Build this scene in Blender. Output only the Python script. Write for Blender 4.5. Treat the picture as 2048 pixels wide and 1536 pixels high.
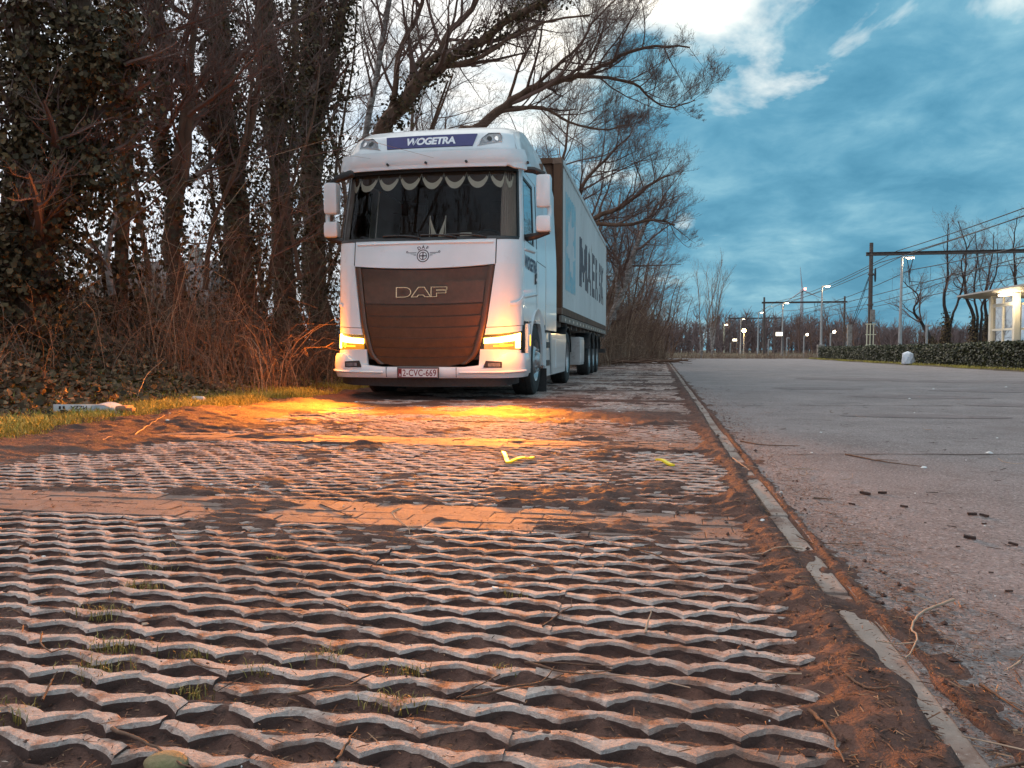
import bpy, bmesh, math, random
import numpy as np
from mathutils import Vector, Matrix

for o in list(bpy.data.objects):
    bpy.data.objects.remove(o)
S = bpy.context.scene
COL = S.collection
R = math.radians
rng = random.Random(7)
nrs = np.random.RandomState(11)

# ------------------------------------------------------------------ camera
FPX, YAW, PITCH, CAM_H = 1600.0, R(10.48), R(2.43), 0.64
cd = bpy.data.cameras.new('camera')
cam = bpy.data.objects.new('camera', cd)
COL.objects.link(cam)
cd.sensor_width = 36.0
cd.lens = FPX / 2048 * 36
cd.clip_start = 0.05
cd.clip_end = 6000
cam.location = (0, 0, CAM_H)
cam.rotation_euler = (R(90) - PITCH, 0, YAW)
S.camera = cam

# ------------------------------------------------------------------ view
S.view_settings.view_transform = 'Standard'
S.view_settings.look = 'None'
S.view_settings.exposure = 0.78
S.view_settings.gamma = 1.0
S.view_settings.use_curve_mapping = False

# ------------------------------------------------------------------ world: dusk sky with a broken cloud sheet
SUN_EL, SUN_ROT = R(14), R(-62)
W = bpy.data.worlds.new('World')
S.world = W
W.use_nodes = True
nt = W.node_tree
nt.nodes.clear()
N = nt.nodes.new
L = nt.links.new


def nmath(op, a, b=None, c=None, clamp=False):
    n = N('ShaderNodeMath')
    n.operation = op
    n.use_clamp = clamp
    for i, v in enumerate((a, b, c)):
        if v is None:
            continue
        if isinstance(v, (int, float)):
            n.inputs[i].default_value = v
        else:
            L(v, n.inputs[i])
    return n.outputs[0]


def nmix(f, a, b):
    n = N('ShaderNodeMix')
    n.data_type = 'RGBA'
    for k, v in ((0, f), (6, a), (7, b)):
        if isinstance(v, (int, float)):
            n.inputs[k].default_value = v
        elif isinstance(v, tuple):
            n.inputs[k].default_value = (*v, 1)
        else:
            L(v, n.inputs[k])
    return n.outputs[2]


def nramp(f, stops):
    n = N('ShaderNodeValToRGB')
    e = n.color_ramp.elements
    while len(e) < len(stops):
        e.new(0.5)
    for i, (p, c) in enumerate(stops):
        e[i].position = p
        e[i].color = (*c, 1) if len(c) == 3 else c
    L(f, n.inputs[0])
    return n.outputs[0]


def nnoise(vec, scale, detail=5, rough=0.55, dist=0.0):
    n = N('ShaderNodeTexNoise')
    n.inputs['Scale'].default_value = scale
    n.inputs['Detail'].default_value = detail
    n.inputs['Roughness'].default_value = rough
    n.inputs['Distortion'].default_value = dist
    L(vec, n.inputs['Vector'])
    return n.outputs['Fac']


tc = N('ShaderNodeTexCoord')
sep = N('ShaderNodeSeparateXYZ')
L(tc.outputs['Generated'], sep.inputs[0])
dx, dy, dz = sep.outputs
el = nmath('MAXIMUM', dz, 0.0)
den = nmath('ADD', el, 0.27)
px_ = nmath('DIVIDE', dx, den)
py_ = nmath('DIVIDE', dy, den)
cmb = N('ShaderNodeCombineXYZ')
L(px_, cmb.inputs[0])
L(py_, cmb.inputs[1])
cvec = cmb.outputs[0]
n1 = nnoise(cvec, 2.3, 7, 0.55, 0.25)
n2 = nnoise(cvec, 0.95, 4, 0.5, 0.2)
n3 = nnoise(cvec, 5.5, 6, 0.6, 0.4)
# how far the direction lies towards the bright western (left) and upper sky
side = nmath('MULTIPLY_ADD', dx, -0.85, 0.08)
hi = nmath('MINIMUM', nmath('MAXIMUM', nmath('MULTIPLY_ADD', el, 3.4, -0.95), -0.14), 0.36)
back = nmath('MULTIPLY', nmath('MAXIMUM', nmath('MULTIPLY_ADD', dy, -1.0, -0.05), 0.0), 0.75)
west = nmath('ADD', nmath('ADD', side, hi), back)
cl = nmath('ADD', nmath('MULTIPLY', n1, 0.62), nmath('MULTIPLY', n2, 0.38))
cl = nmath('ADD', cl, nmath('MULTIPLY', nmath('SUBTRACT', n3, 0.5), 0.34))
base = nramp(cl, [(0.38, (0.050, 0.185, 0.285)), (0.46, (0.075, 0.230, 0.335)), (0.52, (0.110, 0.275, 0.375)), (0.59, (0.170, 0.345, 0.430)), (0.68, (0.31, 0.455, 0.50))])
n4 = nnoise(cvec, 3.4, 6, 0.55, 0.5)
gap = nmath('ADD', nmath('MULTIPLY', nmath('SUBTRACT', n4, 0.5), 3.8), nmath('MULTIPLY', west, 2.3))
gap = nmath('ADD', gap, nmath('MULTIPLY', nmath('SUBTRACT', cl, 0.5), 1.6))
gap = nmath('SMOOTH_MIN', nmath('MAXIMUM', nmath('MULTIPLY_ADD', gap, 1.0, -0.22), 0.0), 1.0, 0.1)
lit = nmix(gap, base, nmix(nmath('MINIMUM', nmath('MULTIPLY', back, 2.4), 1.0), (0.95, 0.90, 0.80), (0.66, 0.79, 0.93)))
# pale lavender haze low in the west
low = nmath('MULTIPLY', nmath('MAXIMUM', nmath('MULTIPLY_ADD', dx, -1.5, -0.10), 0.0), 1.4, clamp=True)
lit = nmix(nmath('MULTIPLY', low, 0.85), lit, (0.62, 0.68, 0.78))
sky = N('ShaderNodeTexSky')
sky.sky_type = 'NISHITA'
sky.sun_disc = False
sky.sun_elevation = SUN_EL
sky.sun_rotation = SUN_ROT
sky.air_density = 1.2
sky.dust_density = 1.0
skyv = N('ShaderNodeMix')
skyv.data_type = 'RGBA'
skyv.blend_type = 'MULTIPLY'
skyv.inputs[0].default_value = 1
L(sky.outputs[0], skyv.inputs[6])
skyv.inputs[7].default_value = (0.05, 0.05, 0.05, 1)
tot = nmix(0.90, skyv.outputs[2], lit)
bg = N('ShaderNodeBackground')
bg.inputs[1].default_value = 1.0
L(tot, bg.inputs[0])
out = N('ShaderNodeOutputWorld')
L(bg.outputs[0], out.inputs[0])

# ------------------------------------------------------------------ sun: low, veiled by cloud
sd = bpy.data.lights.new('sun', 'SUN')
sd.energy = 0.8
sd.angle = R(28)
sd.color = (1.0, 0.80, 0.66)
sun = bpy.data.objects.new('sun', sd)
COL.objects.link(sun)
# the veiled glow stands high to the left, beyond the trees
sun.rotation_euler = (R(50), 0, R(-128))


# ================================================================== helpers
fwh = Vector((-math.sin(YAW), math.cos(YAW), 0))
rtv = Vector((math.cos(YAW), math.sin(YAW), 0))
fwv = fwh * math.cos(PITCH) - Vector((0, 0, math.sin(PITCH)))
upv = fwh * math.sin(PITCH) + Vector((0, 0, math.cos(PITCH)))
CAM = Vector((0, 0, CAM_H))


def ray(px, py):
    return fwv + rtv * ((px - 1024) / FPX) - upv * ((py - 768) / FPX)


def at_y(px, py, Y):
    r = ray(px, py)
    return CAM + r * (Y / r.y)


def gnd(px, py, z=0.0):
    r = ray(px, py)
    return CAM + r * ((z - CAM_H) / r.z)


def tag(o, label=None, cat=None, group=None, kind=None):
    if label:
        o['label'] = label
    if cat:
        o['category'] = cat
    if group:
        o['group'] = group
    if kind:
        o['kind'] = kind
    return o


def thing(name, label, cat, loc=(0, 0, 0), rz=0.0, group=None):
    o = bpy.data.objects.new(name, None)
    o.empty_display_size = 0.2
    COL.objects.link(o)
    o.location = loc
    o.rotation_euler = (0, 0, rz)
    return tag(o, label, cat, group)


def link(name, me, parent=None, loc=None):
    o = bpy.data.objects.new(name, me)
    COL.objects.link(o)
    if parent is not None:
        o.parent = parent
    if loc is not None:
        o.location = loc
    return o


def copy_tree(o, parent=None):
    c = o.copy()
    COL.objects.link(c)
    c.parent = parent
    for ch in o.children:
        copy_tree(ch, c)
    return c


def npmesh(name, V, faces, mats, smooth=False, midx=None):
    """V (n,3); faces: list of (m,k) int arrays."""
    me = bpy.data.meshes.new(name)
    V = np.asarray(V, dtype=np.float32)
    me.vertices.add(len(V))
    me.vertices.foreach_set('co', V.ravel())
    tot = sum(f.size for f in faces)
    npoly = sum(len(f) for f in faces)
    me.loops.add(tot)
    me.polygons.add(npoly)
    me.loops.foreach_set('vertex_index', np.concatenate([f.ravel() for f in faces]).astype(np.int32))
    lt = np.concatenate([np.full(len(f), f.shape[1]) for f in faces]).astype(np.int32)
    ls = np.concatenate([[0], np.cumsum(lt)[:-1]]).astype(np.int32)
    me.polygons.foreach_set('loop_start', ls)
    me.polygons.foreach_set('loop_total', lt)
    if midx is not None:
        me.polygons.foreach_set('material_index', np.asarray(midx, dtype=np.int32))
    me.polygons.foreach_set('use_smooth', np.full(npoly, bool(smooth)))
    for m in (mats if isinstance(mats, (list, tuple)) else [mats]):
        me.materials.append(m)
    me.update(calc_edges=True)
    return me


class MB:
    """collects simple shapes into one mesh"""

    def __init__(self):
        self.v, self.f, self.m = [], [], []

    def add(self, vs, fs, mi=0):
        b = len(self.v)
        self.v += [tuple(p) for p in vs]
        self.f += [tuple(i + b for i in f) for f in fs]
        self.m += [mi] * len(fs)
        return self

    def box(self, c, s, rot=None, mi=0, bev=0.0):
        cx, cy, cz = c
        hx, hy, hz = s[0] / 2, s[1] / 2, s[2] / 2
        b = min(bev, hx * .9, hy * .9, hz * .9)
        if b <= 0:
            vs = [Vector((x * hx, y * hy, z * hz)) for x in (-1, 1) for y in (-1, 1) for z in (-1, 1)]
            fs = [(0, 1, 3, 2), (4, 6, 7, 5), (0, 4, 5, 1), (2, 3, 7, 6), (0, 2, 6, 4), (1, 5, 7, 3)]
        else:
            bm = bmesh.new()
            bmesh.ops.create_cube(bm, size=1)
            for v in bm.verts:
                v.co = Vector((v.co.x * 2 * hx, v.co.y * 2 * hy, v.co.z * 2 * hz))
            bmesh.ops.bevel(bm, geom=bm.edges[:], offset=b, segments=2, affect='EDGES', profile=0.6)
            bm.verts.index_update()
            vs = [v.co.copy() for v in bm.verts]
            fs = [tuple(v.index for v in f.verts) for f in bm.faces]
            bm.free()
        M = rot if rot is not None else Matrix.Identity(3)
        self.add([M @ v + Vector(c) for v in vs], fs, mi)
        return self

    def tube(self, pts, rad, k=8, mi=0, cap=True):
        pts = [Vector(p) for p in pts]
        if not isinstance(rad, (list, tuple)):
            rad = [rad] * len(pts)
        vs, fs = [], []
        for i, p in enumerate(pts):
            t = (pts[min(i + 1, len(pts) - 1)] - pts[max(i - 1, 0)]).normalized()
            a = Vector((0, 0, 1)) if abs(t.z) < .9 else Vector((1, 0, 0))
            u = t.cross(a).normalized()
            w = t.cross(u)
            for j in range(k):
                an = 2 * math.pi * j / k
                vs.append(p + (u * math.cos(an) + w * math.sin(an)) * rad[i])
        for i in range(len(pts) - 1):
            for j in range(k):
                a, b = i * k + j, i * k + (j + 1) % k
                fs.append((a, b, b + k, a + k))
        if cap:
            fs.append(tuple(range(k))[::-1])
            fs.append(tuple((len(pts) - 1) * k + j for j in range(k)))
        return self.add(vs, fs, mi)

    def lathe(self, prof, axis='x', c=(0, 0, 0), k=32, mi=0):
        """prof: list of (along axis, radius)"""
        vs, fs = [], []
        n = len(prof)
        for j in range(k):
            an = 2 * math.pi * j / k
            for a, r in prof:
                p = (a, r * math.cos(an), r * math.sin(an))
                if axis == 'y':
                    p = (p[1], p[0], p[2])
                elif axis == 'z':
                    p = (p[1], p[2], p[0])
                vs.append((p[0] + c[0], p[1] + c[1], p[2] + c[2]))
        for j in range(k):
            for i in range(n - 1):
                a, b = j * n + i, ((j + 1) % k) * n + i
                fs.append((a, b, b + 1, a + 1))
        return self.add(vs, fs, mi)

    def prism(self, poly, d, mi=0):
        """poly: list of 3D points (planar); d: extrusion vector"""
        n = len(poly)
        d = Vector(d)
        vs = [Vector(p) for p in poly] + [Vector(p) + d for p in poly]
        fs = [tuple(range(n))[::-1], tuple(range(n, 2 * n))]
        for i in range(n):
            j = (i + 1) % n
            fs.append((i, j, j + n, i + n))
        return self.add(vs, fs, mi)

    def build(self, name, mats, parent=None, smooth=False, loc=None, fixn=True):
        me = bpy.data.meshes.new(name)
        me.from_pydata(self.v, [], self.f)
        for m in (mats if isinstance(mats, (list, tuple)) else [mats]):
            me.materials.append(m)
        me.polygons.foreach_set('material_index', self.m)
        if fixn:
            bm = bmesh.new()
            bm.from_mesh(me)
            bmesh.ops.recalc_face_normals(bm, faces=bm.faces[:])
            bm.to_mesh(me)
            bm.free()
        if smooth:
            me.polygons.foreach_set('use_smooth', [True] * len(me.polygons))
            try:
                me.set_sharp_from_angle(angle=R(38))
            except Exception:
                pass
        me.update()
        return link(name, me, parent, loc)


def tubes(polys, k=3):
    """vectorised thin tubes: polys = list of (pts, radii); returns V, [faces]"""
    groups = {}
    for p, r in polys:
        groups.setdefault(len(p), []).append((p, r))
    Vs, Fs, base = [], [], 0
    for n, g in groups.items():
        P = np.array([[tuple(q) for q in a[0]] for a in g], dtype=np.float64)
        Rr = np.array([a[1] for a in g], dtype=np.float64)
        m = len(g)
        T = np.gradient(P, axis=1) if n > 2 else np.repeat(P[:, 1:2] - P[:, 0:1], 2, axis=1)
        T /= np.linalg.norm(T, axis=2, keepdims=True) + 1e-9
        a = np.array([0.31, 0.53, 0.79])
        U = np.cross(T, a)
        U /= np.linalg.norm(U, axis=2, keepdims=True) + 1e-9
        Wv = np.cross(T, U)
        ang = np.arange(k) * 2 * np.pi / k
        V = P[:, :, None, :] + Rr[:, :, None, None] * (U[:, :, None, :] * np.cos(ang)[None, None, :, None] + Wv[:, :, None, :] * np.sin(ang)[None, None, :, None])
        idx = base + np.arange(m * n * k).reshape(m, n, k)
        A = idx[:, :-1, :]
        B = idx[:, 1:, :]
        F = np.stack([A, np.roll(A, -1, axis=2), np.roll(B, -1, axis=2), B], axis=-1).reshape(-1, 4)
        Vs.append(V.reshape(-1, 3))
        Fs.append(F)
        base += m * n * k
    return np.concatenate(Vs), [np.concatenate(Fs)]


def vnoise(x, y, seed=0):
    """cheap smooth 2D value noise in 0..1 (numpy arrays)"""
    xi, yi = np.floor(x).astype(np.int64), np.floor(y).astype(np.int64)
    xf, yf = x - xi, y - yi
    u, v = xf * xf * (3 - 2 * xf), yf * yf * (3 - 2 * yf)

    def h(i, j):
        n = (i * 374761393 + j * 668265263 + seed * 1442695041) & 0x7fffffff
        n = ((n ^ (n >> 13)) * 1274126177) & 0x7fffffff
        return ((n ^ (n >> 16)) & 0xffff) / 65535.0
    a, b, c, d = h(xi, yi), h(xi + 1, yi), h(xi, yi + 1), h(xi + 1, yi + 1)
    return (a * (1 - u) + b * u) * (1 - v) + (c * (1 - u) + d * u) * v


def fbm(x, y, seed=0, o=4):
    s, a, t = 0, 0.5, 0
    for i in range(o):
        s = s + a * vnoise(x * 2 ** i, y * 2 ** i, seed + i * 17)
        t += a
        a *= .5
    return s / t


def sstep(a, b, x):
    t = np.clip((x - a) / (b - a), 0, 1)
    return t * t * (3 - 2 * t)


# ------------------------------------------------------------------ materials
def mk(name, stops=None, col=None, scale=5.0, detail=5, rough=0.6, metal=0.0, bump=0.0, bscale=None, coord='obj',
       coat=0.0, emit=None, estr=0.0, second=None, spec=0.5, stretch=None, rvar=0.0, leaf=False):
    m = bpy.data.materials.new(name)
    m.use_nodes = True
    t = m.node_tree
    b = t.nodes['Principled BSDF']
    b.inputs['Roughness'].default_value = rough
    b.inputs['Metallic'].default_value = metal
    b.inputs['Specular IOR Level'].default_value = spec
    b.inputs['Coat Weight'].default_value = coat
    b.inputs['Coat Roughness'].default_value = 0.06
    if col:
        b.inputs['Base Color'].default_value = (*col, 1)
    if emit:
        b.inputs['Emission Color'].default_value = (*emit, 1)
        b.inputs['Emission Strength'].default_value = estr
    if coord == 'world':
        src = t.nodes.new('ShaderNodeNewGeometry').outputs['Position']
    else:
        src = t.nodes.new('ShaderNodeTexCoord').outputs['Object']
    if stretch:
        mp = t.nodes.new('ShaderNodeMapping')
        mp.inputs['Scale'].default_value = stretch
        t.links.new(src, mp.inputs[0])
        src = mp.outputs[0]

    def noise(sc, d, rgh=0.6):
        n = t.nodes.new('ShaderNodeTexNoise')
        n.inputs['Scale'].default_value = sc
        n.inputs['Detail'].default_value = d
        n.inputs['Roughness'].default_value = rgh
        t.links.new(src, n.inputs['Vector'])
        return n.outputs['Fac']

    def ramp(f, st):
        n = t.nodes.new('ShaderNodeValToRGB')
        e = n.color_ramp.elements
        while len(e) < len(st):
            e.new(.5)
        for i, (p, c) in enumerate(st):
            e[i].position = p
            e[i].color = (*c, 1)
        t.links.new(f, n.inputs[0])
        return n.outputs[0]
    f = None
    if stops:
        if leaf:                                   # one tone per leaf / twig
            f = t.nodes.new('ShaderNodeNewGeometry').outputs['Random Per Island']
        else:
            f = noise(scale, detail)
        c = ramp(f, stops)
        if second:                                  # (scale, lo, hi, colour): an overlay of wear or dirt
            for (s2, lo, hi, c2) in (second if isinstance(second, list) else [second]):
                g = ramp(noise(s2, 6, .65), [(lo, (0, 0, 0)), (hi, (1, 1, 1))])
                mx = t.nodes.new('ShaderNodeMix')
                mx.data_type = 'RGBA'
                t.links.new(g, mx.inputs[0])
                t.links.new(c, mx.inputs[6])
                mx.inputs[7].default_value = (*c2, 1)
                c = mx.outputs[2]
        t.links.new(c, b.inputs['Base Color'])
    if rvar:
        mr = t.nodes.new('ShaderNodeMapRange')
        mr.inputs['To Min'].default_value = rough - rvar
        mr.inputs['To Max'].default_value = rough + rvar
        t.links.new(noise(scale * 2.3, 4), mr.inputs[0])
        t.links.new(mr.outputs[0], b.inputs['Roughness'])
    if bump:
        bp = t.nodes.new('ShaderNodeBump')
        bp.inputs['Strength'].default_value = bump
        bp.inputs['Distance'].default_value = 0.02
        t.links.new(noise(bscale or scale * 3, 6, .65), bp.inputs['Height'])
        t.links.new(bp.outputs[0], b.inputs['Normal'])
    return m


WHITE = mk('white_truck_paint', [(0.3, (0.74, 0.75, 0.75)), (0.7, (0.80, 0.80, 0.80))], scale=2.5, rough=0.28, coat=0.5,
           second=(7.0, 0.62, 0.86, (0.60, 0.57, 0.53)))
BLACK = mk('black_plastic', [(0.3, (0.018, 0.017, 0.016)), (0.7, (0.035, 0.032, 0.03))], scale=30, rough=0.5, bump=0.05)
GRILLE = mk('grille_plastic', [(0.3, (0.075, 0.034, 0.016)), (0.7, (0.115, 0.052, 0.026))], scale=12, rough=0.38)  # black grille plastic; the amber lamp glare is put into this brown
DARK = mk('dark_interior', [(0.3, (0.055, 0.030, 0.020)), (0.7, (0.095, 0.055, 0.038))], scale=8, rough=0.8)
RUBBER = mk('tyre_rubber', [(0.3, (0.022, 0.020, 0.019)), (0.7, (0.050, 0.044, 0.040))], scale=18, rough=0.85, bump=0.15)
STEEL = mk('rim_steel', [(0.3, (0.42, 0.42, 0.42)), (0.7, (0.58, 0.58, 0.58))], scale=14, rough=0.38, metal=0.75, second=(9, .55, .8, (.22, .17, .13)))
FRAME = mk('chassis_paint', [(0.3, (0.030, 0.028, 0.027)), (0.7, (0.060, 0.052, 0.046))], scale=6, rough=0.65, second=(5, .55, .8, (.13, .07, .04)))
NAVY = mk('navy_print', col=(0.016, 0.020, 0.075), rough=0.45)
SIGNBLUE = mk('blue_sign_panel', [(0.3, (0.018, 0.02, 0.12)), (0.7, (0.03, 0.03, 0.16))], scale=4, rough=0.35)
SIGNWHITE = mk('white_print', col=(0.80, 0.80, 0.82), rough=0.4)
INK = mk('dark_ink', col=(0.03, 0.015, 0.025), rough=0.5)
PLATE = mk('plate_white', [(0.3, (0.72, 0.72, 0.70)), (0.7, (0.78, 0.78, 0.76))], scale=9, rough=0.4)
PLATERED = mk('plate_red_print', col=(0.22, 0.012, 0.016), rough=0.45)
CHROME = mk('chrome_trim', col=(0.75, 0.72, 0.70), rough=0.18, metal=1.0)
BADGE = mk('amber_tinted_badge_rim', col=(0.80, 0.52, 0.30), rough=0.25, metal=1.0)  # chrome rim; the warm light it reflects is put into the metal colour
AMBER = mk('amber_led', col=(0.9, 0.5, 0.1), emit=(1.0, 0.52, 0.09), estr=14.0)
AMBERDIM = mk('amber_led_dim', col=(0.9, 0.45, 0.05), emit=(1.0, 0.42, 0.02), estr=1.6)
LENS = mk('smoked_lens', [(0.3, (0.05, 0.04, 0.03)), (0.7, (0.16, 0.12, 0.08))], scale=22, rough=0.08, coat=1.0, emit=(1.0, .33, .01), estr=.45)
CLEARLENS = mk('clear_lamp_lens', [(0.3, (0.10, 0.10, 0.11)), (0.55, (0.22, 0.22, 0.23)), (0.75, (0.5, 0.5, 0.5))], scale=16, rough=0.1, coat=1.0)
CURTAIN = mk('grey_curtain', [(0.3, (0.50, 0.43, 0.40)), (0.7, (0.62, 0.55, 0.51))], scale=6, rough=0.9, stretch=(14, 14, 0.6))
FABRIC = mk('cream_fabric', [(0.3, (0.70, 0.68, 0.60)), (0.7, (0.80, 0.78, 0.70))], scale=14, rough=0.9)


def glass_mat(name, tint, refl=0.12, rough=0.02):
    m = bpy.data.materials.new(name)
    m.use_nodes = True
    t = m.node_tree
    t.nodes.clear()
    o = t.nodes.new('ShaderNodeOutputMaterial')
    tr = t.nodes.new('ShaderNodeBsdfTransparent')
    tr.inputs[0].default_value = (*tint, 1)
    gl = t.nodes.new('ShaderNodeBsdfGlossy')
    gl.inputs['Color'].default_value = (0.95, 0.95, 0.95, 1)
    gl.inputs['Roughness'].default_value = rough
    fr = t.nodes.new('ShaderNodeFresnel')
    fr.inputs[0].default_value = 1.5
    mr = t.nodes.new('ShaderNodeMapRange')
    mr.inputs['From Max'].default_value = 1.0
    mr.inputs['To Min'].default_value = refl
    mr.inputs['To Max'].default_value = 1.0
    t.links.new(fr.outputs[0], mr.inputs[0])
    mx = t.nodes.new('ShaderNodeMixShader')
    t.links.new(mr.outputs[0], mx.inputs[0])
    t.links.new(tr.outputs[0], mx.inputs[1])
    t.links.new(gl.outputs[0], mx.inputs[2])
    t.links.new(mx.outputs[0], o.inputs[0])
    return m


GLASS = glass_mat('windscreen_glass', (0.82, 0.75, 0.68), -0.028)
SIDEGLASS = glass_mat('side_glass', (0.35, 0.35, 0.36), 0.42)
# ================================================================== GROUND
SOILC = [(0.28, (0.040, 0.018, 0.013)), (0.5, (0.078, 0.035, 0.025)), (0.72, (0.135, 0.062, 0.042))]
M_SOIL = mk('damp_soil', SOILC, scale=9, detail=8, rough=0.85, bump=0.7, bscale=60, coord='world',
            second=[(3.2, .52, .72, (0.125, 0.062, 0.046)), (55, .60, .73, (0.20, 0.105, 0.072)), (24, .56, .70, (0.030, 0.016, 0.013))])
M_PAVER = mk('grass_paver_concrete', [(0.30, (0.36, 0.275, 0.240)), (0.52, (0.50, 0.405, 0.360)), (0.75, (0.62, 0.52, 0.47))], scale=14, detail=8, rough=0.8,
             bump=0.7, bscale=150, coord='world',
             second=[(130, .55, .68, (0.66, 0.58, 0.53)), (95, .60, .72, (0.20, 0.135, 0.11)), (9.0, .50, .64, (0.20, 0.095, 0.060)), (1.1, .47, .66, (0.22, 0.125, 0.092)), (26, .60, .74, (0.14, 0.070, 0.048))])
M_PSIDE = mk('dark_concrete_side', [(0.3, (0.058, 0.030, 0.023)), (0.7, (0.110, 0.060, 0.047))], scale=18, detail=7, rough=0.9, bump=0.4, bscale=120, coord='world')  # side faces of the stones, a much darker brown than their tops
M_BRICK = mk('concrete_brick', [(0.30, (0.125, 0.082, 0.067)), (0.55, (0.185, 0.127, 0.106)), (0.75, (0.24, 0.172, 0.148))], scale=7, detail=8, rough=0.8, bump=0.3,
             bscale=140, coord='world', second=[(4.0, .52, .68, (0.15, 0.075, 0.05)), (90, .58, .72, (0.34, 0.25, 0.215)), (14, .54, .68, (0.075, 0.042, 0.032))])
M_KERB = mk('kerb_concrete', [(0.3, (0.23, 0.185, 0.158)), (0.7, (0.35, 0.29, 0.255))], scale=8, detail=8, rough=0.8, bump=0.3, bscale=120, coord='world',
            second=[(4.0, .48, .62, (0.15, 0.085, 0.062)), (100, .62, .75, (0.6, 0.56, 0.52))])
M_ASPH = mk('worn_asphalt', [(0.30, (0.175, 0.150, 0.147)), (0.5, (0.24, 0.208, 0.203)), (0.72, (0.31, 0.27, 0.265))], scale=1.3, detail=10, rough=0.85,
            bump=0.9, bscale=110, coord='world',
            second=[(75, .52, .66, (0.46, 0.42, 0.41)), (110, .53, .66, (0.055, 0.045, 0.044)), (7, .55, .75, (0.16, 0.125, 0.115)), (0.45, .55, .72, (0.19, 0.155, 0.15))])
M_EARTH = mk('bare_ground', [(0.3, (0.055, 0.040, 0.022)), (0.7, (0.12, 0.088, 0.045))], scale=1.1, detail=8, rough=0.95, bump=0.5, bscale=20, coord='world',
             second=(0.35, .5, .7, (0.10, 0.10, 0.035)))
M_VERGE = mk('verge_soil', [(0.3, (0.045, 0.030, 0.015)), (0.7, (0.11, 0.072, 0.032))], scale=5, detail=8, rough=0.95, bump=0.7, bscale=40, coord='world',
             second=(2.2, .5, .65, (0.085, 0.085, 0.022)))

LAM, PITCHY = 0.15, 0.085
XL, XR = -4.44, 0.36           # paved strip
KX0, KX1 = 0.422, 0.486        # flush kerb
BAND0, BAY = 2.78, 2.45        # brick band rhythm

# one sheet to the horizon
MB().add([(-2500, -400, -0.09), (2500, -400, -0.09), (2500, 4000, -0.09), (-2500, 4000, -0.09)], [(0, 1, 2, 3)]).build('ground', M_EARTH)['kind'] = 'structure'

# asphalt lot, a gently uneven sheet
xs = np.concatenate([np.linspace(0.50, 3, 40), np.linspace(3.1, 10.35, 40)])
ys = np.concatenate([np.linspace(-1.5, 12, 120), np.linspace(12.5, 62, 90)])
gx, gy = np.meshgrid(xs, ys)
gz = 0.004 + 0.022 * (fbm(gx * .5, gy * .35, 5, 3) - .5) * sstep(0.50, 1.2, gx)
ix = np.arange(gx.size).reshape(gx.shape)
Fq = np.stack([ix[:-1, :-1], ix[:-1, 1:], ix[1:, 1:], ix[1:, :-1]], -1).reshape(-1, 4)
asphalt = link('asphalt_lot', npmesh('asphalt_lot', np.stack([gx, gy, gz], -1).reshape(-1, 3), [Fq], M_ASPH, True))
asphalt['kind'] = 'structure'


def asph_z(x, y):
    return float(0.004 + 0.022 * (fbm(np.array([x * .5]), np.array([y * .35]), 5, 3)[0] - .5) * sstep(0.50, 1.2, np.array([x]))[0])


# worn crack / day joint and darker repair patches, thin sheets that follow the asphalt
M_PATCH = mk('asphalt_repair', [(0.3, (0.14, 0.115, 0.112)), (0.7, (0.22, 0.187, 0.182))], scale=3, detail=9, rough=0.9, bump=0.5, bscale=150, coord='world',
             second=(120, .58, .70, (0.26, 0.235, 0.23)))
M_CRACK = mk('crack_dirt', [(0.3, (0.035, 0.022, 0.018)), (0.7, (0.08, 0.050, 0.038))], scale=20, rough=0.95, coord='world')
M_WORN = mk('worn_line_paint', [(0.35, (0.24, 0.22, 0.215)), (0.65, (0.42, 0.40, 0.39))], scale=9, detail=9, rough=0.8, coord='world')


def ribbon(name, pts, wid, m, dz=0.004, jag=0.3):
    V, F = [], []
    for i, (x, y) in enumerate(pts):
        a = Vector(pts[max(i - 1, 0)])
        b = Vector(pts[min(i + 1, len(pts) - 1)])
        t = (b - a).normalized()
        n = Vector((-t.y, t.x))
        w0 = wid * (1 + rng.uniform(-jag, jag)) / 2
        for s in (-1, 1):
            q = Vector((x, y)) + n * w0 * s
            V.append((q.x, q.y, asph_z(q.x, q.y) + dz))
    for i in range(len(pts) - 1):
        F.append((2 * i, 2 * i + 1, 2 * i + 3, 2 * i + 2))
    return MB().add(V, F).build(name, m, asphalt)


def wobble(x0, y0, x1, y1, n, a):
    return [(x0 + (x1 - x0) * i / n + rng.uniform(-a, a), y0 + (y1 - y0) * i / n + rng.uniform(-a, a)) for i in range(n + 1)]


ribbon('crack', wobble(0.72, 5.05, 5.2, 5.95, 40, 0.012), 0.016, M_CRACK, jag=.8)
ribbon('crack', wobble(0.9, 9.4, 3.3, 9.9, 30, 0.02), 0.02, M_CRACK, jag=.8)
ribbon('crack', wobble(1.5, 3.2, 4.5, 2.7, 30, 0.014), 0.005, M_CRACK, jag=.9)
ribbon('crack', wobble(4.6, 14.6, 10.2, 15.4, 30, 0.02), 0.03, M_CRACK, jag=.8)


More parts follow.
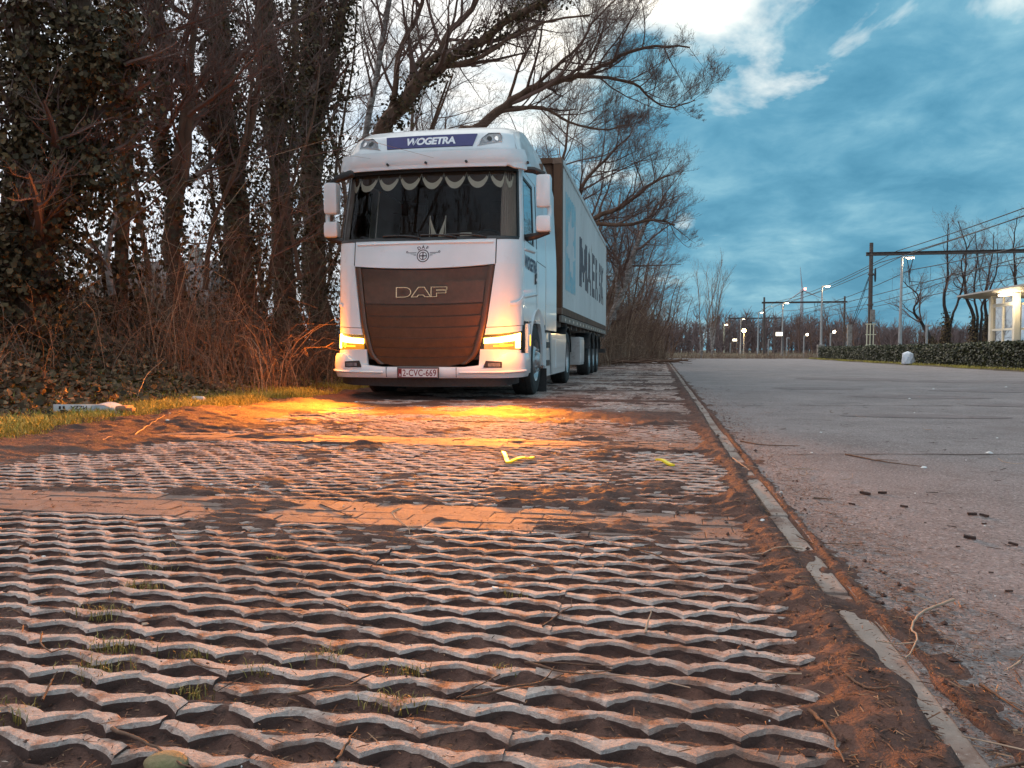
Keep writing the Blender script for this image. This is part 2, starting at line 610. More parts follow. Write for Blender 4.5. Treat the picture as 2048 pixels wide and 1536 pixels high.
def blob(name, cx, cy, rx, ry, m, dz, n=26, seed=0):
    V = [(cx, cy, asph_z(cx, cy) + dz)]
    for ring in (0.5, 1.0):
        for i in range(n):
            a = 2 * math.pi * i / n
            k = ring * (0.75 + 0.5 * float(fbm(np.array([math.cos(a) * 1.3 + seed]), np.array([math.sin(a) * 1.3 + seed * 2.1]), 3, 3)[0]))
            x, y = cx + rx * k * math.cos(a), cy + ry * k * math.sin(a)
            V.append((x, y, asph_z(x, y) + dz))
    F = [(0, 1 + i, 1 + (i + 1) % n) for i in range(n)] + [(1 + i, 1 + n + i, 1 + n + (i + 1) % n, 1 + (i + 1) % n) for i in range(n)]
    return MB().add(V, F).build(name, m, asphalt)


for i, (a, b, c, d) in enumerate([(3.4, 11.6, .9, .5), (4.6, 10.0, 1.3, .35), (2.5, 8.2, .8, .22), (4.2, 7.5, .9, .2), (5.6, 13.5, 1.5, .5), (2.6, 14.0, .7, .5), (6.6, 17.5, 2.0, .8), (4.0, 18.5, 1.2, .8)]):
    blob('repair_patch', a, b, c, d, M_PATCH, 0.0035, seed=i)
# remains of a painted bay line
for (a, b) in [((5.4, 15.6), (6.6, 15.75)), ((7.6, 15.9), (9.6, 16.2)), ((4.0, 21.0), (8.0, 21.5))]:
    ribbon('worn_line', wobble(*a, *b, 14, 0.01), 0.09, M_WORN, 0.0065)

# ---- soil sheet under and between the pavers, with drifts of dirt over them
ylev = np.concatenate([np.arange(0.5, 3.4, 0.0095), np.arange(3.4, 7.0, 0.02), np.arange(7.0, 14, 0.07), np.arange(14, 48.01, 0.25)])
xlev = np.concatenate([np.arange(-5.4, -3.0, 0.05), np.arange(-3.0, -1.4, 0.03), np.arange(-1.4, 0.82, 0.014)])
sx, sy = np.meshgrid(xlev, ylev)


def kerb_shift(y):
    """the nearest stones have been pushed a little towards the lot"""
    return .045 * sstep(2.7, 1.1, y)


def soil_h(x, y):
    fine = fbm(x * 22, y * 22, 2, 3) - .5
    mid = fbm(x * 3.1, y * 3.1, 8, 4)
    big = fbm(x * .9 + 3, y * 1.25, 21, 4)
    q = np.mod(np.mod(y - BAND0, BAY) - .41, .34)
    sl = np.mod(q / PITCHY - .5 - .24, 1.0)          # 0 at the back edge of a row, about .45 at the front edge of the next
    slope = sstep(.02, .36, sl) * sstep(.95, .55, sl)
    z = -0.005 - .017 * slope + fine * 0.012 + (mid - .5) * (0.006 + .010 * sstep(2.2, 3.4, y))
    xk = x - kerb_shift(y)
    bury = sstep(0.22, 0.40, xk + .12 * (mid - .5)) * 0.030 + sstep(-3.3, -4.3, x) * 0.040 * (0.5 + mid)
    ph = np.mod(y - BAND0 + 0.12, BAY)
    edge = np.exp(-(ph / 0.09) ** 2) + np.exp(-((ph - 0.62) / 0.07) ** 2)
    bury = bury + edge * 0.022 * sstep(.46, .64, fbm(x * 1.7, y * 1.7, 33, 3)) * sstep(0.5, 0.1, x)
    bury = bury + sstep(.60, .78, big) * 0.018 * sstep(2.6, 3.8, y) + sstep(.60, .76, mid) * 0.011 * sstep(1.9, 3.0, y)
    # where wheels have scuffed dirt across the stones
    bury = bury + 0.008 * sstep(1.9, 3.0, y) * np.exp(-((x + 0.25 - 0.05 * np.sin(y)) / 0.22) ** 2) * sstep(.42, .6, fbm(x * 5, y * 2.2, 44, 3))
    z = z + .018 * slope * np.clip(bury / .024, 0, 1)
    z = z + bury + fine * 0.014 * sstep(0.0, .02, bury)
    xw = xk + .040 * (fbm(x * 9, y * 5, 57, 3) - .5)
    k = sstep(KX0 - .03, KX0 + .014, xw) * sstep(KX1 + .03, KX1 - .014, xw)
    cover = sstep(.60, .74, fbm(x * 9 + 9, y * 3.1, 55, 4))
    z = z * (1 - k) + k * (-0.018 + 0.026 * cover + fine * 0.010)
    r = sstep(KX1 - .0, KX1 + .05, xk)
    fade = sstep(0.50, 0.74, xk + 0.30 * (fbm(x * 4, y * 3.0, 61, 5) - .5))
    z = z * (1 - r) + r * (0.005 + fine * 0.014 - 0.030 * fade)
    return z


sz = soil_h(sx, sy)
ix = np.arange(sx.size).reshape(sx.shape)
Fq = np.stack([ix[:-1, :-1], ix[:-1, 1:], ix[1:, 1:], ix[1:, :-1]], -1).reshape(-1, 4)
soil = link('soil', npmesh('soil', np.stack([sx, sy, sz], -1).reshape(-1, 3), [Fq], M_SOIL, True))
soil['kind'] = 'structure'

# ---- parking strip: courses of concrete grass pavers with brick bands between the bays
strip = MB().add([(XL - .1, 0.2, -0.06), (KX0 - .01, 0.2, -0.06), (KX0 - .01, 48, -0.06), (XL - .1, 48, -0.06)], [(0, 1, 2, 3)]).build('parking_strip', M_SOIL)
strip['kind'] = 'structure'


def bar_edges(ph):
    """front and back edge of a stone row (metres from its centre line) at phase ph in turns"""
    arch = np.abs(np.sin(np.pi * ph)) ** .9 * (1 + .12 * np.sin(2 * np.pi * ph))
    saw = np.mod(ph, 1.0)
    return -.031 + .036 * arch, .014 + .018 * arch


def paver_mesh(seed, nper=4, nbar=4, seg=10, lam=LAM):
    r = np.random.RandomState(seed)
    V, F, MI = [], [], []
    for j in range(nbar):
        y0 = (j + .5) * PITCHY
        n = nper * seg
        b = len(V)
        jit = [r.uniform(-.0028, .0022) for _ in range(2 * nper + 2)]
        jy = [r.uniform(-.0025, .0025) for _ in range(2 * nper + 2)]
        for i in range(n + 1):
            x = i * lam / seg
            fr, bk = bar_edges(np.float64(i / seg + .5 * (j % 2)))
            h = min(int(2 * i / seg), 2 * nper)
            yc = y0 + jy[h] + r.uniform(-.0012, .0012)
            fr, bk = fr + r.uniform(-.0022, .0022), bk + r.uniform(-.0022, .0022)
            zt = jit[h] + r.uniform(-.0010, .0010)
            c = 0.004 + r.uniform(0, .004)
            V += [(x, yc + fr - .006, -.055), (x, yc + fr, -c + zt), (x, yc + fr + c, zt), (x, yc + bk - c, zt), (x, yc + bk, -c + zt), (x, yc + bk + .004, -.055)]
        for i in range(n):
            for k in range(5):
                a = b + i * 6 + k
                F.append((a, a + 6, a + 7, a + 1))
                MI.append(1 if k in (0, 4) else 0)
        e = b + n * 6
        F += [(b, b + 1, b + 2, b + 3, b + 4, b + 5), (e + 5, e + 4, e + 3, e + 2, e + 1, e)]
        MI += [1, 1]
    me = bpy.data.meshes.new('grass_paver')
    me.from_pydata(V, [], F)
    me.materials.append(M_PAVER)
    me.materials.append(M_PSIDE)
    me.polygons.foreach_set('material_index', MI)
    bm = bmesh.new()
    bm.from_mesh(me)
    bmesh.ops.recalc_face_normals(bm, faces=bm.faces[:])
    bm.to_mesh(me)
    bm.free()
    return me


PM = [paver_mesh(s) for s in range(7)]


def bay_rows():
    """y of each course of pavers"""
    k = -1
    while True:
        ystart = BAND0 + 0.41 + BAY * k
        for q in range(6):
            yield ystart + q * 0.34
        k += 1


cells = []
for y in bay_rows():
    if y > 46:
        break
    if y < 0.3 - .4:
        continue
    for i in range(8):
        cells.append((y, XL + 0.6 * i))


def in_view(x, y):
    d = (Vector((x, y, 0)) - CAM)
    dep = d.dot(fwv)
    return dep > 0.3 and abs(d.dot(rtv) / dep) < 0.80 and -d.dot(upv) / dep < 0.62


vis = [c for c in cells if in_view(c[1] + .3, c[0] + .4) or in_view(c[1] + .6, c[0] + .4) or in_view(c[1], c[0] + .4)]
vis.sort(key=lambda c: (c[0] + .2) ** 2 + (c[1] + .3) ** 2)
near, rest = vis[:296], vis[296:]
for (y, x) in near:
    o = link('grass_paver', rng.choice(PM), strip, (x + rng.uniform(-.0006, .0006), y + rng.uniform(-.002, .002), rng.uniform(-.003, .002)))
    o.rotation_euler = (R(rng.uniform(-.5, .5)), R(rng.uniform(-.3, .3)), R(rng.uniform(-.15, .15)))
# the courses farther off, one mass
lowm = paver_mesh(99, seg=6)
n0 = len(lowm.vertices)
bv = np.zeros(n0 * 3, dtype=np.float32)
lowm.vertices.foreach_get('co', bv)
bv = bv.reshape(-1, 3)
bf4 = np.array([tuple(p.vertices) for p in lowm.polygons if len(p.vertices) == 4])
bi4 = np.array([p.material_index for p in lowm.polygons if len(p.vertices) == 4])
VV = np.concatenate([bv + np.array([x, y, rng.uniform(-.004, .003)]) for (y, x) in rest])
FF = np.concatenate([bf4 + n0 * i for i in range(len(rest))])
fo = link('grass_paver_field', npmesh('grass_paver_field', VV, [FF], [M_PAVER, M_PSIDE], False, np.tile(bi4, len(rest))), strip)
fo['kind'] = 'stuff'

# brick bands
bmk = MB().box((0, 0, -.03), (.1985, .1015, .06), bev=.004)
brick0 = bmk.build('brick', M_BRICK, strip)
BM_ = brick0.data
bpy.data.objects.remove(brick0)
bricks = []
for k in range(-1, 18):
    for c in range(4):
        for i in range(25):
            x = XL + 0.2 * i + (.1 if c % 2 else 0)
            y = BAND0 + BAY * k + c * 0.1025 + .05
            if x < XR and y > .3 and in_view(x, y):
                bricks.append((x, y))
bricks.sort(key=lambda c: c[0] ** 2 + c[1] ** 2)
for (x, y) in bricks[:298]:
    o = link('brick', BM_, strip, (x + .1, y, rng.uniform(-.004, .002)))
    o.rotation_euler = (R(rng.uniform(-1, 1)), R(rng.uniform(-.6, .6)), R(rng.uniform(-.6, .6)))
b2 = MB()
for (x, y) in bricks[298:]:
    b2.box((x + .1, y, -.03 + rng.uniform(-.004, .002)), (.194, .096, .06))
b2.build('brick_course', M_BRICK, strip)['kind'] = 'stuff'

# flush kerb, stone by stone
kerb = MB().add([(KX0, 0.2, -0.055), (KX1, 0.2, -0.055), (KX1, 48, -0.055), (KX0, 48, -0.055)], [(0, 1, 2, 3)]).build('kerb', M_SOIL)
kerb['kind'] = 'structure'
kmesh = MB().box((0, 0, -.04), (KX1 - KX0, .992, .1), bev=.008).build('kerbstone', M_KERB)
KM_ = kmesh.data
bpy.data.objects.remove(kmesh)
for i in range(48):
    o = link('kerbstone', KM_, kerb, ((KX0 + KX1) / 2 + (.043, .026, .003)[i] if i < 3 else (KX0 + KX1) / 2 + rng.uniform(-.006, .006), 0.7 + i, rng.uniform(-.011, -.006)))
    o.rotation_euler = (R(rng.uniform(-.25, .25)), R(rng.uniform(-1.2, 1.2)), R((.5, 2.0, .5)[i]) if i < 3 else R(rng.uniform(-.4, .4)))


# ---- left verge rising to an overgrown bank
def bank_h(x, y):
    d = -4.35 - x
    rise = sstep(0.9, 3.4, d) * 1.25 * (0.75 + .5 * fbm(x * .5, y * .4, 71, 3)) * sstep(24, 12, y) * sstep(-2, 3.5, y)
    z = -0.02 + .04 * sstep(0, .4, d) + rise + 0.10 * (fbm(x * 2.2, y * 2.2, 77, 4) - .5) * sstep(.2, 1, d)
    return z


bx, by = np.meshgrid(np.concatenate([np.linspace(-13, -7, 30), np.linspace(-6.9, -4.3, 60)]), np.concatenate([np.linspace(0, 14, 150), np.linspace(14.3, 60, 70)]))
bz = bank_h(bx, by)
ix = np.arange(bx.size).reshape(bx.shape)
Fq = np.stack([ix[:-1, :-1], ix[:-1, 1:], ix[1:, 1:], ix[1:, :-1]], -1).reshape(-1, 4)
bank = link('verge_bank', npmesh('verge_bank', np.stack([bx, by, bz], -1).reshape(-1, 3), [Fq], M_VERGE, True))
bank['kind'] = 'structure'
# earth and grass strip along the hedge, a low step above the lot
vx, vy = np.meshgrid(np.linspace(10.2, 13.2, 16), np.linspace(6, 62, 120))
vz = 0.045 * sstep(10.25, 10.6, vx + .25 * (fbm(vx, vy * .8, 81, 3) - .5)) + .03 * (fbm(vx * 2, vy * 2, 83, 3) - .5)
ix = np.arange(vx.size).reshape(vx.shape)
Fq = np.stack([ix[:-1, :-1], ix[:-1, 1:], ix[1:, 1:], ix[1:, :-1]], -1).reshape(-1, 4)
link('hedge_verge', npmesh('hedge_verge', np.stack([vx, vy, vz], -1).reshape(-1, 3), [Fq], M_EARTH, True))['kind'] = 'structure'
# ================================================================== TRUCK (local frame: x right, y back, z up, origin on the ground under the nose)
TRK = Vector((-2.98, 9.8, 0))
truck = thing('truck', 'white lorry tractor with glowing amber indicators and a blue roof sign, facing the camera', 'truck', TRK)
HWR = 0.98          # half width of the flat front


def interp(z, tab):
    return float(np.interp(z, [a for a, _ in tab], [b for _, b in tab]))


Y0T = [(0.2, .02), (0.45, 0.0), (0.75, .0), (1.1, .02), (1.72, .06), (2.04, .11), (2.10, .14), (2.98, .36), (3.05, .36), (3.22, .30), (3.44, .40), (3.56, .60), (3.66, .92), (3.76, 1.35), (3.85, 1.9), (3.92, 2.5), (3.96, 2.9)]
HWT = [(0.2, 1.23), (2.05, 1.24), (2.98, 1.19), (3.2, 1.19), (3.44, 1.13), (3.58, 1.08), (3.66, 1.05), (3.76, 1.02), (3.86, .97), (3.92, .91), (3.96, .80)]
RYT = [(0.2, .30), (0.62, .30), (0.95, .34), (2.0, .30), (2.98, .22), (3.3, .30), (3.66, .40), (3.96, .2)]
CABL = 3.45


def surf0(u, z):
    hw, y0, ry = interp(z, HWT), interp(z, Y0T), interp(z, RYT)
    hr = hw - 0.26
    bow = 0.055
    s = 1 if u >= 0 else -1
    a = abs(u)
    if a <= 1:
        x, y = a * hr, y0 + bow * a * a
    elif a <= 2:
        t = (a - 1) * math.pi / 2
        # blend the slope of the bowed front into the corner
        x, y = hr + .26 * math.sin(t), y0 + bow + ry * (1 - math.cos(t)) + 0.05 * math.sin(t) * (1 - (a - 1))
    else:
        ys = y0 + bow + ry
        x, y = hw + .0 * (a - 2), ys + (a - 2) * (CABL - ys)
    return Vector((s * x, y, z))


def surf(u, z, off=0.0):
    p = surf0(u, z)
    e = 1e-3
    du = surf0(u + e, z) - surf0(u - e, z)
    dz = surf0(u, z + e) - surf0(u, z - e)
    n = du.cross(dz)
    n.normalize()
    return p + n * off


def us(y, z=1.5):
    """u on the right side for a distance y behind the nose"""
    ys = interp(z, Y0T) + .055 + interp(z, RYT)
    return 2 + (y - ys) / (CABL - ys)


def ux(x, z=1.5):
    hr = interp(z, HWT) - .26
    return x / hr


def fn(v):
    return v if callable(v) else (lambda _w, v=v: v)


def panel(mb, ul, ur, zb, zt, off=0.0, thick=0.02, nu=16, nv=6, mi=0, sgn=1):
    """closed curved slab on the cab surface; ul/ur(v) and zb/zt(w) may be functions"""
    ul, ur, zb, zt, offf = fn(ul), fn(ur), fn(zb), fn(zt), off if callable(off) else (lambda w, v: off)
    vs = []
    for lay in (0, 1):
        for j in range(nv + 1):
            v = j / nv
            for i in range(nu + 1):
                w = i / nu
                z = zb(w) * (1 - v) + zt(w) * v
                u = (ul(v) * (1 - w) + ur(v) * w) * sgn
                vs.append(surf(u, z, offf(w, v) - lay * thick))
    n1_ = (nu + 1) * (nv + 1)
    fs = []
    I = lambda i, j, l: l * n1_ + j * (nu + 1) + i
    for j in range(nv):
        for i in range(nu):
            fs.append((I(i, j, 0), I(i + 1, j, 0), I(i + 1, j + 1, 0), I(i, j + 1, 0)))
            fs.append((I(i, j, 1), I(i, j + 1, 1), I(i + 1, j + 1, 1), I(i + 1, j, 1)))
    for i in range(nu):
        fs.append((I(i, 0, 0), I(i, 0, 1), I(i + 1, 0, 1), I(i + 1, 0, 0)))
        fs.append((I(i, nv, 0), I(i + 1, nv, 0), I(i + 1, nv, 1), I(i, nv, 1)))
    for j in range(nv):
        fs.append((I(0, j, 0), I(0, j + 1, 0), I(0, j + 1, 1), I(0, j, 1)))
        fs.append((I(nu, j, 0), I(nu, j, 1), I(nu, j + 1, 1), I(nu, j + 1, 0)))
    return mb.add(vs, fs, mi)


def P(name, mats, parent, *a, smooth=True, **k):
    m = MB()
    panel(m, *a, **k)
    return m.build(name, mats, parent, smooth)


# grille outline: half width against height
def gx_(z):
    return float(np.interp(z, [.42, .50, .62, .96, 1.72], [.50, .66, .735, .825, .925]))


def gu(z):
    return ux(gx_(z), z)


# --- dark inner body behind the gaps
m = MB()
panel(m, -3.0, 3.0, .52, 2.05, -.05, .03, 90, 8)
panel(m, -3.0, 3.0, 3.0, 3.5, -.05, .03, 90, 8)
panel(m, 2.02, us(.46, 2.5), 2.05, 3.0, -.03, .05, 4, 4)
panel(m, 2.02, us(.46, 2.5), 2.05, 3.0, -.03, .05, 4, 4, sgn=-1)
m.box((0, CABL - .2, 2.0), (2.36, .05, 2.6))
m.box((0, 1.7, .98), (2.3, 2.7, .06))
inner = m.build('cab_shell', BLACK, truck)

# --- hood, carrying the round emblem
hood_bot = lambda w: 1.725 - .045 * (1 - (2 * w - 1) ** 2)
hood = P('hood', WHITE, truck, lambda v: -ux(.930, 1.8), lambda v: ux(.930, 1.8), hood_bot, lambda w: 2.045 - .012 * (1 - abs(2 * w - 1)), .004, .05, 40, 6)
P('hood_lip', WHITE, hood, -ux(.90, 2.0), ux(.90, 2.0), 1.985, 2.02, lambda w, v: .006 + .012 * math.sin(v * math.pi), .02, 30, 4)

# --- corner panels between grille and doors
for s in (-1, 1):
    m = MB()
    panel(m, lambda v: gu(.93 + v * .79) + .012, lambda v: us(.48, 1.4), lambda w: .93 + .035 * w, 1.735, 0, .04, 26, 10, sgn=s)
    panel(m, ux(.945, 1.9), lambda v: us(.48, 1.9), 1.7352, lambda w: 2.05 + .02 * w, 0, .04, 26, 5, sgn=s)
    cp = m.build('corner_panel', WHITE, truck, True)
    P('air_blade', WHITE, cp, lambda v: 1.35, lambda v: us(.44), lambda w: 1.20 + .10 * w * w, lambda w: 1.235 + .14 * w * w, .014, .03, 16, 3, sgn=s)
    P('shut_line', BLACK, cp, ux(.934, 1.8), ux(.943, 1.8), 1.735, 2.045, .001, .02, 2, 6, sgn=s)

# --- grille
gtop = lambda w: 1.715 - .045 * (1 - (2 * w - 1) ** 2)
m = MB()
panel(m, lambda v: -gu(.42 + 1.3 * v), lambda v: gu(.42 + 1.3 * v), lambda w: .42 + .05 * abs(2 * w - 1) ** 4, lambda w: gtop(w) - .005, -.03, .02, 40, 24)
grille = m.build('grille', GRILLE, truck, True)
for s in (-1, 1):                                     # raised frame down both sides
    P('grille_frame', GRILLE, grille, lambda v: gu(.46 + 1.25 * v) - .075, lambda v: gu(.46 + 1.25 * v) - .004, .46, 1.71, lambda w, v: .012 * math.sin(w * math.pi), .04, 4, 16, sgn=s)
zs = [1.235, 1.085, .945, .81, .68, .56, .455]
for i in range(6):
    z1_, z0_ = zs[i] - .008, zs[i + 1] + .008
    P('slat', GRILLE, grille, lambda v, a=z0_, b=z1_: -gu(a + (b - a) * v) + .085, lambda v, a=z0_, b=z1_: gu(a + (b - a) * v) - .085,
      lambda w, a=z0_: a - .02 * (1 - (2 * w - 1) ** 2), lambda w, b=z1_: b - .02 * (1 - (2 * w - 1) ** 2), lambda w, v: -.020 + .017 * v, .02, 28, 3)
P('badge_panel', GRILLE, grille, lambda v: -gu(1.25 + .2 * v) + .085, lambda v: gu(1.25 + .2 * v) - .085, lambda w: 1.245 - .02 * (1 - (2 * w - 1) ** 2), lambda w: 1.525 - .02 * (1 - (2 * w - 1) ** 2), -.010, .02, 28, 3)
# honeycomb strip under the hood
hexm = MB()
for r_ in range(6):
    for c_ in range(-27, 28):
        x = c_ * .032 + (.016 if r_ % 2 else 0)
        z = 1.545 + r_ * .024
        lim = gx_(z) - .085
        zlim = 1.70 - .045 * (1 - (x / .92) ** 2)
        if abs(x) > lim or z > zlim - .02 or abs(x) < .30:
            continue
        for a in range(0, 6, 1):
            a0, a1 = math.pi / 6 + a * math.pi / 3, math.pi / 6 + (a + 1) * math.pi / 3
            if a in (3, 4, 5):
                continue
            ro, ri = .0185, .0145
            q = [(x + ro * math.cos(a0), z + ro * .8 * math.sin(a0)), (x + ro * math.cos(a1), z + ro * .8 * math.sin(a1)), (x + ri * math.cos(a1), z + ri * .8 * math.sin(a1)), (x + ri * math.cos(a0), z + ri * .8 * math.sin(a0))]
            hexm.add([surf(ux(p[0], p[1]), p[1], -.012) for p in q], [(0, 1, 2, 3)])
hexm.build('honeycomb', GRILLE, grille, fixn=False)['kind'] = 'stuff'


# --- lettering helper: text -> filled mesh wrapped on a surface
def text_mesh(body, size, weight=0.0, sx=1.0, shear=0.0, spacing=1.0):
    c = bpy.data.curves.new('lettering', 'FONT')
    c.body = body
    c.size = size
    c.offset = weight
    c.shear = shear
    c.space_character = spacing
    c.align_x = 'CENTER'
    c.align_y = 'CENTER'
    c.resolution_u = 4
    o = bpy.data.objects.new('lettering', c)
    COL.objects.link(o)
    dg = bpy.context.evaluated_depsgraph_get()
    dg.update()
    me = bpy.data.meshes.new_from_object(o.evaluated_get(dg))
    bpy.data.objects.remove(o)
    bpy.data.curves.remove(c)
    xs_ = [v.co.x for v in me.vertices]
    ys_ = [v.co.y for v in me.vertices]
    ox, oy = (min(xs_) + max(xs_)) / 2, (min(ys_) + max(ys_)) / 2
    for v in me.vertices:
        v.co.x = (v.co.x - ox) * sx
        v.co.y -= oy
    me.materials.clear()
    return me


def wrap_text(name, me, f, m, parent, cuts=None):
    """f(x, y) -> point; cuts: x positions where the mesh is split so it can bend"""
    bm = bmesh.new()
    bm.from_mesh(me)
    if cuts:
        for cx in cuts:
            bmesh.ops.bisect_plane(bm, geom=bm.verts[:] + bm.edges[:] + bm.faces[:], plane_co=(cx, 0, 0), plane_no=(1, 0, 0), dist=1e-6)
    for v in bm.verts:
        v.co = f(v.co.x, v.co.y)
    bm.to_mesh(me)
    bm.free()
    me.materials.append(m)
    return link(name, me, parent)


def poly_mesh(polys):
    """2D outlines (outer, holes by even-odd) -> triangulated mesh"""
    c = bpy.data.curves.new('outline', 'CURVE')
    c.dimensions = '2D'
    c.fill_mode = 'BOTH'
    for pl in polys:
        sp = c.splines.new('POLY')
        sp.points.add(len(pl) - 1)
        for i, (x, y) in enumerate(pl):
            sp.points[i].co = (x, y, 0, 1)
        sp.use_cyclic_u = True
    o = bpy.data.objects.new('outline', c)
    COL.objects.link(o)
    dg = bpy.context.evaluated_depsgraph_get()
    dg.update()
    me = bpy.data.meshes.new_from_object(o.evaluated_get(dg))
    bpy.data.objects.remove(o)
    bpy.data.curves.remove(c)
    return me


def arc(cx, cy, r, a0, a1, n=10, ry=None):
    ry = ry or r
    return [(cx + r * math.cos(R(a0 + (a1 - a0) * i / n)), cy + ry * math.sin(R(a0 + (a1 - a0) * i / n))) for i in range(n + 1)]


# block letters D A F of the grille badge, x -1.5..1.5 wide, 0..1 high
LET_D = [[(0, 0), (0, 1)] + [(.55 + p[0], p[1]) for p in arc(0, .5, .40, 90, -90, 12, .5)],
         [(.27, .27), (.27, .73)] + [(.50 + p[0], p[1]) for p in arc(0, .5, .20, 90, -90, 8, .23)]]
LET_A = [[(1.05, 0), (1.50, 1), (1.86, 1), (2.28, 0), (1.93, 0), (1.85, .20), (1.47, .20), (1.39, 0)], [(1.57, .42), (1.76, .42), (1.665, .68)]]
LET_F = [[(2.36, 0), (2.36, 1), (3.36, 1), (3.36, .76), (2.69, .76), (2.69, .62), (3.30, .62), (3.30, .39), (2.69, .39), (2.69, 0)]]


def grow_poly(pl, d, hole=False):
    n = len(pl)
    o = []
    area = sum(pl[i][0] * pl[(i + 1) % n][1] - pl[(i + 1) % n][0] * pl[i][1] for i in range(n))
    sg = (1 if area > 0 else -1) * (-1 if hole else 1)
    for i in range(n):
        a, b, c = Vector(pl[i - 1]), Vector(pl[i]), Vector(pl[(i + 1) % n])
        t1, t2 = (b - a).normalized(), (c - b).normalized()
        n1v, n2v = Vector((t1.y, -t1.x)), Vector((t2.y, -t2.x))
        nn = (n1v + n2v)
        if nn.length < 1e-4:
            nn = n1v
        nn.normalize()
        k = d / max(.45, nn.dot(n1v))
        o.append((b.x + nn.x * k * sg, b.y + nn.y * k * sg))
    return o


def badge_fn(off):
    return lambda x, y: surf(ux(-.012 + (x - 1.68) * .196, 1.37), 1.318 + y * .118, off)


for L_ in (LET_D, LET_A, LET_F):
    rim_ = [grow_poly(L_[0], .055)] + [grow_poly(h, .0, True) for h in L_[1:]]
    fil = [grow_poly(L_[0], -.015)] + [grow_poly(h, .07, True) for h in L_[1:]]
    wrap_text('badge_letter_rim', poly_mesh(rim_), badge_fn(.006), BADGE, grille)
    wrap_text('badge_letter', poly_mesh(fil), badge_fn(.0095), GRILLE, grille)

# --- emblem on the hood: ringed steering wheel, wings, small arched letters
m = MB()


def ring2(mb, cx, cz, r0, r1, off, n=36, a0=0, a1=360):
    vs, fs = [], []
    for i in range(n + 1):
        a = R(a0 + (a1 - a0) * i / n)
        for r in (r0, r1):
            x, z = cx + r * math.cos(a), cz + r * math.sin(a)
            vs.append(surf(ux(x, z), z, off))
    for i in range(n):
        fs.append((2 * i, 2 * i + 1, 2 * i + 3, 2 * i + 2))
    mb.add(vs, fs)


def bar2(mb, x0, z0, x1, z1, w, off):
    d = Vector((x1 - x0, z1 - z0))
    n = Vector((-d.y, d.x)).normalized() * w / 2
    vs = []
    k = max(2, int(d.length / .03))
    for i in range(k + 1):
        c = Vector((x0, z0)) + d * i / k
        for s in (-1, 1):
            q = c + n * s
            vs.append(surf(ux(q.x, q.y), q.y, off))
    mb.add(vs, [(2 * i, 2 * i + 1, 2 * i + 3, 2 * i + 2) for i in range(k)])


EX, EZ = 0.0, 1.838
ring2(m, EX, EZ, .070, .082, .006)
ring2(m, EX, EZ, .044, .053, .006)
ring2(m, EX, EZ, .0, .014, .006, 16)
for a in (90, 0, 180, 270):
    ca, sa = math.cos(R(a)), math.sin(R(a))
    bar2(m, EX + .013 * ca, EZ + .013 * sa, EX + .046 * ca, EZ + .046 * sa, .014, .0062)
for s in (-1, 1):
    bar2(m, EX + s * .088, EZ + .042, EX + s * .20, EZ + .042, .007, .006)
    ring2(m, EX + s * .212, EZ + .052, .007, .014, .006, 14)
    bar2(m, EX + s * .092, EZ + .022, EX + s * .165, EZ + .028, .005, .006)
    bar2(m, EX + s * .090, EZ + .008, EX + s * .125, EZ + .010, .005, .006)
emb = m.build('emblem', INK, hood, fixn=False)
for ch, a in (('D', 118), ('A', 90), ('F', 62)):
    me = text_mesh(ch, .062, .0016)
    ca = R(a)
    rot = ca - math.pi / 2

    def f_(x, y, ca=ca, rot=rot):
        X = EX + .113 * math.cos(ca) + x * math.cos(rot) - y * math.sin(rot)
        Z = EZ + .113 * math.sin(ca) + x * math.sin(rot) + y * math.cos(rot)
        return surf(ux(X, Z), Z, .006)
    wrap_text('emblem_letter', me, f_, INK, hood)

btop = lambda x: float(np.interp(abs(x), [0, .42, .66, .86, .98, 1.3], [.425, .425, .455, .575, .600, .600]))
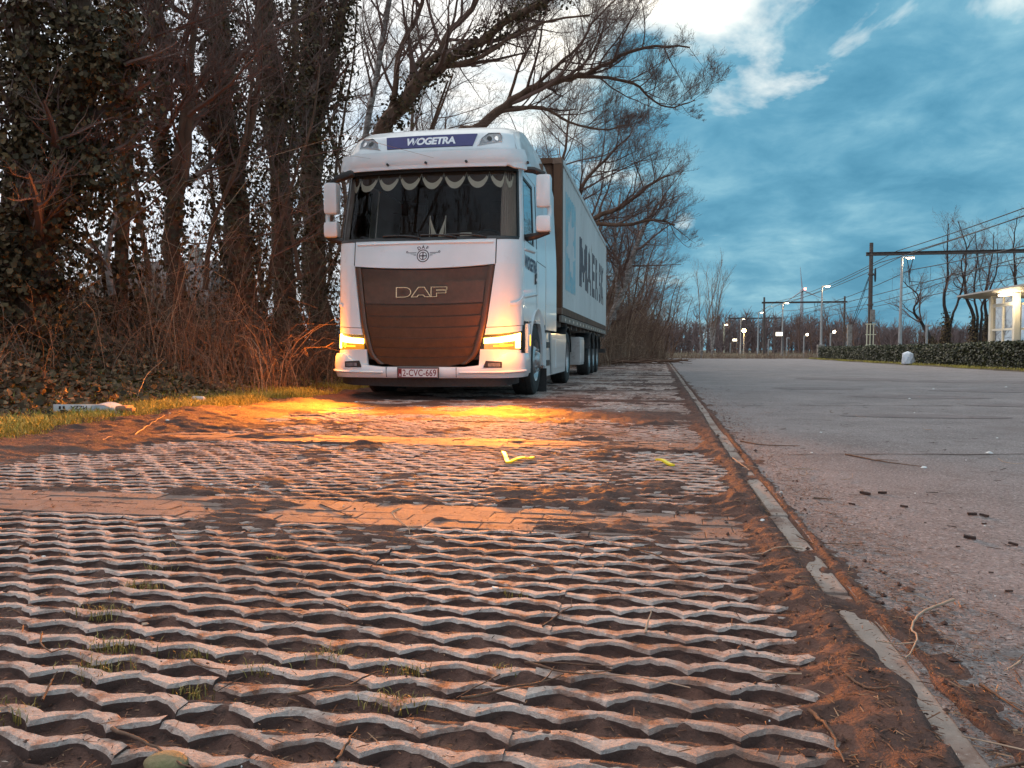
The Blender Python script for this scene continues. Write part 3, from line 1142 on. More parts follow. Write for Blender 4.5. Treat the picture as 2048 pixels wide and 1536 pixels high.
# --- headlights with lit indicator strips
for s in (-1, 1):
    m = MB()
    panel(m, lambda v: gu(.60 + .33 * v) + .012, lambda v: 1.97, lambda w: .635 + .0 * w, lambda w: .925 + .035 * w, -.045, .02, 22, 6, sgn=s)
    hl = m.build('headlight', BLACK, truck, True)
    # upper light strip: slopes up to the outside, then turns down the outer edge
    b0 = lambda w: .722 + .050 * w
    b1 = lambda w: .790 + .070 * w
    P('indicator_strip', AMBER, hl, lambda v: ux(.80, .7), lambda v: 1.86, b0, b1, -.006, .02, 20, 3, sgn=s)
    P('indicator_strip', AMBER, hl, lambda v: 1.64, lambda v: 1.865, lambda w: .665, lambda w: .78, -.006, .02, 5, 5, sgn=s)
    P('lower_reflector', AMBERDIM, hl, lambda v: ux(.92, .7), lambda v: 1.5, lambda w: .680 + .012 * w, lambda w: .700 + .014 * w, -.010, .02, 12, 2, sgn=s)
    P('lens_body', LENS, hl, lambda v: ux(.80, .7), lambda v: 1.90, lambda w: .642, lambda w: .735 + .05 * w, -.022, .02, 18, 3, sgn=s)
    P('brow', WHITE, hl, lambda v: gu(.86 + .06 * v) + .012, lambda v: 1.98, lambda w: .835 + .055 * w, lambda w: .922 + .035 * w, -.004, .03, 20, 4, sgn=s)
    P('chin', WHITE, hl, lambda v: gu(.60 + .04 * v) + .012, lambda v: 1.97, lambda w: btop(.66 + .35 * w) - .015, lambda w: .650 - .010 * w, -.006, .03, 20, 3, sgn=s)
    # the lamp light itself, just in front of the strip
    for (u, z, pw) in ((1.10, .77, 112.0), (1.55, .78, 50.0)):
        ld = bpy.data.lights.new('indicator_light', 'AREA')
        ld.shape = 'RECTANGLE'
        ld.size, ld.size_y = .26, .06
        ld.energy = pw
        ld.spread = R(78)
        ld.color = (1.0, 0.27, 0.015)
        lo = bpy.data.objects.new('indicator_light', ld)
        COL.objects.link(lo)
        lo.parent = truck
        lo.location = surf(u * s, z, .03)
        nrm = surf(u * s, z, 1.0) - surf(u * s, z, 0.0)
        lo.rotation_euler = (nrm * .12 + Vector((-.06 if s > 0 else .06, -1, -.105))).to_track_quat('-Z', 'Y').to_euler()

    pd = bpy.data.lights.new('indicator_fill', 'POINT')  # added fill lamp ahead of the lens, brightening grille, bumper and bushes
    pd.energy = 18.0 if s > 0 else 25.0
    pd.shadow_soft_size = .10
    pd.color = (1.0, 0.25, 0.012)
    po = bpy.data.objects.new('indicator_fill', pd)
    COL.objects.link(po)
    po.parent = truck
    po.location = surf(1.2 * s if s > 0 else -1.7, .76, .28)

# --- bumper
m = MB()
panel(m, lambda v: -us(.62, .4), lambda v: us(.62, .4), lambda w: .285 + .012 * abs(2 * w - 1), lambda w: btop((2 * w - 1) * 1.62), lambda w, v: .035 + .025 * math.sin(v * math.pi) ** .6, .06, 90, 7)
bumper = m.build('bumper', WHITE, truck, True)
for s in (-1, 1):
    P('fog_lamp_recess', BLACK, bumper, lambda v: ux(.80 + .03 * v, .45), lambda v: ux(1.08, .45), lambda w: .425, lambda w: .505 - .012 * w, .064, .02, 10, 3, sgn=s)
    P('fog_lamp', CLEARLENS, bumper, lambda v: ux(.86, .45), lambda v: ux(1.04, .45), lambda w: .438, lambda w: .478, .069, .02, 8, 2, sgn=s)
    P('bumper_step', WHITE, bumper, lambda v: ux(.50 + .0 * v, .4), lambda v: 1.9, lambda w: .345 + .02 * w, lambda w: .375 + .02 * w, lambda w, v: .066 + .02 * math.sin(v * math.pi), .03, 18, 3, sgn=s)
    P('bumper_seam', BLACK, bumper, lambda v: ux(.455, .4), lambda v: ux(.46, .4), .30, .425, .064, .02, 1, 4, sgn=s)
P('valance', BLACK, truck, -1.9, 1.9, lambda w: .17 + .05 * abs(2 * w - 1) ** 2, .30, -.03, .02, 30, 2)

# --- number plate
pl = thing
m = MB()
m.box((-.03, -.075, .352), (.525, .012, .118), bev=.004)
plate = m.build('number_plate', PLATE, truck)
MB().box((-.03, -.068, .352), (.55, .012, .142), bev=.004).build('plate_holder', BLACK, plate)
fr = MB()
for (c, sz_) in (((-.03, -.0822, .407), (.515, .002, .006)), ((-.03, -.0822, .297), (.515, .002, .006)), ((-.287, -.0822, .352), (.006, .002, .11)), ((.227, -.0822, .352), (.006, .002, .11))):
    fr.box(c, sz_)
fr.build('plate_border', PLATERED, plate)
MB().box((-.262, -.0824, .352), (.042, .002, .10)).build('country_band', PLATERED, plate)
wrap_text('plate_lettering', text_mesh('2-CVC-669', .118, .0014, 0.78, 0, 1.04), lambda x, y: Vector((-.008 + x, -.0828, .352 + y)), PLATERED, plate)
wrap_text('plate_lettering', text_mesh('B', .04, .001), lambda x, y: Vector((-.262 + x, -.0836, .325 + y)), SIGNWHITE, plate)

# --- windscreen, its black border, A pillars
ws_b = lambda w: 2.062 - .02 * math.sin(w * math.pi)
m = MB()
vs, fs = [], []
for j in range(17):
    for i in range(61):
        vs.append(surf(-1.62 + 3.24 * i / 60, ws_b(i / 60) * (1 - j / 16) + 2.985 * j / 16))
for j in range(16):
    for i in range(60):
        fs.append((j * 61 + i, j * 61 + i + 1, j * 61 + i + 62, j * 61 + i + 61))
ws = m.add(vs, fs).build('windscreen', GLASS, truck, True, fixn=False)
P('windscreen_border', BLACK, ws, -1.63, 1.63, lambda w: 2.052 - .02 * math.sin(w * math.pi), lambda w: 2.085 - .0 * w, .003, .012, 50, 2)
P('windscreen_border', BLACK, ws, -1.63, 1.63, 2.955, 3.0, .003, .012, 50, 2)
for s in (-1, 1):
    P('windscreen_border', BLACK, ws, 1.57, 1.66, 2.08, 2.965, .003, .012, 3, 8, sgn=s)
    P('pillar', WHITE, truck, 1.665, us(.53, 2.5), 2.055, 2.99, .0, .03, 8, 8, sgn=s)
# cowl with wipers
cowl = P('cowl', BLACK, truck, -1.2, 1.2, lambda w: 2.03 + (.0 if .16 < w < .84 else .015), lambda w: 2.075, -.004, .03, 40, 2)
for (x0, x1) in ((-.55, -.06), (.28, .80), (-.05, .42)):
    m = MB()
    pts = []
    for i in range(8):
        t = i / 7
        x = x0 + (x1 - x0) * t
        z = 2.065 + .028 * math.sin(t * math.pi) + .035 * (1 - t) ** 3
        pts.append(surf(ux(x, z), z, .022))
    m.tube(pts, [.012] * 7 + [.009], 6)
    p0 = surf(ux(x1, 2.05), 2.05, .0)
    m.tube([pts[-1], p0], .014, 6)
    wp = m.build('wiper', BLACK, truck, True)

# --- upper cab: visor, roof front with lamps and sign
vb = lambda w: 2.985 if .17 < w < .83 else 2.985 - .035 * min(1, (abs(w - .5) - .33) / .06)
visor = P('sun_visor', WHITE, truck, -1.75, 1.75, vb, lambda w: 3.215, lambda w, v: .115 + .035 * math.sin(v * math.pi * .8) - .06 * v, .03, 70, 8)
P('visor_crease', WHITE, visor, -1.72, 1.72, 3.118, 3.145, lambda w, v: .128 + .016 * math.sin(v * math.pi) - .045, .01, 60, 3)
dots = MB()
for x in (-.51, .0, .52, 1.14):
    z = 3.045
    c = surf(ux(x, z) if x < 1 else 1.7, z, .146)
    dots.lathe([(-.012, .0), (-.012, .016), (.03, .016)], 'y', c, 10)
dots.build('marker_dots', BLACK, visor)
m = MB()
panel(m, -3.0, 3.0, lambda w: 3.0 if (w < .23 or w > .77) else 3.18, 3.96, .0, .03, 110, 24)
vs, fs = [], []
for i in range(41):
    p = surf0(-3 + 6 * i / 40, 3.955)
    vs += [p, Vector((0, min(p.y + .3, CABL), 3.985))]
m.add(vs, [(2 * i, 2 * i + 2, 2 * i + 3, 2 * i + 1) for i in range(40)])
roof = m.build('roof_fairing', WHITE, truck, True)
sign = P('roof_sign', SIGNBLUE, truck, lambda v: ux(-.545 - .06 * v, 3.35), lambda v: ux(.575 + .075 * v, 3.35), 3.262, 3.432, .012, .03, 24, 4)
wrap_text('sign_lettering', text_mesh('WOGETRA', .135, .0058, 1.02, .12, .92), lambda x, y: surf(ux(.03 + x, 3.35), 3.347 + y, .0145), SIGNWHITE, sign,
          [x * .06 for x in range(-8, 9)])
# the fine slash that cuts through the W and the O
P('sign_slash', SIGNBLUE, sign, lambda v: ux(-.212 + .05 * v, 3.35), lambda v: ux(-.203 + .05 * v, 3.35), 3.29, 3.405, .016, .006, 1, 2)
P('sign_slash', SIGNBLUE, sign, lambda v: ux(-.186 + .05 * v, 3.35), lambda v: ux(-.180 + .05 * v, 3.35), 3.29, 3.405, .016, .006, 1, 2)
for s in (-1, 1):
    m = MB()
    ring = [(.66, 3.272), (1.00, 3.312), (1.045, 3.375), (1.00, 3.432), (.80, 3.432), (.70, 3.36)]

    def pgrow(k):
        cx = sum(p[0] for p in ring) / 6
        cz = sum(p[1] for p in ring) / 6
        return [(cx + (p[0] - cx) * k, cz + (p[1] - cz) * k) for p in ring]

    def s3(p, off):
        return surf(s * (ux(p[0], 3.35)), p[1], off)
    A_, B_, C_ = pgrow(1.16), pgrow(1.0), pgrow(1.0)
    vs = [s3(p, .002) for p in A_] + [s3(p, .022) for p in B_] + [s3(p, .0) for p in C_]
    fs = [(i, (i + 1) % 6, 6 + (i + 1) % 6, 6 + i) for i in range(6)] + [(6 + i, 6 + (i + 1) % 6, 12 + (i + 1) % 6, 12 + i) for i in range(6)]
    rl = m.add(vs, fs).build('roof_lamp', WHITE, truck, True)
    vs = [s3(p, .010) for p in pgrow(.98)] + [s3((sum(p[0] for p in ring) / 6, sum(p[1] for p in ring) / 6), .013)]
    MB().add(vs, [(i, (i + 1) % 6, 6) for i in range(6)]).build('lamp_lens', CLEARLENS, rl)
    for q in (.80, .90):
        vs = [s3(p, .014) for p in arc(q, 3.355, .034, 0, 330, 11)] + [s3((q, 3.355), .016)]
        MB().add(vs, [(i, (i + 1) % 12, 12) for i in range(12)]).build('projector', CHROME if q > .85 else BLACK, rl)

# --- doors, windows, rear cab panels, side collars
for s in (-1, 1):
    m = MB()
    panel(m, us(.49, 1.5), us(1.56, 1.5), lambda w: 1.02 + .06 * max(0, w - .3), 2.07, 0, .04, 8, 8, sgn=s)
    panel(m, us(1.36, 2.5), us(1.56, 2.5), 2.0702, 2.99, 0, .04, 3, 6, sgn=s)
    panel(m, us(.52, 2.5), us(1.36, 2.5), 2.925, 2.99, 0, .04, 6, 2, sgn=s)
    door = m.build('door', WHITE, truck, True)
    P('door_glass', SIDEGLASS, door, us(.53, 2.5), us(1.36, 2.5), lambda w: 2.02 + .05 * w, 2.93, -.012, .008, 6, 6, sgn=s)
    P('window_frame', BLACK, door, us(.55, 2.5), us(.60, 2.5), 2.06, 2.93, -.003, .03, 2, 6, sgn=s)
    P('window_frame', BLACK, door, us(1.31, 2.5), us(1.37, 2.5), 2.06, 2.93, -.003, .03, 2, 6, sgn=s)
    P('window_frame', BLACK, door, us(.55, 2.5), us(1.37, 2.5), lambda w: 2.05 + .01 * w, lambda w: 2.09 + .01 * w, -.002, .03, 6, 2, sgn=s)
    P('window_frame', BLACK, door, us(.55, 2.5), us(1.37, 2.5), 2.89, 2.935, -.002, .03, 6, 2, sgn=s)
    P('door_handle', BLACK, door, us(1.38, 1.6), us(1.52, 1.6), lambda w: 1.56 + .02 * w, lambda w: 1.70 + .03 * w, .012, .02, 3, 3, sgn=s)
    P('handle_grip', WHITE, door, us(1.40, 1.6), us(1.50, 1.6), lambda w: 1.61, lambda w: 1.645, .030, .015, 3, 2, sgn=s)
    P('door_crease', WHITE, door, us(.50, 1.4), us(1.55, 1.4), lambda w: 1.31 + .10 * w, lambda w: 1.36 + .10 * w, lambda w, v: .004 + .016 * math.sin(v * math.pi) * (.3 + .7 * w), .03, 10, 4, sgn=s)
    P('door_crease', WHITE, door, us(.50, 1.9), us(1.3, 1.9), lambda w: 1.93 + .05 * w, lambda w: 1.965 + .06 * w, lambda w, v: .004 + .016 * math.sin(v * math.pi), .03, 10, 4, sgn=s)
    wrap_text('door_lettering', text_mesh('WOGETRA', .235, .008, 1.0, .12, .94), lambda x, y, s=s: surf(s * us(1.04 + s * x * s * .9, 1.8), 1.80 + y, .006) if s > 0 else surf(-us(1.04 - x * .9, 1.8), 1.80 + y, .006), NAVY, door)
    # sleeper wall behind the door
    sl = P('sleeper_panel', WHITE, truck, us(1.57, 2), us(2.46, 2), lambda w: 1.02, lambda w: 3.0, 0, .04, 8, 12, sgn=s)
    P('sleeper_hatch', WHITE, sl, us(1.66, 1.3), us(2.38, 1.3), 1.06, 1.86, .006, .02, 6, 4, sgn=s)
    P('shut_line', BLACK, sl, us(1.552, 2), us(1.568, 2), 1.06, 2.98, .001, .02, 1, 6, sgn=s)
    P('shut_line', BLACK, sl, us(1.57, 2), us(2.46, 2), 1.90, 1.912, .001, .01, 4, 1, sgn=s)
    # collar fairing closing the gap to the trailer
    m = MB()
    zt_, zb_ = 3.95, .95
    vs, fs = [], []
    for j in range(13):
        t = j / 12
        z = zb_ + (zt_ - zb_) * t
        inset = 1.24 - interp(z, HWT) if z > 2.05 else 0.0
        for (y, dx_) in ((2.50, 0), (3.0, .006), (3.64, .012)):
            vs += [(s * (1.243 + dx_ - inset), y, z), (s * (1.20 - inset), y, z)]
    for j in range(12):
        for k in (0, 2):
            for q in (0, 1):
                a = j * 6 + k + q
                fs.append((a, a + 2, a + 8, a + 6))
        fs.append((j * 6, j * 6 + 1, j * 6 + 7, j * 6 + 6))
        fs.append((j * 6 + 4, j * 6 + 5, j * 6 + 11, j * 6 + 10))
    fs += [(0, 2, 3, 1), (2, 4, 5, 3), (72, 74, 75, 73), (74, 76, 77, 75)]
    m.add(vs, fs)
    m.build('side_collar', WHITE, truck, True)
    # mirrors: tall upper glass housing, squarer lower one, arm and curved stalk
    mir = MB()
    mx_ = s * 1.47
    for (z0_, z1_, wd) in ((2.50, 2.93, .20), (2.18, 2.40, .205)):
        mir.box((mx_, .66, (z0_ + z1_) / 2), (wd, .17, z1_ - z0_), bev=.05)
    mi_ = mir.build('mirror', WHITE, truck, True)
    ar = MB()
    ar.tube([(s * 1.535, .67, 2.55), (s * 1.545, .68, 2.46), (s * 1.535, .67, 2.36)], .032, 8)
    ar.build('mirror_stalk', WHITE, mi_, True)
    ar = MB()
    ar.tube([(s * 1.22, .62, 3.0), (s * 1.34, .62, 2.985), (s * 1.48, .66, 2.93)], [.04, .045, .04], 8)
    ar.build('mirror_arm', BLACK, mi_, True)
    ar = MB()
    ar.tube([(s * 1.22, .70, 2.12), (s * 1.36, .66, 2.135), (s * 1.54, .66, 2.19)], [.05, .045, .035], 8)
    ar.build('mirror_arm', BLACK, mi_, True)
    MB().box((mx_, .75, 2.715), (.165, .012, .36), bev=.01).build('mirror_glass', CHROME, mi_)
    MB().box((mx_, .75, 2.29), (.165, .012, .17), bev=.01).build('mirror_glass', CHROME, mi_)
# front kerb-view mirror on a dark arm, at the passenger corner
m = MB()
m.tube([(-1.20, .50, 3.0), (-1.16, .30, 2.97), (-1.10, .20, 2.93)], [.03, .03, .028], 8)
m.box((-1.09, .17, 2.90), (.27, .13, .085), Matrix.Rotation(R(-18), 3, 'Y'), bev=.035)
m.build('front_mirror', BLACK, truck, True)

# --- things seen through the glass
m = MB()
m.box((0, .62, 1.98), (2.2, .75, .20), bev=.06)
m.box((.62, .62, 2.07), (.62, .34, .10), bev=.04)
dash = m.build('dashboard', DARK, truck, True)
m = MB()
ringp = [(.64 + .21 * math.cos(a * math.pi / 12), .98 + .06 * math.sin(a * math.pi / 12), 2.12 + .17 * math.sin(a * math.pi / 12)) for a in range(25)]
m.tube(ringp, .016, 6, cap=False)
m.tube([(.64, .98, 2.12), (.64, .80, 2.02)], .04, 8)
m.tube([(.45, .98, 2.12), (.83, .98, 2.12)], .014, 6)
m.build('steering_wheel', BLACK, truck, True)
for sx_ in (-.62, .62):
    m = MB()
    m.box((sx_, 1.55, 1.85), (.56, .52, .16), bev=.06)
    m.box((sx_, 1.80, 2.28), (.52, .16, .75), Matrix.Rotation(R(-8), 3, 'X'), bev=.06)
    m.box((sx_, 1.86, 2.74), (.30, .12, .20), bev=.05)
    m.build('seat', DARK, truck, True)
m = MB()
m.box((0, 2.75, 2.9), (2.3, .1, 1.3))
m.box((0, 1.6, 1.72), (2.3, 2.3, .05))
m.box((0, 1.9, 3.30), (2.2, 2.0, .05))
m.box((0, 2.5, 2.1), (2.2, .5, .5), bev=.08)
m.build('cab_lining', mk('cab_lining_cloth', [(0.3, (0.13, 0.070, 0.045)), (0.7, (0.20, 0.115, 0.078))], scale=5, rough=.9), truck)
# grey curtains drawn back at both window posts
for (u0, u1) in ((1.02, 1.62), (-1.62, -1.40)):
    m = MB()
    vs, fs = [], []
    nn = 36
    for i in range(nn + 1):
        u = u0 + (u1 - u0) * i / nn
        for j in range(9):
            z = 2.10 + .84 * j / 8
            cut = .10 * (j / 8) ** 2
            vs.append(surf(u + cut * (1 - i / nn), z, -.045 - .020 * math.sin(i * 1.25 + j * .12)))
    for i in range(nn):
        for j in range(8):
            a = i * 9 + j
            fs.append((a, a + 9, a + 10, a + 1))
    m.add(vs, fs)
    m.build('curtain', CURTAIN, truck, True)
# scalloped pelmet along the top of the windscreen
nsc = 9
U0, U1 = -1.40, 1.50
pel = MB()
tr = MB()
for i in range(nsc):
    ua, ub = U0 + (U1 - U0) * i / nsc, U0 + (U1 - U0) * (i + 1) / nsc
    nn = 16
    vs, tv = [], []
    for k in range(nn + 1):
        t = k / nn
        q = (1 - abs(2 * t - 1) ** 2.2) ** .75
        u = ua + (ub - ua) * t
        zo = 2.945 - .205 * q
        q2 = max(0, 1 - abs((2 * t - 1) / .86) ** 2.0)
        zi = 2.945 - .125 * q2 ** .8 if abs(2 * t - 1) < .86 else zo + .012
        vs += [surf(u, 2.99, -.035), surf(u, zo, -.035)]
        tv += [surf(u, max(zi, zo + .006), -.030), surf(u, zo - .003, -.030)]
    f4 = [(2 * k, 2 * k + 1, 2 * k + 3, 2 * k + 2) for k in range(nn)]
    pel.add(vs, f4)
    tr.add(tv, f4)
pe = pel.build('pelmet', DARK, truck)
tr.build('scalloped_trim', FABRIC, pe)
# pennants, cup and papers on the dashboard
m = MB()
for (x, l) in ((-.02, .10), (.20, -.08)):
    m.add([surf(ux(x, 2.3), 2.45, -.25), surf(ux(x + l, 2.3), 2.22, -.25), surf(ux(x + l * .3, 2.3), 2.20, -.26)], [(0, 1, 2)])
    m.tube([surf(ux(x, 2.3), 2.47, -.255), surf(ux(x + .01, 2.1), 2.10, -.255)], .006, 5)
m.build('pennant', FABRIC, truck, fixn=False)
m = MB()
m.box((.46, .50, 2.13), (.16, .06, .10), bev=.01)
m.box((.14, .46, 2.12), (.09, .05, .05), bev=.01)
m.build('paper_box', FABRIC, truck)

# --- running gear
tyre_prof = [(-.15, .30), (-.155, .40), (-.150, .455), (-.13, .490), (-.10, .502), (-.06, .503), (-.055, .494), (-.045, .494), (-.04, .504), (.04, .504), (.045, .494), (.055, .494), (.06, .503), (.10, .502), (.13, .490), (.150, .455), (.155, .40), (.15, .30)]


def make_wheel(name, parent, loc, s, deep):
    """s = outward side; deep: dished drive / trailer rim, else bulging steer hub"""
    m = MB()
    if deep:
        m.lathe([(s * .13, .285), (s * .145, .30), (s * .12, .275), (-s * .02, .262), (-s * .04, .21), (-s * .03, .16), (s * .06, .145), (s * .10, .12), (s * .11, .0)], 'x', (0, 0, 0), 36)
    else:
        m.lathe([(s * .13, .285), (s * .150, .30), (s * .125, .278), (s * .05, .265), (s * .075, .235), (s * .135, .19), (s * .155, .17), (s * .155, .13), (s * .19, .115), (s * .215, .09), (s * .22, .0)], 'x', (0, 0, 0), 36)
    for k in range(10):
        a = 2 * math.pi * k / 10
        m.lathe([(s * (.0 if deep else .13), .016), (s * (.02 if deep else .185), .016), (s * (.025 if deep else .19), .0)], 'x', (0, .19 * math.cos(a) * (.98 if deep else .82), .19 * math.sin(a) * (.98 if deep else .82)), 8)
    w = m.build(name, STEEL, parent, True, loc)
    MB().lathe([(a, r) for a, r in tyre_prof], 'x', (0, 0, 0), 48).build('tyre', RUBBER, w, True)
    hm = MB()
    for k in range(10):
        a = 2 * math.pi * (k + .5) / 10
        c = Vector((s * (-.015 if deep else .085), .235 * math.cos(a), .235 * math.sin(a)))
        hm.lathe([(c.x, .0), (c.x, .024), (c.x - s * .02, .024)], 'x', (0, c.y, c.z), 10)
    hm.build('hand_hole', BLACK, w)
    return w


for s in (-1, 1):
    make_wheel('wheel', truck, (s * 1.07, 1.62, .495), s, False)
    make_wheel('wheel', truck, (s * 1.06, 5.72, .495), s, True)
    # arch over the steer wheel
    m = MB()
    vs, fs = [], []
    nn = 20
    for i in range(nn + 1):
        a = R(-8 + 196 * i / nn)
        for (r, x) in ((.60, 1.235), (.72, 1.262), (.72, 1.10), (.60, 1.10)):
            vs.append((s * x, 1.62 - r * math.cos(a) * (1.0 if r < .7 else 1.02), .495 + r * math.sin(a) * 1.02))
    for i in range(nn):
        for k in range(4):
            a = i * 4 + k
            b = i * 4 + (k + 1) % 4
            fs.append((a, b, b + 4, a + 4))
    m.add(vs, fs)
    m.box((s * 1.245, .74, .66), (.05, .20, .66), bev=.02)
    arch = m.build('wheel_arch', WHITE, truck, True)
    MB().box((s * 1.252, .78, .77), (.05, .07, .16), bev=.02).build('side_marker', AMBERDIM, arch)
    # cab step behind the arch and mud flap
    m = MB()
    m.box((s * 1.20, 2.42, .80), (.06, .10, .72), bev=.015)
    m.box((s * 1.12, 2.36, .18), (.30, .02, .36))
    m.build('mud_flap', BLACK, truck)
    # lower side fairing with step slots
    m = MB()
    z0_, z1_ = .235, .93
    pts = [(2.46, z0_), (5.02, z0_ + .015), (5.20, z1_ - .10), (5.14, z1_), (2.60, z1_ - .02), (2.46, z1_ - .15)]
    m.prism([(s * 1.24, y, z) for y, z in pts], (-s * .04, 0, 0))
    sk = m.build('side_fairing', WHITE, truck)
    m = MB()
    for zc in (.44, .72):
        m.box((s * 1.243, 2.72, zc), (.01, .36, .09), bev=.004)
    m.build('step_slot', BLACK, sk)
    m = MB()
    for (yy, zz, a_, b_) in ((3.30, .62, .50, .50), (4.25, .62, 1.2, .50)):
        m.box((s * 1.243, yy, zz - .04), (.012, a_, b_), bev=.006)
    m.build('fairing_panel', WHITE, sk)
    m = MB()
    m.prism([(s * 1.251, 3.05, .25), (s * 1.251, 3.22, .25), (s * 1.251, 3.02, .91), (s * 1.251, 2.85, .91)], (s * .003, 0, 0))
    m.build('fairing_stripe', CURTAIN, sk)
    # rear mudguard
    m = MB()
    vs, fs = [], []
    for i in range(13):
        a = R(10 + 160 * i / 12)
        for x in (1.22, .82):
            vs.append((s * x, 5.72 - .60 * math.cos(a), .495 + .60 * math.sin(a)))
            vs.append((s * x, 5.72 - .585 * math.cos(a), .495 + .585 * math.sin(a)))
    for i in range(12):
        b = i * 4
        for q in ((0, 2), (1, 3), (0, 1), (2, 3)):
            fs.append((b + q[0], b + q[1], b + 4 + q[1], b + 4 + q[0]))
    m.add(vs, fs)
    m.build('rear_mudguard', BLACK, truck, True)
m = MB()
for s in (-1, 1):
    m.box((s * .42, 3.9, .90), (.08, 6.2, .26))
    m.tube([(s * .9, 1.62, .495), (0, 1.62, .495)], .07, 8)
    m.tube([(s * .9, 5.72, .495), (0, 5.72, .495)], .10, 8)
m.box((0, 1.6, .62), (1.3, 1.6, .34), bev=.05)
m.box((0, 5.6, 1.10), (.9, .9, .10), bev=.02)
m.box((.0, 3.3, .62), (1.9, 1.4, .5), bev=.1)
m.build('chassis', FRAME, truck)

# ================================================================== TRAILER
trl = thing('trailer', 'skeletal semi-trailer on three axles coupled behind the white lorry', 'trailer', TRK + Vector((0, 4.6, 0)))
m = MB()
for s in (-1, 1):
    m.box((s * .45, 6.2, 1.10), (.12, 12.1, .22))
    m.box((s * 1.19, 6.15, 1.215), (.05, 12.1, .13), bev=.005)
for k in range(13):
    m.box((0, .25 + k * .98, 1.12), (2.34, .07, .12))
m.build('chassis_frame', mk('trailer_paint', [(0.3, (0.14, 0.11, 0.09)), (0.7, (0.24, 0.20, 0.17))], scale=5, rough=.6, second=(4, .5, .7, (.16, .075, .035))), trl)
m = MB()
for k in range(16):
    m.box((1.2165, .7 + k * .72, 1.21), (.003, .16, .05))
m.build('reflector_strip', mk('pale_tape', col=(.55, .50, .42), rough=.4), trl)
for k, y in enumerate((6.25, 7.55, 8.85)):
    for s in (-1, 1):
        make_wheel('wheel', trl, (s * 1.04, y, .495), s, True)
        g = MB()
        vs, fs = [], []
        for i in range(13):
            a = R(18 + 144 * i / 12)
            for x in (1.24, .86):
                vs.append((s * x, y - .60 * math.cos(a), .495 + .60 * math.sin(a)))
                vs.append((s * x, y - .585 * math.cos(a), .495 + .585 * math.sin(a)))
        for i in range(12):
            b = i * 4
            for q in ((0, 2), (1, 3), (0, 1), (2, 3)):
                fs.append((b + q[0], b + q[1], b + 4 + q[1], b + 4 + q[0]))
        g.add(vs, fs).build('mudguard', BLACK, trl, True)
    MB().tube([(-1.0, y, .495), (1.0, y, .495)], .075, 8).build('axle', FRAME, trl)
TOOL = mk('toolbox_paint', [(0.3, (0.42, 0.38, 0.36)), (0.7, (0.55, 0.51, 0.48))], scale=4, rough=.5, second=(6, .55, .75, (.25, .17, .12)))
m = MB()
m.box((1.06, 3.75, .62), (.36, .85, .62), bev=.02)
tb = m.build('toolbox', TOOL, trl)
MB().box((1.245, 3.75, .62), (.012, .74, .50), bev=.005).build('toolbox_lid', WHITE, tb)
m = MB()
for s in (-1, 1):
    m.box((s * .85, 2.55, .68), (.14, .16, .78), bev=.02)
    m.box((s * .85, 2.55, .26), (.24, .26, .05), bev=.01)
m.tube([(-.85, 2.5, .8), (.95, 2.5, .8), (1.12, 2.5, .8)], .022, 6)
m.build('landing_leg', FRAME, trl)
m = MB()
for (a, b) in (((.55, -.1, 1.02), (.55, 1.4, .98)), ((.62, .1, .98), (.66, 2.3, .90)), ((.35, -.3, 1.05), (.4, 1.2, .95))):
    q = [Vector(a).lerp(Vector(b), i / 8) + Vector((0, 0, -.06 * math.sin(i / 8 * math.pi))) for i in range(9)]
    m.tube(q, .018, 6)
m.build('air_hose', mk('red_hose', col=(.35, .06, .03), rough=.5), trl, True)
m = MB()
m.box((0, 12.2, .62), (2.4, .10, .14), bev=.01)
for s in (-1, 1):
    m.box((s * .6, 12.2, .85), (.08, .08, .4))
m.build('rear_bar', FRAME, trl)

# ================================================================== CONTAINER
CONT = TRK + Vector((0, 4.68, 1.29))
CL, CW, CH = 12.05, 2.44, 2.82
cont = thing('shipping_container', 'long weathered grey corrugated shipping container with dark lettering on its side', 'container', CONT)
CGREY = mk('container_paint', [(0.3, (0.56, 0.55, 0.53)), (0.7, (0.68, 0.67, 0.65))], scale=1.3, detail=8, rough=.55,
           second=[(5.0, .60, .78, (0.34, 0.24, 0.17)), (1.6, .58, .75, (0.54, 0.54, 0.54)), (14, .66, .80, (0.20, 0.10, 0.05))], stretch=(1, 1, .35))
CRUST = mk('rusty_end_paint', [(0.3, (0.085, 0.038, 0.018)), (0.7, (0.17, 0.075, 0.035))], scale=3, detail=8, rough=.75, second=(6, .5, .7, (0.05, 0.024, 0.014)), stretch=(1, 1, .4))
CASTM = mk('casting_steel', [(0.3, (0.13, 0.07, 0.045)), (0.7, (0.25, 0.15, 0.10))], scale=9, rough=.7)
TEAL = mk('faded_blue_print', [(0.3, (0.20, 0.42, 0.50)), (0.7, (0.34, 0.54, 0.60))], scale=3, detail=8, rough=.5, second=(7, .5, .7, (.48, .5, .5)))
PALE = mk('faded_white_print', [(0.3, (0.52, 0.54, 0.55)), (0.7, (0.60, 0.62, 0.62))], scale=3, rough=.5)
BLUEK = mk('dark_container_print', [(0.3, (0.070, 0.058, 0.070)), (0.7, (0.125, 0.105, 0.115))], scale=3, rough=.5, second=(6, .56, .74, (.30, .28, .28)))
COR = [(0, 0.0), (.072, 0.0), (.140, .036), (.210, .036), (.278, 0.0)]      # one corrugation: position, depth


def cor_depth(y):
    q = y % .278
    return float(np.interp(q, [a for a, _ in COR], [b for _, b in COR]))


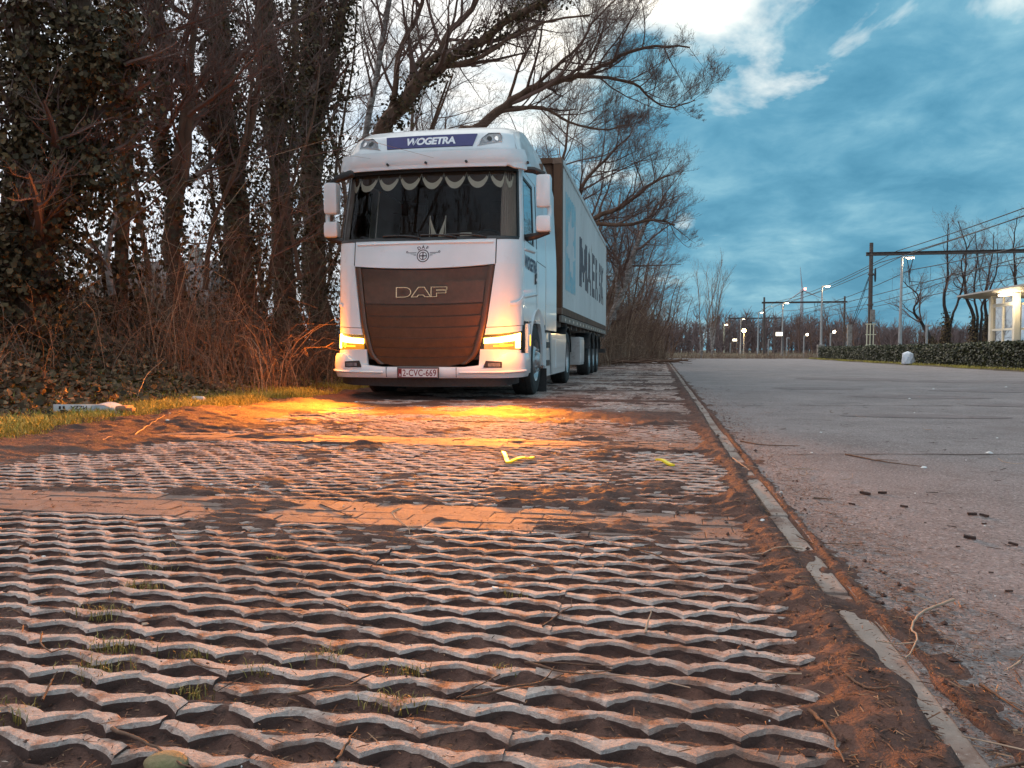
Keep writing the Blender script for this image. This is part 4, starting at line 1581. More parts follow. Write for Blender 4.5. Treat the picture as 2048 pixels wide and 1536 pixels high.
ybreaks = []
k = 0
while k * .278 < CL - .30:
    for a, _ in COR[:-1]:
        ybreaks.append(.16 + k * .278 + a)
    k += 1
ybreaks = [y for y in ybreaks if y < CL - .16] + [CL - .16]
for s in (-1, 1):
    m = MB()
    vs, fs = [], []
    for y in ybreaks:
        x = s * (CW / 2 - .012 - cor_depth(y - .16))
        vs += [(x, y, .14), (x, y, CH - .10)]
    fs = [(2 * i, 2 * i + 1, 2 * i + 3, 2 * i + 2) for i in range(len(ybreaks) - 1)]
    m.add(vs, fs)
    wall = m.build('side_wall', CGREY, cont)
    if s > 0:
        def wallp(y, z, off=.004):
            return Vector((CW / 2 - .012 - cor_depth(y - .16) + off, y, z))
        # painted name, bent over every fold of the steel
        LET_M = [[(-.5, -.5), (-.5, .5), (-.22, .5), (0, -.02), (.22, .5), (.5, .5), (.5, -.5), (.26, -.5), (.26, .10), (.08, -.36), (-.08, -.36), (-.26, .10), (-.26, -.5)]]
        for ch, yc in zip('MAERSK', (4.30, 5.85, 7.10, 8.25, 9.40, 10.45)):
            me = poly_mesh([[(x * 1.75, y * 1.10) for x, y in LET_M[0]]]) if ch == 'M' else text_mesh(ch, 1.52, .055, 1.0)
            wrap_text('wall_letter', me, lambda x, y, yc=yc: wallp(yc + x, 1.33 + y, .004), BLUEK, wall, [yb - yc for yb in ybreaks])
        # faded emblem panel with a seven-pointed star
        cy, cz, hs = 1.62, 1.42, .92
        me = poly_mesh([[(-hs, -hs), (hs, -hs), (hs, hs), (-hs, hs)]])
        wrap_text('emblem_panel', me, lambda x, y: wallp(cy + x, cz + y, .004), TEAL, wall, [yb - cy for yb in ybreaks])
        star = []
        for i in range(14):
            a = R(90 + i * 360 / 14)
            r_ = .80 if i % 2 == 0 else .44
            star.append((r_ * math.cos(a), r_ * math.sin(a)))
        wrap_text('emblem_star', poly_mesh([star]), lambda x, y: wallp(cy + x, cz + y, .007), PALE, wall, [yb - cy for yb in ybreaks])
for s in (-1, 1):
    MB().box((s * (CW / 2 - .03), CL / 2, CH - .05), (.06, CL - .36, .10), bev=.008).build('top_rail', CGREY, cont)
    MB().box((s * (CW / 2 - .05), CL / 2, .07), (.10, CL - .36, .14), bev=.008).build('bottom_rail', CRUST, cont)
    for y in (.085, CL - .085):
        MB().box((s * (CW / 2 - .08), y, CH / 2), (.16, .17, CH - .24), bev=.012).build('corner_post', CRUST if y < 1 else CGREY, cont)
        for z in (.06, CH - .06):
            MB().box((s * (CW / 2 - .089), y, z), (.178, .178, .118), bev=.014).build('corner_casting', CASTM, cont)
m = MB()
vs, fs = [], []
xb = [-CW / 2 + .16 + i * .07 for i in range(int((CW - .32) / .07) + 1)]
for i, x in enumerate(xb):
    d = .03 if (i % 4) in (2, 3) else 0
    vs += [(x, .05 + d, .14), (x, .05 + d, CH - .1)]
m.add(vs, [(2 * i, 2 * i + 1, 2 * i + 3, 2 * i + 2) for i in range(len(xb) - 1)])
m.build('front_wall', CRUST, cont)
m = MB()
m.box((0, .06, .07), (CW - .36, .10, .14))
m.box((0, .06, CH - .05), (CW - .36, .10, .10))
m.build('front_beam', CRUST, cont)
m = MB()
m.box((0, CL / 2, CH - .03), (CW - .14, CL - .2, .02))
m.build('roof', CGREY, cont)
m = MB()
m.box((0, CL / 2, .10), (CW - .22, CL - .2, .04))
m.build('floor', CRUST, cont)
for s in (-1, 1):
    d = MB().box((s * .58, CL - .06, CH / 2), (1.12, .05, CH - .3), bev=.01).build('door', CGREY, cont)
    mm = MB()
    for q in (-.3, .25):
        mm.tube([(s * .58 + q, CL - .02, .15), (s * .58 + q, CL - .02, CH - .15)], .017, 6)
    mm.build('lock_rod', STEEL, d)
# ================================================================== TREES AND UNDERGROWTH
M_BARK = mk('damp_bark', [(0.3, (0.085, 0.044, 0.027)), (0.7, (0.180, 0.098, 0.062))], scale=7, detail=8, rough=0.9, bump=0.9, bscale=30, stretch=(1, 1, .3))
M_TWIG = mk('twig_bark', [(0.0, (0.105, 0.055, 0.041)), (1.0, (0.185, 0.105, 0.082))], rough=0.8, leaf=True)
M_PALEBARK = mk('birch_bark', [(0.35, (0.10, 0.075, 0.062)), (0.6, (0.36, 0.31, 0.28))], scale=4, detail=7, rough=0.85, stretch=(1, 1, 3.5), bump=.3)
M_IVY = mk('ivy_leaf', [(0.0, (0.032, 0.021, 0.009)), (0.55, (0.080, 0.052, 0.022)), (0.9, (0.155, 0.100, 0.047)), (1.0, (0.15, 0.085, 0.03))], rough=0.6, leaf=True, spec=.25)
M_DEADLEAF = mk('dead_leaf', [(0.0, (0.085, 0.045, 0.022)), (0.6, (0.20, 0.112, 0.055)), (1.0, (0.36, 0.22, 0.11))], rough=0.7, leaf=True)
M_STEM = mk('dead_stem', [(0.0, (0.10, 0.054, 0.033)), (0.7, (0.21, 0.122, 0.078)), (1.0, (0.38, 0.26, 0.17))], rough=0.8, leaf=True)
M_GRASS = mk('grass_blade', [(0.0, (0.20, 0.175, 0.022)), (0.5, (0.40, 0.34, 0.040)), (1.0, (0.56, 0.44, 0.11))], rough=0.6, leaf=True)


def rvec(r):
    while True:
        v = Vector((r.uniform(-1, 1), r.uniform(-1, 1), r.uniform(-1, 1)))
        if .05 < v.length < 1:
            return v.normalized()


UPZ = Vector((0, 0, 1))
#        children/len0, angle, len ratio, segments, curl, up-tropism
SPEC = dict(nch=(10, 8, 7, 4), ang=(55, 50, 45, 40), ratio=(.50, .50, .50, .55), seg=(7, 5, 3, 2), curl=(.16, .20, .24, .22), trop=(.05, .07, .10, .16), tmin=(.25, .18, .12, .1))


def sprout(r, out, pts, rads, lev, maxlev, length, sp):
    """grow children along a limb"""
    n = sp['nch'][lev]
    npt = len(pts) - 1
    for c in range(n):
        t = sp['tmin'][lev] + (1 - sp['tmin'][lev]) * ((c + r.random()) / n)
        f = t * npt
        i = min(int(f), npt - 1)
        p = pts[i].lerp(pts[i + 1], f - i)
        d = (pts[i + 1] - pts[i]).normalized()
        ax = d.cross(rvec(r))
        if ax.length < .05:
            continue
        ax.normalize()
        nd = Matrix.Rotation(R(sp['ang'][lev] * r.uniform(.6, 1.25)), 3, ax) @ d
        if nd.z < -.25 and r.random() < .7:
            nd.z = abs(nd.z) * .4
            nd.normalize()
        Lc = length * sp['ratio'][lev] * (1.15 - .55 * t) * r.uniform(.65, 1.25)
        rad = (rads[i] * (1 - f + i) + rads[i + 1] * (f - i)) * r.uniform(.38, .60)
        rad = max(rad, .0024)
        ns = sp['seg'][lev]
        q, qr, dd = [p], [rad], nd
        for k in range(ns):
            dd = (dd + rvec(r) * sp['curl'][lev] + UPZ * sp['trop'][lev]).normalized()
            q.append(q[-1] + dd * (Lc / ns))
            qr.append(max(.0019, rad * (1 - .78 * (k + 1) / ns)))
        out[lev].append((q, qr))
        if lev + 1 < maxlev:
            sprout(r, out, q, qr, lev + 1, maxlev, Lc, sp)


def smooth_path(ctrl, n):
    """Catmull-Rom through control points"""
    c = [Vector(p) for p in ctrl]
    c = [c[0] * 2 - c[1]] + c + [c[-1] * 2 - c[-2]]
    o = []
    segs = len(c) - 3
    for i in range(n + 1):
        f = i / n * segs
        k = min(int(f), segs - 1)
        t = f - k
        p0, p1, p2, p3 = c[k:k + 4]
        o.append(.5 * ((2 * p1) + (p2 - p0) * t + (2 * p0 - 5 * p1 + 4 * p2 - p3) * t * t + (3 * p1 - p0 - 3 * p2 + p3) * t ** 3))
    return o


LEAF = np.array([(0, -.5, 0), (.42, -.25, .05), (.30, .15, .0), (0, .55, -.06), (-.30, .15, .0), (-.42, -.25, .05)])


def leaves(P, size, r, out_dir=None, flat=.55):
    """cloud of six-cornered leaves; P (n,3), size (n,)"""
    n = len(P)
    nr = r.normal(size=(n, 3))
    if out_dir is not None:
        nr = nr * flat + out_dir
    nr[:, 2] += .25
    nr /= np.linalg.norm(nr, axis=1, keepdims=True) + 1e-9
    a = r.normal(size=(n, 3))
    a[:, 2] -= .9
    U = np.cross(nr, a)
    U /= np.linalg.norm(U, axis=1, keepdims=True) + 1e-9
    Wv = np.cross(nr, U)
    Lf = LEAF[None] * size[:, None, None]
    V = P[:, None, :] + Lf[..., 0:1] * U[:, None] + Lf[..., 1:2] * Wv[:, None] + Lf[..., 2:3] * nr[:, None]
    idx = np.arange(n * 6).reshape(n, 6)
    return V.reshape(-1, 3), [np.concatenate([idx[:, [0, 1, 2, 3]], idx[:, [0, 3, 4, 5]]])]


def ivy_on(paths, n, spread, size, r, base, zmax=99, dens=1.0):
    """leaf positions hugging a set of limbs; returns local positions and outward directions"""
    Ps, Os = [], []
    tot = sum(sum((p[i + 1] - p[i]).length for i in range(len(p) - 1)) for p, _ in paths)
    for p, rd in paths:
        ln = sum((p[i + 1] - p[i]).length for i in range(len(p) - 1))
        m = int(n * ln / tot)
        A = np.array([tuple(q) for q in p])
        rr = np.array(rd)
        t = r.uniform(0, len(p) - 1.001, m)
        i = t.astype(int)
        f = (t - i)[:, None]
        c = A[i] * (1 - f) + A[i + 1] * f
        rad = rr[i] * (1 - f[:, 0]) + rr[i + 1] * f[:, 0]
        an = r.uniform(0, 2 * np.pi, m)
        tan = A[i + 1] - A[i]
        tan /= np.linalg.norm(tan, axis=1, keepdims=True)
        u = np.cross(tan, np.array([.2, .9, .1]))
        u /= np.linalg.norm(u, axis=1, keepdims=True)
        w = np.cross(tan, u)
        od = u * np.cos(an)[:, None] + w * np.sin(an)[:, None]
        lump = .10 + 2.3 * np.clip(fbm(c[:, 2] * .75 + an * .5, an * .7 + c[:, 0] * 3, 13, 3) - .22, 0, 1)
        dist = rad + spread * lump * np.abs(r.beta(1.6, 1.6, m)) * 1.15
        Ps.append(c + od * dist[:, None])
        Os.append(od)
    return np.concatenate(Ps), np.concatenate(Os)


def build_tree(name, label, base, limbs, group, seed, sp=SPEC, maxlev=4, lenk=.5, bark=M_BARK, ivy=None, twigm=None, ksides=8, crownlev=None):
    """limbs: list of (world points, r0, r1, start fraction of side growth, side length)"""
    r = random.Random(seed)
    b = Vector(base)
    t = thing(name, label, 'tree', b, 0, group)
    thick, out = [], [[], [], [], []]
    ivyp = []
    for (pts, r0, r1, side, sl) in limbs:
        path = smooth_path([Vector(p) - b for p in pts], max(8, 3 * len(pts)))
        path = [p + rvec(r) * r0 * .25 if 0 < i < len(path) - 1 else p for i, p in enumerate(path)]
        n = len(path)
        rd = [r0 + (r1 - r0) * (i / (n - 1)) ** .8 for i in range(n)]
        thick.append((path, rd))
        ivyp.append((path, rd))
        if sl > 0:
            s2 = dict(sp)
            s2['tmin'] = (side,) + tuple(sp['tmin'][1:])
            sprout(r, out, path, rd, 0, maxlev, sl / sp['ratio'][0], s2)
    V, F = [], []
    tv, tf = [], []
    o = 0
    for pth in thick:
        v, f = tubes([pth], ksides)
        tv.append(v)
        tf.append(f[0] + o)
        o += len(v)
    link('trunk', npmesh('trunk', np.concatenate(tv), [np.concatenate(tf)], bark, True), t)
    vv, ff, o = [], [], 0
    for lev, k in ((0, 5), (1, 4), (2, 3), (3, 3)):
        if out[lev]:
            v, f = tubes(out[lev], k)
            vv.append(v)
            ff.append(f[0] + o)
            o += len(v)
    if vv:
        link('crown', npmesh('crown', np.concatenate(vv), [np.concatenate(ff)], twigm or M_TWIG, False), t)
    if ivy:
        n, spread, size, lim = ivy[:4]
        zcap = ivy[4] if len(ivy) > 4 else 99
        rr = np.random.RandomState(seed)
        paths = ivyp[:lim]
        Pp, Od = ivy_on(paths, n, spread, size, rr, b)
        kp = Pp[:, 2] < zcap * rr.uniform(.6, 1.1, len(Pp))
        Pp, Od = Pp[kp], Od[kp]
        v, f = leaves(Pp, size * rr.uniform(.55, 1.25, len(Pp)), rr, Od, .7)
        link('ivy', npmesh('ivy', v, f, M_IVY, False), t)['kind'] = 'stuff'
    return t


# --- undergrowth: arching bramble stems, ivy and dead leaves on the bank
def stems_mesh(n, xr, yr, hr, seed, rad=(.003, .007), lean=.8, hf=bank_h):
    r = random.Random(seed)
    polys = []
    X = np.array([r.uniform(*xr) for _ in range(n)])
    Yv = np.array([r.uniform(*yr) for _ in range(n)])
    Z = hf(X, Yv)
    for i in range(n):
        h = r.uniform(*hr) * r.uniform(.5, 1)
        a = r.uniform(0, 6.28)
        d = Vector((math.cos(a), math.sin(a), 0)) * h * lean * r.uniform(.2, 1.2)
        p0 = Vector((X[i], Yv[i], Z[i] - .05))
        k = r.uniform(.3, 1.0)
        q = [p0, p0 + d * .2 + UPZ * h * .45, p0 + d * .55 + UPZ * h * .8, p0 + d * .95 + UPZ * h * (.8 + .2 * k), p0 + d * 1.4 + UPZ * h * (.55 + .5 * k)]
        q = [c + rvec(r) * .03 for c in q]
        ra = r.uniform(*rad)
        polys.append((q, [ra, ra * .9, ra * .8, ra * .65, ra * .4]))
        for b in range(r.randint(1, 4)):
            j = r.randint(1, 3)
            e = q[j] + rvec(r) * h * .22 + UPZ * h * .05
            polys.append(([q[j], q[j].lerp(e, .5) + rvec(r) * .02, e], [ra * .6, ra * .5, ra * .35]))
    return tubes(polys, 3)




def W2(px, py, Y):
    return at_y(px, py, Y)


GV = 'ivy-clad and bare trees along the left side of the parking strip'
# --- the big ivy curtain at the left edge
Y_ = 7.4
build_tree('ivy_tree', 'dense tree curtained in dark ivy leaves at the far left edge', (-7.3, Y_ + .3, .5),
           [([(-7.3, Y_ + .3, .4), W2(30, 420, Y_), W2(60, 200, Y_), W2(40, -60, Y_)], .20, .12, .2, 1.2),
            ([(-6.9, Y_ + .2, .5), W2(95, 430, Y_), W2(150, 240, Y_), W2(170, 90, Y_), W2(150, -80, Y_)], .17, .10, .2, 1.2),
            ([W2(60, 300, Y_), W2(120, 180, Y_ - .2), W2(215, 120, Y_), W2(250, 130, Y_)], .09, .04, .3, .9),
            ([W2(30, 420, Y_), W2(90, 400, Y_ - .2), W2(160, 330, Y_), W2(205, 300, Y_)], .09, .04, .3, .8),
            ([(-7.6, Y_, .2), W2(10, 700, Y_), W2(15, 560, Y_), W2(20, 480, Y_)], .10, .06, .5, .0),
            ([W2(-60, 500, Y_), W2(20, 520, Y_), W2(60, 540, Y_), W2(80, 590, Y_)], .05, .02, .5, .5)],
           GV, 3, maxlev=3, ivy=(21000, .55, .060, 6))
Y_ = 9.2
build_tree('ivy_tree', 'slim ivy-spotted trunk beside the ivy curtain, a dark bough crossing the gap', (-6.9, 9.4, .8),
           [([(-6.95, 9.4, .5), W2(240, 560, Y_), W2(248, 330, Y_), W2(255, 150, Y_), W2(250, -60, Y_)], .095, .07, .45, 1.5),
            ([W2(225, 560, Y_), W2(190, 515, Y_), W2(140, 485, Y_), W2(80, 465, Y_), W2(20, 470, Y_)], .065, .035, .3, .9),
            ([W2(255, 150, Y_), W2(300, 60, Y_ + .3), W2(330, -40, Y_ + .5)], .05, .03, .2, 1.2)],
           GV, 4, maxlev=4, ivy=(2300, .34, .085, 1))
Y_ = 10.6
build_tree('bare_tree', 'many-stemmed bare tree with crooked boughs between two ivy-covered trunks', (-6.85, 10.8, .9),
           [([(-6.9, 10.8, .5), W2(345, 520, Y_), W2(350, 400, Y_), W2(325, 310, Y_), W2(320, 210, Y_), W2(330, 120, Y_), W2(310, 40, Y_), W2(290, -60, Y_)], .16, .05, .25, 2.0),
            ([W2(350, 400, Y_), W2(362, 300, Y_), W2(375, 200, Y_), W2(350, 110, Y_), W2(320, 30, Y_), W2(300, -80, Y_)], .11, .04, .3, 1.9),
            ([W2(345, 430, Y_), W2(372, 330, Y_), W2(378, 220, Y_), W2(382, 100, Y_), W2(398, -60, Y_)], .08, .04, .25, 1.8),
            ([W2(350, 410, Y_), W2(310, 355, Y_), W2(262, 345, Y_), W2(230, 350, Y_)], .055, .025, .3, 1.0),
            ([W2(330, 130, Y_), W2(290, 110, Y_), W2(245, 100, Y_)], .045, .02, .2, 1.0)],
           GV, 5, maxlev=4, ivy=(2600, .30, .07, 1))
Y_ = 12.0
build_tree('ivy_tree', 'tall leaning trunk wrapped in ragged ivy, left of the pair of ivy trunks', (-6.6, 12.2, .8),
           [([(-6.55, 12.2, .3), W2(478, 560, Y_), W2(468, 400, Y_), W2(452, 250, Y_), W2(440, 120, Y_), W2(432, -70, Y_)], .25, .16, .35, 1.8),
            ([W2(470, 330, Y_), W2(500, 260, Y_), W2(520, 150, Y_), W2(515, 60, Y_), W2(530, -50, Y_)], .06, .04, .3, 1.4)],
           GV, 6, maxlev=3, ivy=(7500, .40, .066, 1))
Y_ = 13.6
build_tree('ivy_tree', 'dark ivy-covered trunk second from the lorry', (-6.5, 13.8, .6),
           [([(-6.6, 13.8, .2), W2(566, 560, Y_), W2(558, 380, Y_), W2(545, 220, Y_), W2(535, 90, Y_), W2(525, -70, Y_)], .22, .15, .45, 1.7),
            ([W2(556, 330, Y_), W2(575, 200, Y_), W2(590, 80, Y_), W2(585, -60, Y_)], .07, .05, .2, 1.4)],
           GV, 7, maxlev=3, ivy=(6800, .38, .066, 2))
Y_ = 14.9
build_tree('ivy_tree', 'thick ivy-covered trunk next to the lorry mirror, widest of the ivy trunks', (-6.4, 15.1, .5),
           [([(-6.4, 15.1, .2), W2(628, 560, Y_), W2(628, 400, Y_), W2(622, 230, Y_), W2(625, 90, Y_), W2(630, -70, Y_)], .27, .17, .5, 1.6),
            ([W2(626, 300, Y_), W2(650, 180, Y_), W2(680, 60, Y_), W2(700, -50, Y_)], .09, .05, .25, 1.8)],
           GV, 8, maxlev=3, ivy=(8800, .44, .068, 2))
# thin leaning stems and whips crossing in front of the ivy trunks
for i, (x0, y0, x1, y1, Yq, sd, lb) in enumerate(((535, 600, 640, 130, 12.6, 61, 'long thin sapling leaning right across the two ivy trunks by the lorry'), (300, 560, 225, 40, 9.9, 62, 'thin sapling leaning left in front of the many-stemmed tree'),
                                              (410, 580, 520, 60, 11.4, 63, 'slender stem leaning right before the tall ragged ivy trunk'), (600, 560, 500, 120, 13.0, 64, 'slender stem leaning left between the ivy trunks'),
                                              (660, 560, 715, -20, 15.8, 65, 'upright slim stem close behind the left lorry mirror'), (225, 590, 232, 300, 8.8, 66, 'pale broken stem standing in the brambles below the ivy curtain'),
                                              (455, 560, 395, -30, 12.8, 67, 'crooked slim stem behind the tall ragged ivy trunk'), (690, 520, 640, -20, 16.6, 68, 'twiggy slim stem behind the widest ivy trunk'))):
    q = [W2(x0 + (x1 - x0) * k / 4 + (rng.uniform(-14, 14) if 0 < k < 4 else 0), y0 + (y1 - y0) * k / 4, Yq) for k in range(5)]
    b = Vector((q[0].x, Yq, q[0].z))
    build_tree('sapling', lb, b, [(q, .045, .014, .15, 1.7)], 'thin stems among the ivy trunks', sd, dict(SPEC, nch=(9, 6, 4, 2)), 4 if sd != 66 else 1, bark=M_PALEBARK if sd == 66 else M_BARK)
v, f = stems_mesh(420, (-7.6, -5.7), (8.5, 17.5), (1.0, 3.6), 45, (.003, .006), .75)
tag(link('shrub_whips', npmesh('shrub_whips', v, f, M_STEM)), 'tall bare brown whips crowding in front of the ivy trunks', 'shrubs', kind='stuff')
# --- trees standing behind the lorry and leaning out over it
Y_ = 17.5
build_tree('birch_tree', 'slender pale birch trunk rising left behind the lorry roof', (-6.6, 17.5, 0),
           [([(-6.9, 17.5, -.1), W2(700, 420, Y_), W2(735, 250, Y_), W2(760, 110, Y_), W2(785, -40, Y_)], .085, .06, .5, 1.8)],
           GV, 9, maxlev=4, bark=M_PALEBARK)
Y_ = 18.5
build_tree('leaning_tree', 'ivy-footed tree leaning over the lorry cab roof', (-6.2, 18.5, 0),
           [([(-6.6, 18.5, -.1), W2(715, 400, Y_), W2(765, 265, Y_), W2(815, 195, Y_), W2(870, 140, Y_), W2(940, 95, Y_), W2(1010, 45, Y_), W2(1110, -10, Y_), W2(1200, -50, Y_)], .26, .045, .30, 2.8),
            ([W2(800, 215, Y_), W2(840, 150, Y_), W2(880, 100, Y_), W2(900, 60, Y_), W2(950, 10, Y_), W2(960, -60, Y_)], .11, .05, .2, 2.6),
            ([W2(870, 140, Y_), W2(960, 115, Y_), W2(1020, 75, Y_), W2(1090, 45, Y_), W2(1180, 30, Y_)], .07, .02, .2, 2.2),
            ([W2(765, 265, Y_), W2(790, 190, Y_), W2(800, 100, Y_), W2(840, 20, Y_), W2(850, -60, Y_)], .09, .04, .2, 2.2)],
           GV, 10, maxlev=4, ivy=(2600, .30, .085, 1))
Y_ = 21.5
build_tree('leaning_tree', 'bare tree arching far out over the container, fine twigs against blue sky', (-5.6, 21.5, 0),
           [([(-6.4, 21.5, -.1), W2(900, 320, Y_), W2(955, 255, Y_), W2(1010, 210, Y_), W2(1065, 180, Y_), W2(1120, 160, Y_), W2(1170, 148, Y_), W2(1225, 120, Y_), W2(1300, 95, Y_), W2(1380, 95, Y_)], .19, .02, .30, 2.6),
            ([W2(1150, 152, Y_), W2(1210, 155, Y_), W2(1270, 168, Y_), W2(1300, 195, Y_), W2(1340, 215, Y_), W2(1390, 200, Y_)], .055, .012, .15, 1.6),
            ([W2(1060, 182, Y_), W2(1110, 135, Y_), W2(1160, 90, Y_), W2(1185, 45, Y_), W2(1230, 0, Y_)], .06, .02, .2, 2.1),
            ([W2(1015, 205, Y_), W2(1040, 130, Y_), W2(1070, 70, Y_), W2(1090, -10, Y_)], .05, .022, .2, 2.1),
            ([W2(990, 225, Y_), W2(1080, 215, Y_), W2(1130, 240, Y_), W2(1200, 260, Y_), W2(1250, 250, Y_)], .06, .015, .15, 1.9)],
           GV, 11, maxlev=4, sp=dict(SPEC, nch=(15, 10, 8, 5), seg=(8, 6, 4, 2), trop=(.05, .08, .14, .22)))
# --- bare trees further along, behind the container
Y_ = 29.0
build_tree('bare_tree', 'bare tree behind the container end, boughs fanning right just above its roof edge', (-4.6, 29, 0),
           [([(-4.8, 29, 0), W2(1120, 500, Y_), W2(1170, 445, Y_), W2(1240, 415, Y_), W2(1300, 370, Y_), W2(1340, 350, Y_)], .16, .03, .3, 2.8),
            ([W2(1130, 490, Y_), W2(1160, 380, Y_), W2(1210, 320, Y_), W2(1260, 270, Y_)], .10, .03, .2, 3.0),
            ([W2(1120, 500, Y_), W2(1110, 380, Y_), W2(1130, 300, Y_), W2(1140, 220, Y_)], .10, .03, .2, 3.0),
            ([W2(1170, 445, Y_), W2(1250, 450, Y_), W2(1310, 440, Y_), W2(1350, 450, Y_)], .08, .03, .2, 1.8)],
           GV, 12, maxlev=4, sp=dict(SPEC, nch=(13, 10, 8, 4)))
Y_ = 34.0
build_tree('bare_tree', 'pale leaning trunk beside the rear corner of the container', (-2.8, 34, 0),
           [([(-2.9, 34, 0), W2(1228, 620, Y_), W2(1252, 560, Y_), W2(1275, 490, Y_), W2(1300, 430, Y_), W2(1330, 390, Y_)], .17, .05, .3, 2.6),
            ([W2(1228, 640, Y_), W2(1235, 560, Y_), W2(1230, 480, Y_), W2(1240, 390, Y_)], .10, .04, .3, 2.4)],
           GV, 13, maxlev=4, bark=M_PALEBARK, sp=dict(SPEC, nch=(13, 10, 8, 4)))


# --- prototype bare trees, copied in depth
def proto(name, seed, h, sp, lean=0.0, stems=1, twigm=None, r0=.16, maxlev=4):
    r = random.Random(seed)
    limbs = []
    for s in range(stems):
        a = r.uniform(0, 6.28)
        k = (.25 if stems > 1 else .05) * h
        top = Vector((math.cos(a) * k + lean * h, math.sin(a) * k, h * r.uniform(.8, 1)))
        mid = top * .5 + Vector((r.uniform(-.3, .3), r.uniform(-.3, .3), 0))
        limbs.append(([(0, 0, -.2), top * .22 + Vector((r.uniform(-.1, .1), 0, 0)), mid, top * .78, top], r0 / math.sqrt(stems), .025, .22, h * .30))
    return build_tree(name, None, (0, 0, 0), limbs, None, seed, sp, maxlev, twigm=twigm, ksides=6)


pA = proto('bare_tree', 21, 9.5, dict(SPEC, nch=(17, 9, 7, 3)), stems=1)
pB = proto('bare_tree', 22, 8.5, dict(SPEC, nch=(13, 9, 6, 3)), stems=2, lean=.12)
pC = proto('bare_tree', 23, 7.0, dict(SPEC, nch=(10, 8, 6, 3)), stems=3, lean=.10, r0=.14)
GB = 'bare winter trees filling the wood behind the ivy trunks'
spots = [(-8.6, 16.5, 2, 1.1), (-8.2, 20.0, 1, 1.0), (-7.4, 24.0, 0, 1.0), (-7.2, 29, 2, 1.15), (-9.0, 33, 0, 1.1), (-13, 34, 2, 1.4), (-6.4, 35, 1, 1.0), (-6.0, 41, 2, 1.1), (-9.5, 43, 0, 1.3), (-14, 30, 2, 1.3)]
KIND = ('single-trunked', 'twin-stemmed', 'three-stemmed')
ORD = ['first', 'second', 'third', 'fourth', 'fifth', 'sixth', 'seventh', 'eighth', 'ninth', 'tenth', 'eleventh', 'twelfth', 'thirteenth', 'fourteenth', 'fifteenth', 'sixteenth', 'seventeenth', 'eighteenth', 'nineteenth',
       'twentieth', 'twenty-first', 'twenty-second', 'twenty-third', 'twenty-fourth', 'twenty-fifth', 'twenty-sixth', 'twenty-seventh', 'twenty-eighth', 'twenty-ninth', 'thirtieth']


def name_row(items, fmt):
    """labels by the order in which the things stand from left to right"""
    items.sort(key=lambda q: q[0].location.x / max(.1, q[0].location.y))
    for i, (o, k) in enumerate(items):
        o['label'] = fmt.format(k=k, o=ORD[i] if i < len(items) - 1 else 'last')


woods, receding = [], []
LB = 'bare leafless tree in the tangle of the wood behind the ivy trunks'
for i, (x, y, k, s) in enumerate(spots):
    src = (pA, pB, pC)[k]
    o = src if i < 3 and k == i else None
    o = copy_tree(src)
    tag(o, LB, 'tree', GB)
    o.location = (x, y, max(0, float(bank_h(np.array([x]), np.array([y]))[0]) - .2))
    o.rotation_euler = (0, 0, rng.uniform(-.5, .5) if k else rng.uniform(0, 6.28))
    o.scale = (s, s, s * rng.uniform(.92, 1.1))
    woods.append((o, KIND[k]))
name_row(woods, '{k} bare tree in the wood behind the ivy trunks, {o} from the left')
GR = 'bare trees receding along the left edge of the lot'
LR = 'bare tree in the receding row beyond the container end'
for i, (x, y, k, s) in enumerate([(-4.2, 32, 2, .95), (-4.6, 37, 1, .95), (-3.0, 38.5, 2, .95), (-3.4, 42, 0, .85), (-2.9, 35.5, 1, .8), (-2.0, 41, 2, .8), (-1.9, 47.5, 0, .75), (-.6, 49, 2, .7), (-2.4, 45, 2, .95), (-2.2, 50, 1, .80), (-1.0, 52, 2, .85), (-1.2, 57, 0, .75), (.2, 60, 2, .75), (-5.4, 46, 0, 1.0), (-5.0, 54, 1, 1.0), (.9, 66, 2, .70), (-2.5, 66, 1, .9)]):
    o = copy_tree((pA, pB, pC)[k])
    tag(o, LR, 'tree', GR)
    o.location = (x, y, 0)
    o.rotation_euler = (0, 0, rng.uniform(-.6, .6))
    o.scale = (s, s, s)
    receding.append((o, KIND[k]))
name_row(receding, '{k} bare tree of the row beyond the container, {o} from the left')
# trees of the same belt that stand beside and behind the camera (they mirror in the windscreen)
for i, (x, y, k, s) in enumerate([(-9, -4, 0, 1.1), (-7.5, -7.5, 1, 1.1), (-10, -10, 2, 1.3), (-7, -12, 0, 1.15), (-9, -15, 1, 1.2), (-6.5, -18, 2, 1.3), (-11, -1, 1, 1.1), (-6, -24, 0, 1.2)]):
    o = copy_tree((pA, pB, pC)[k])
    tag(o, 'bare tree of the belt behind the camera, outside the view', 'tree', 'trees outside the view')
    o.location = (x, y, 0)
    o.rotation_euler = (0, 0, rng.uniform(0, 6.28))
    o.scale = (s * 1.7, s * 1.7, s * 1.9)
for p in (pA, pB, pC):
    for ch in list(p.children):
        bpy.data.objects.remove(ch)
    bpy.data.objects.remove(p)

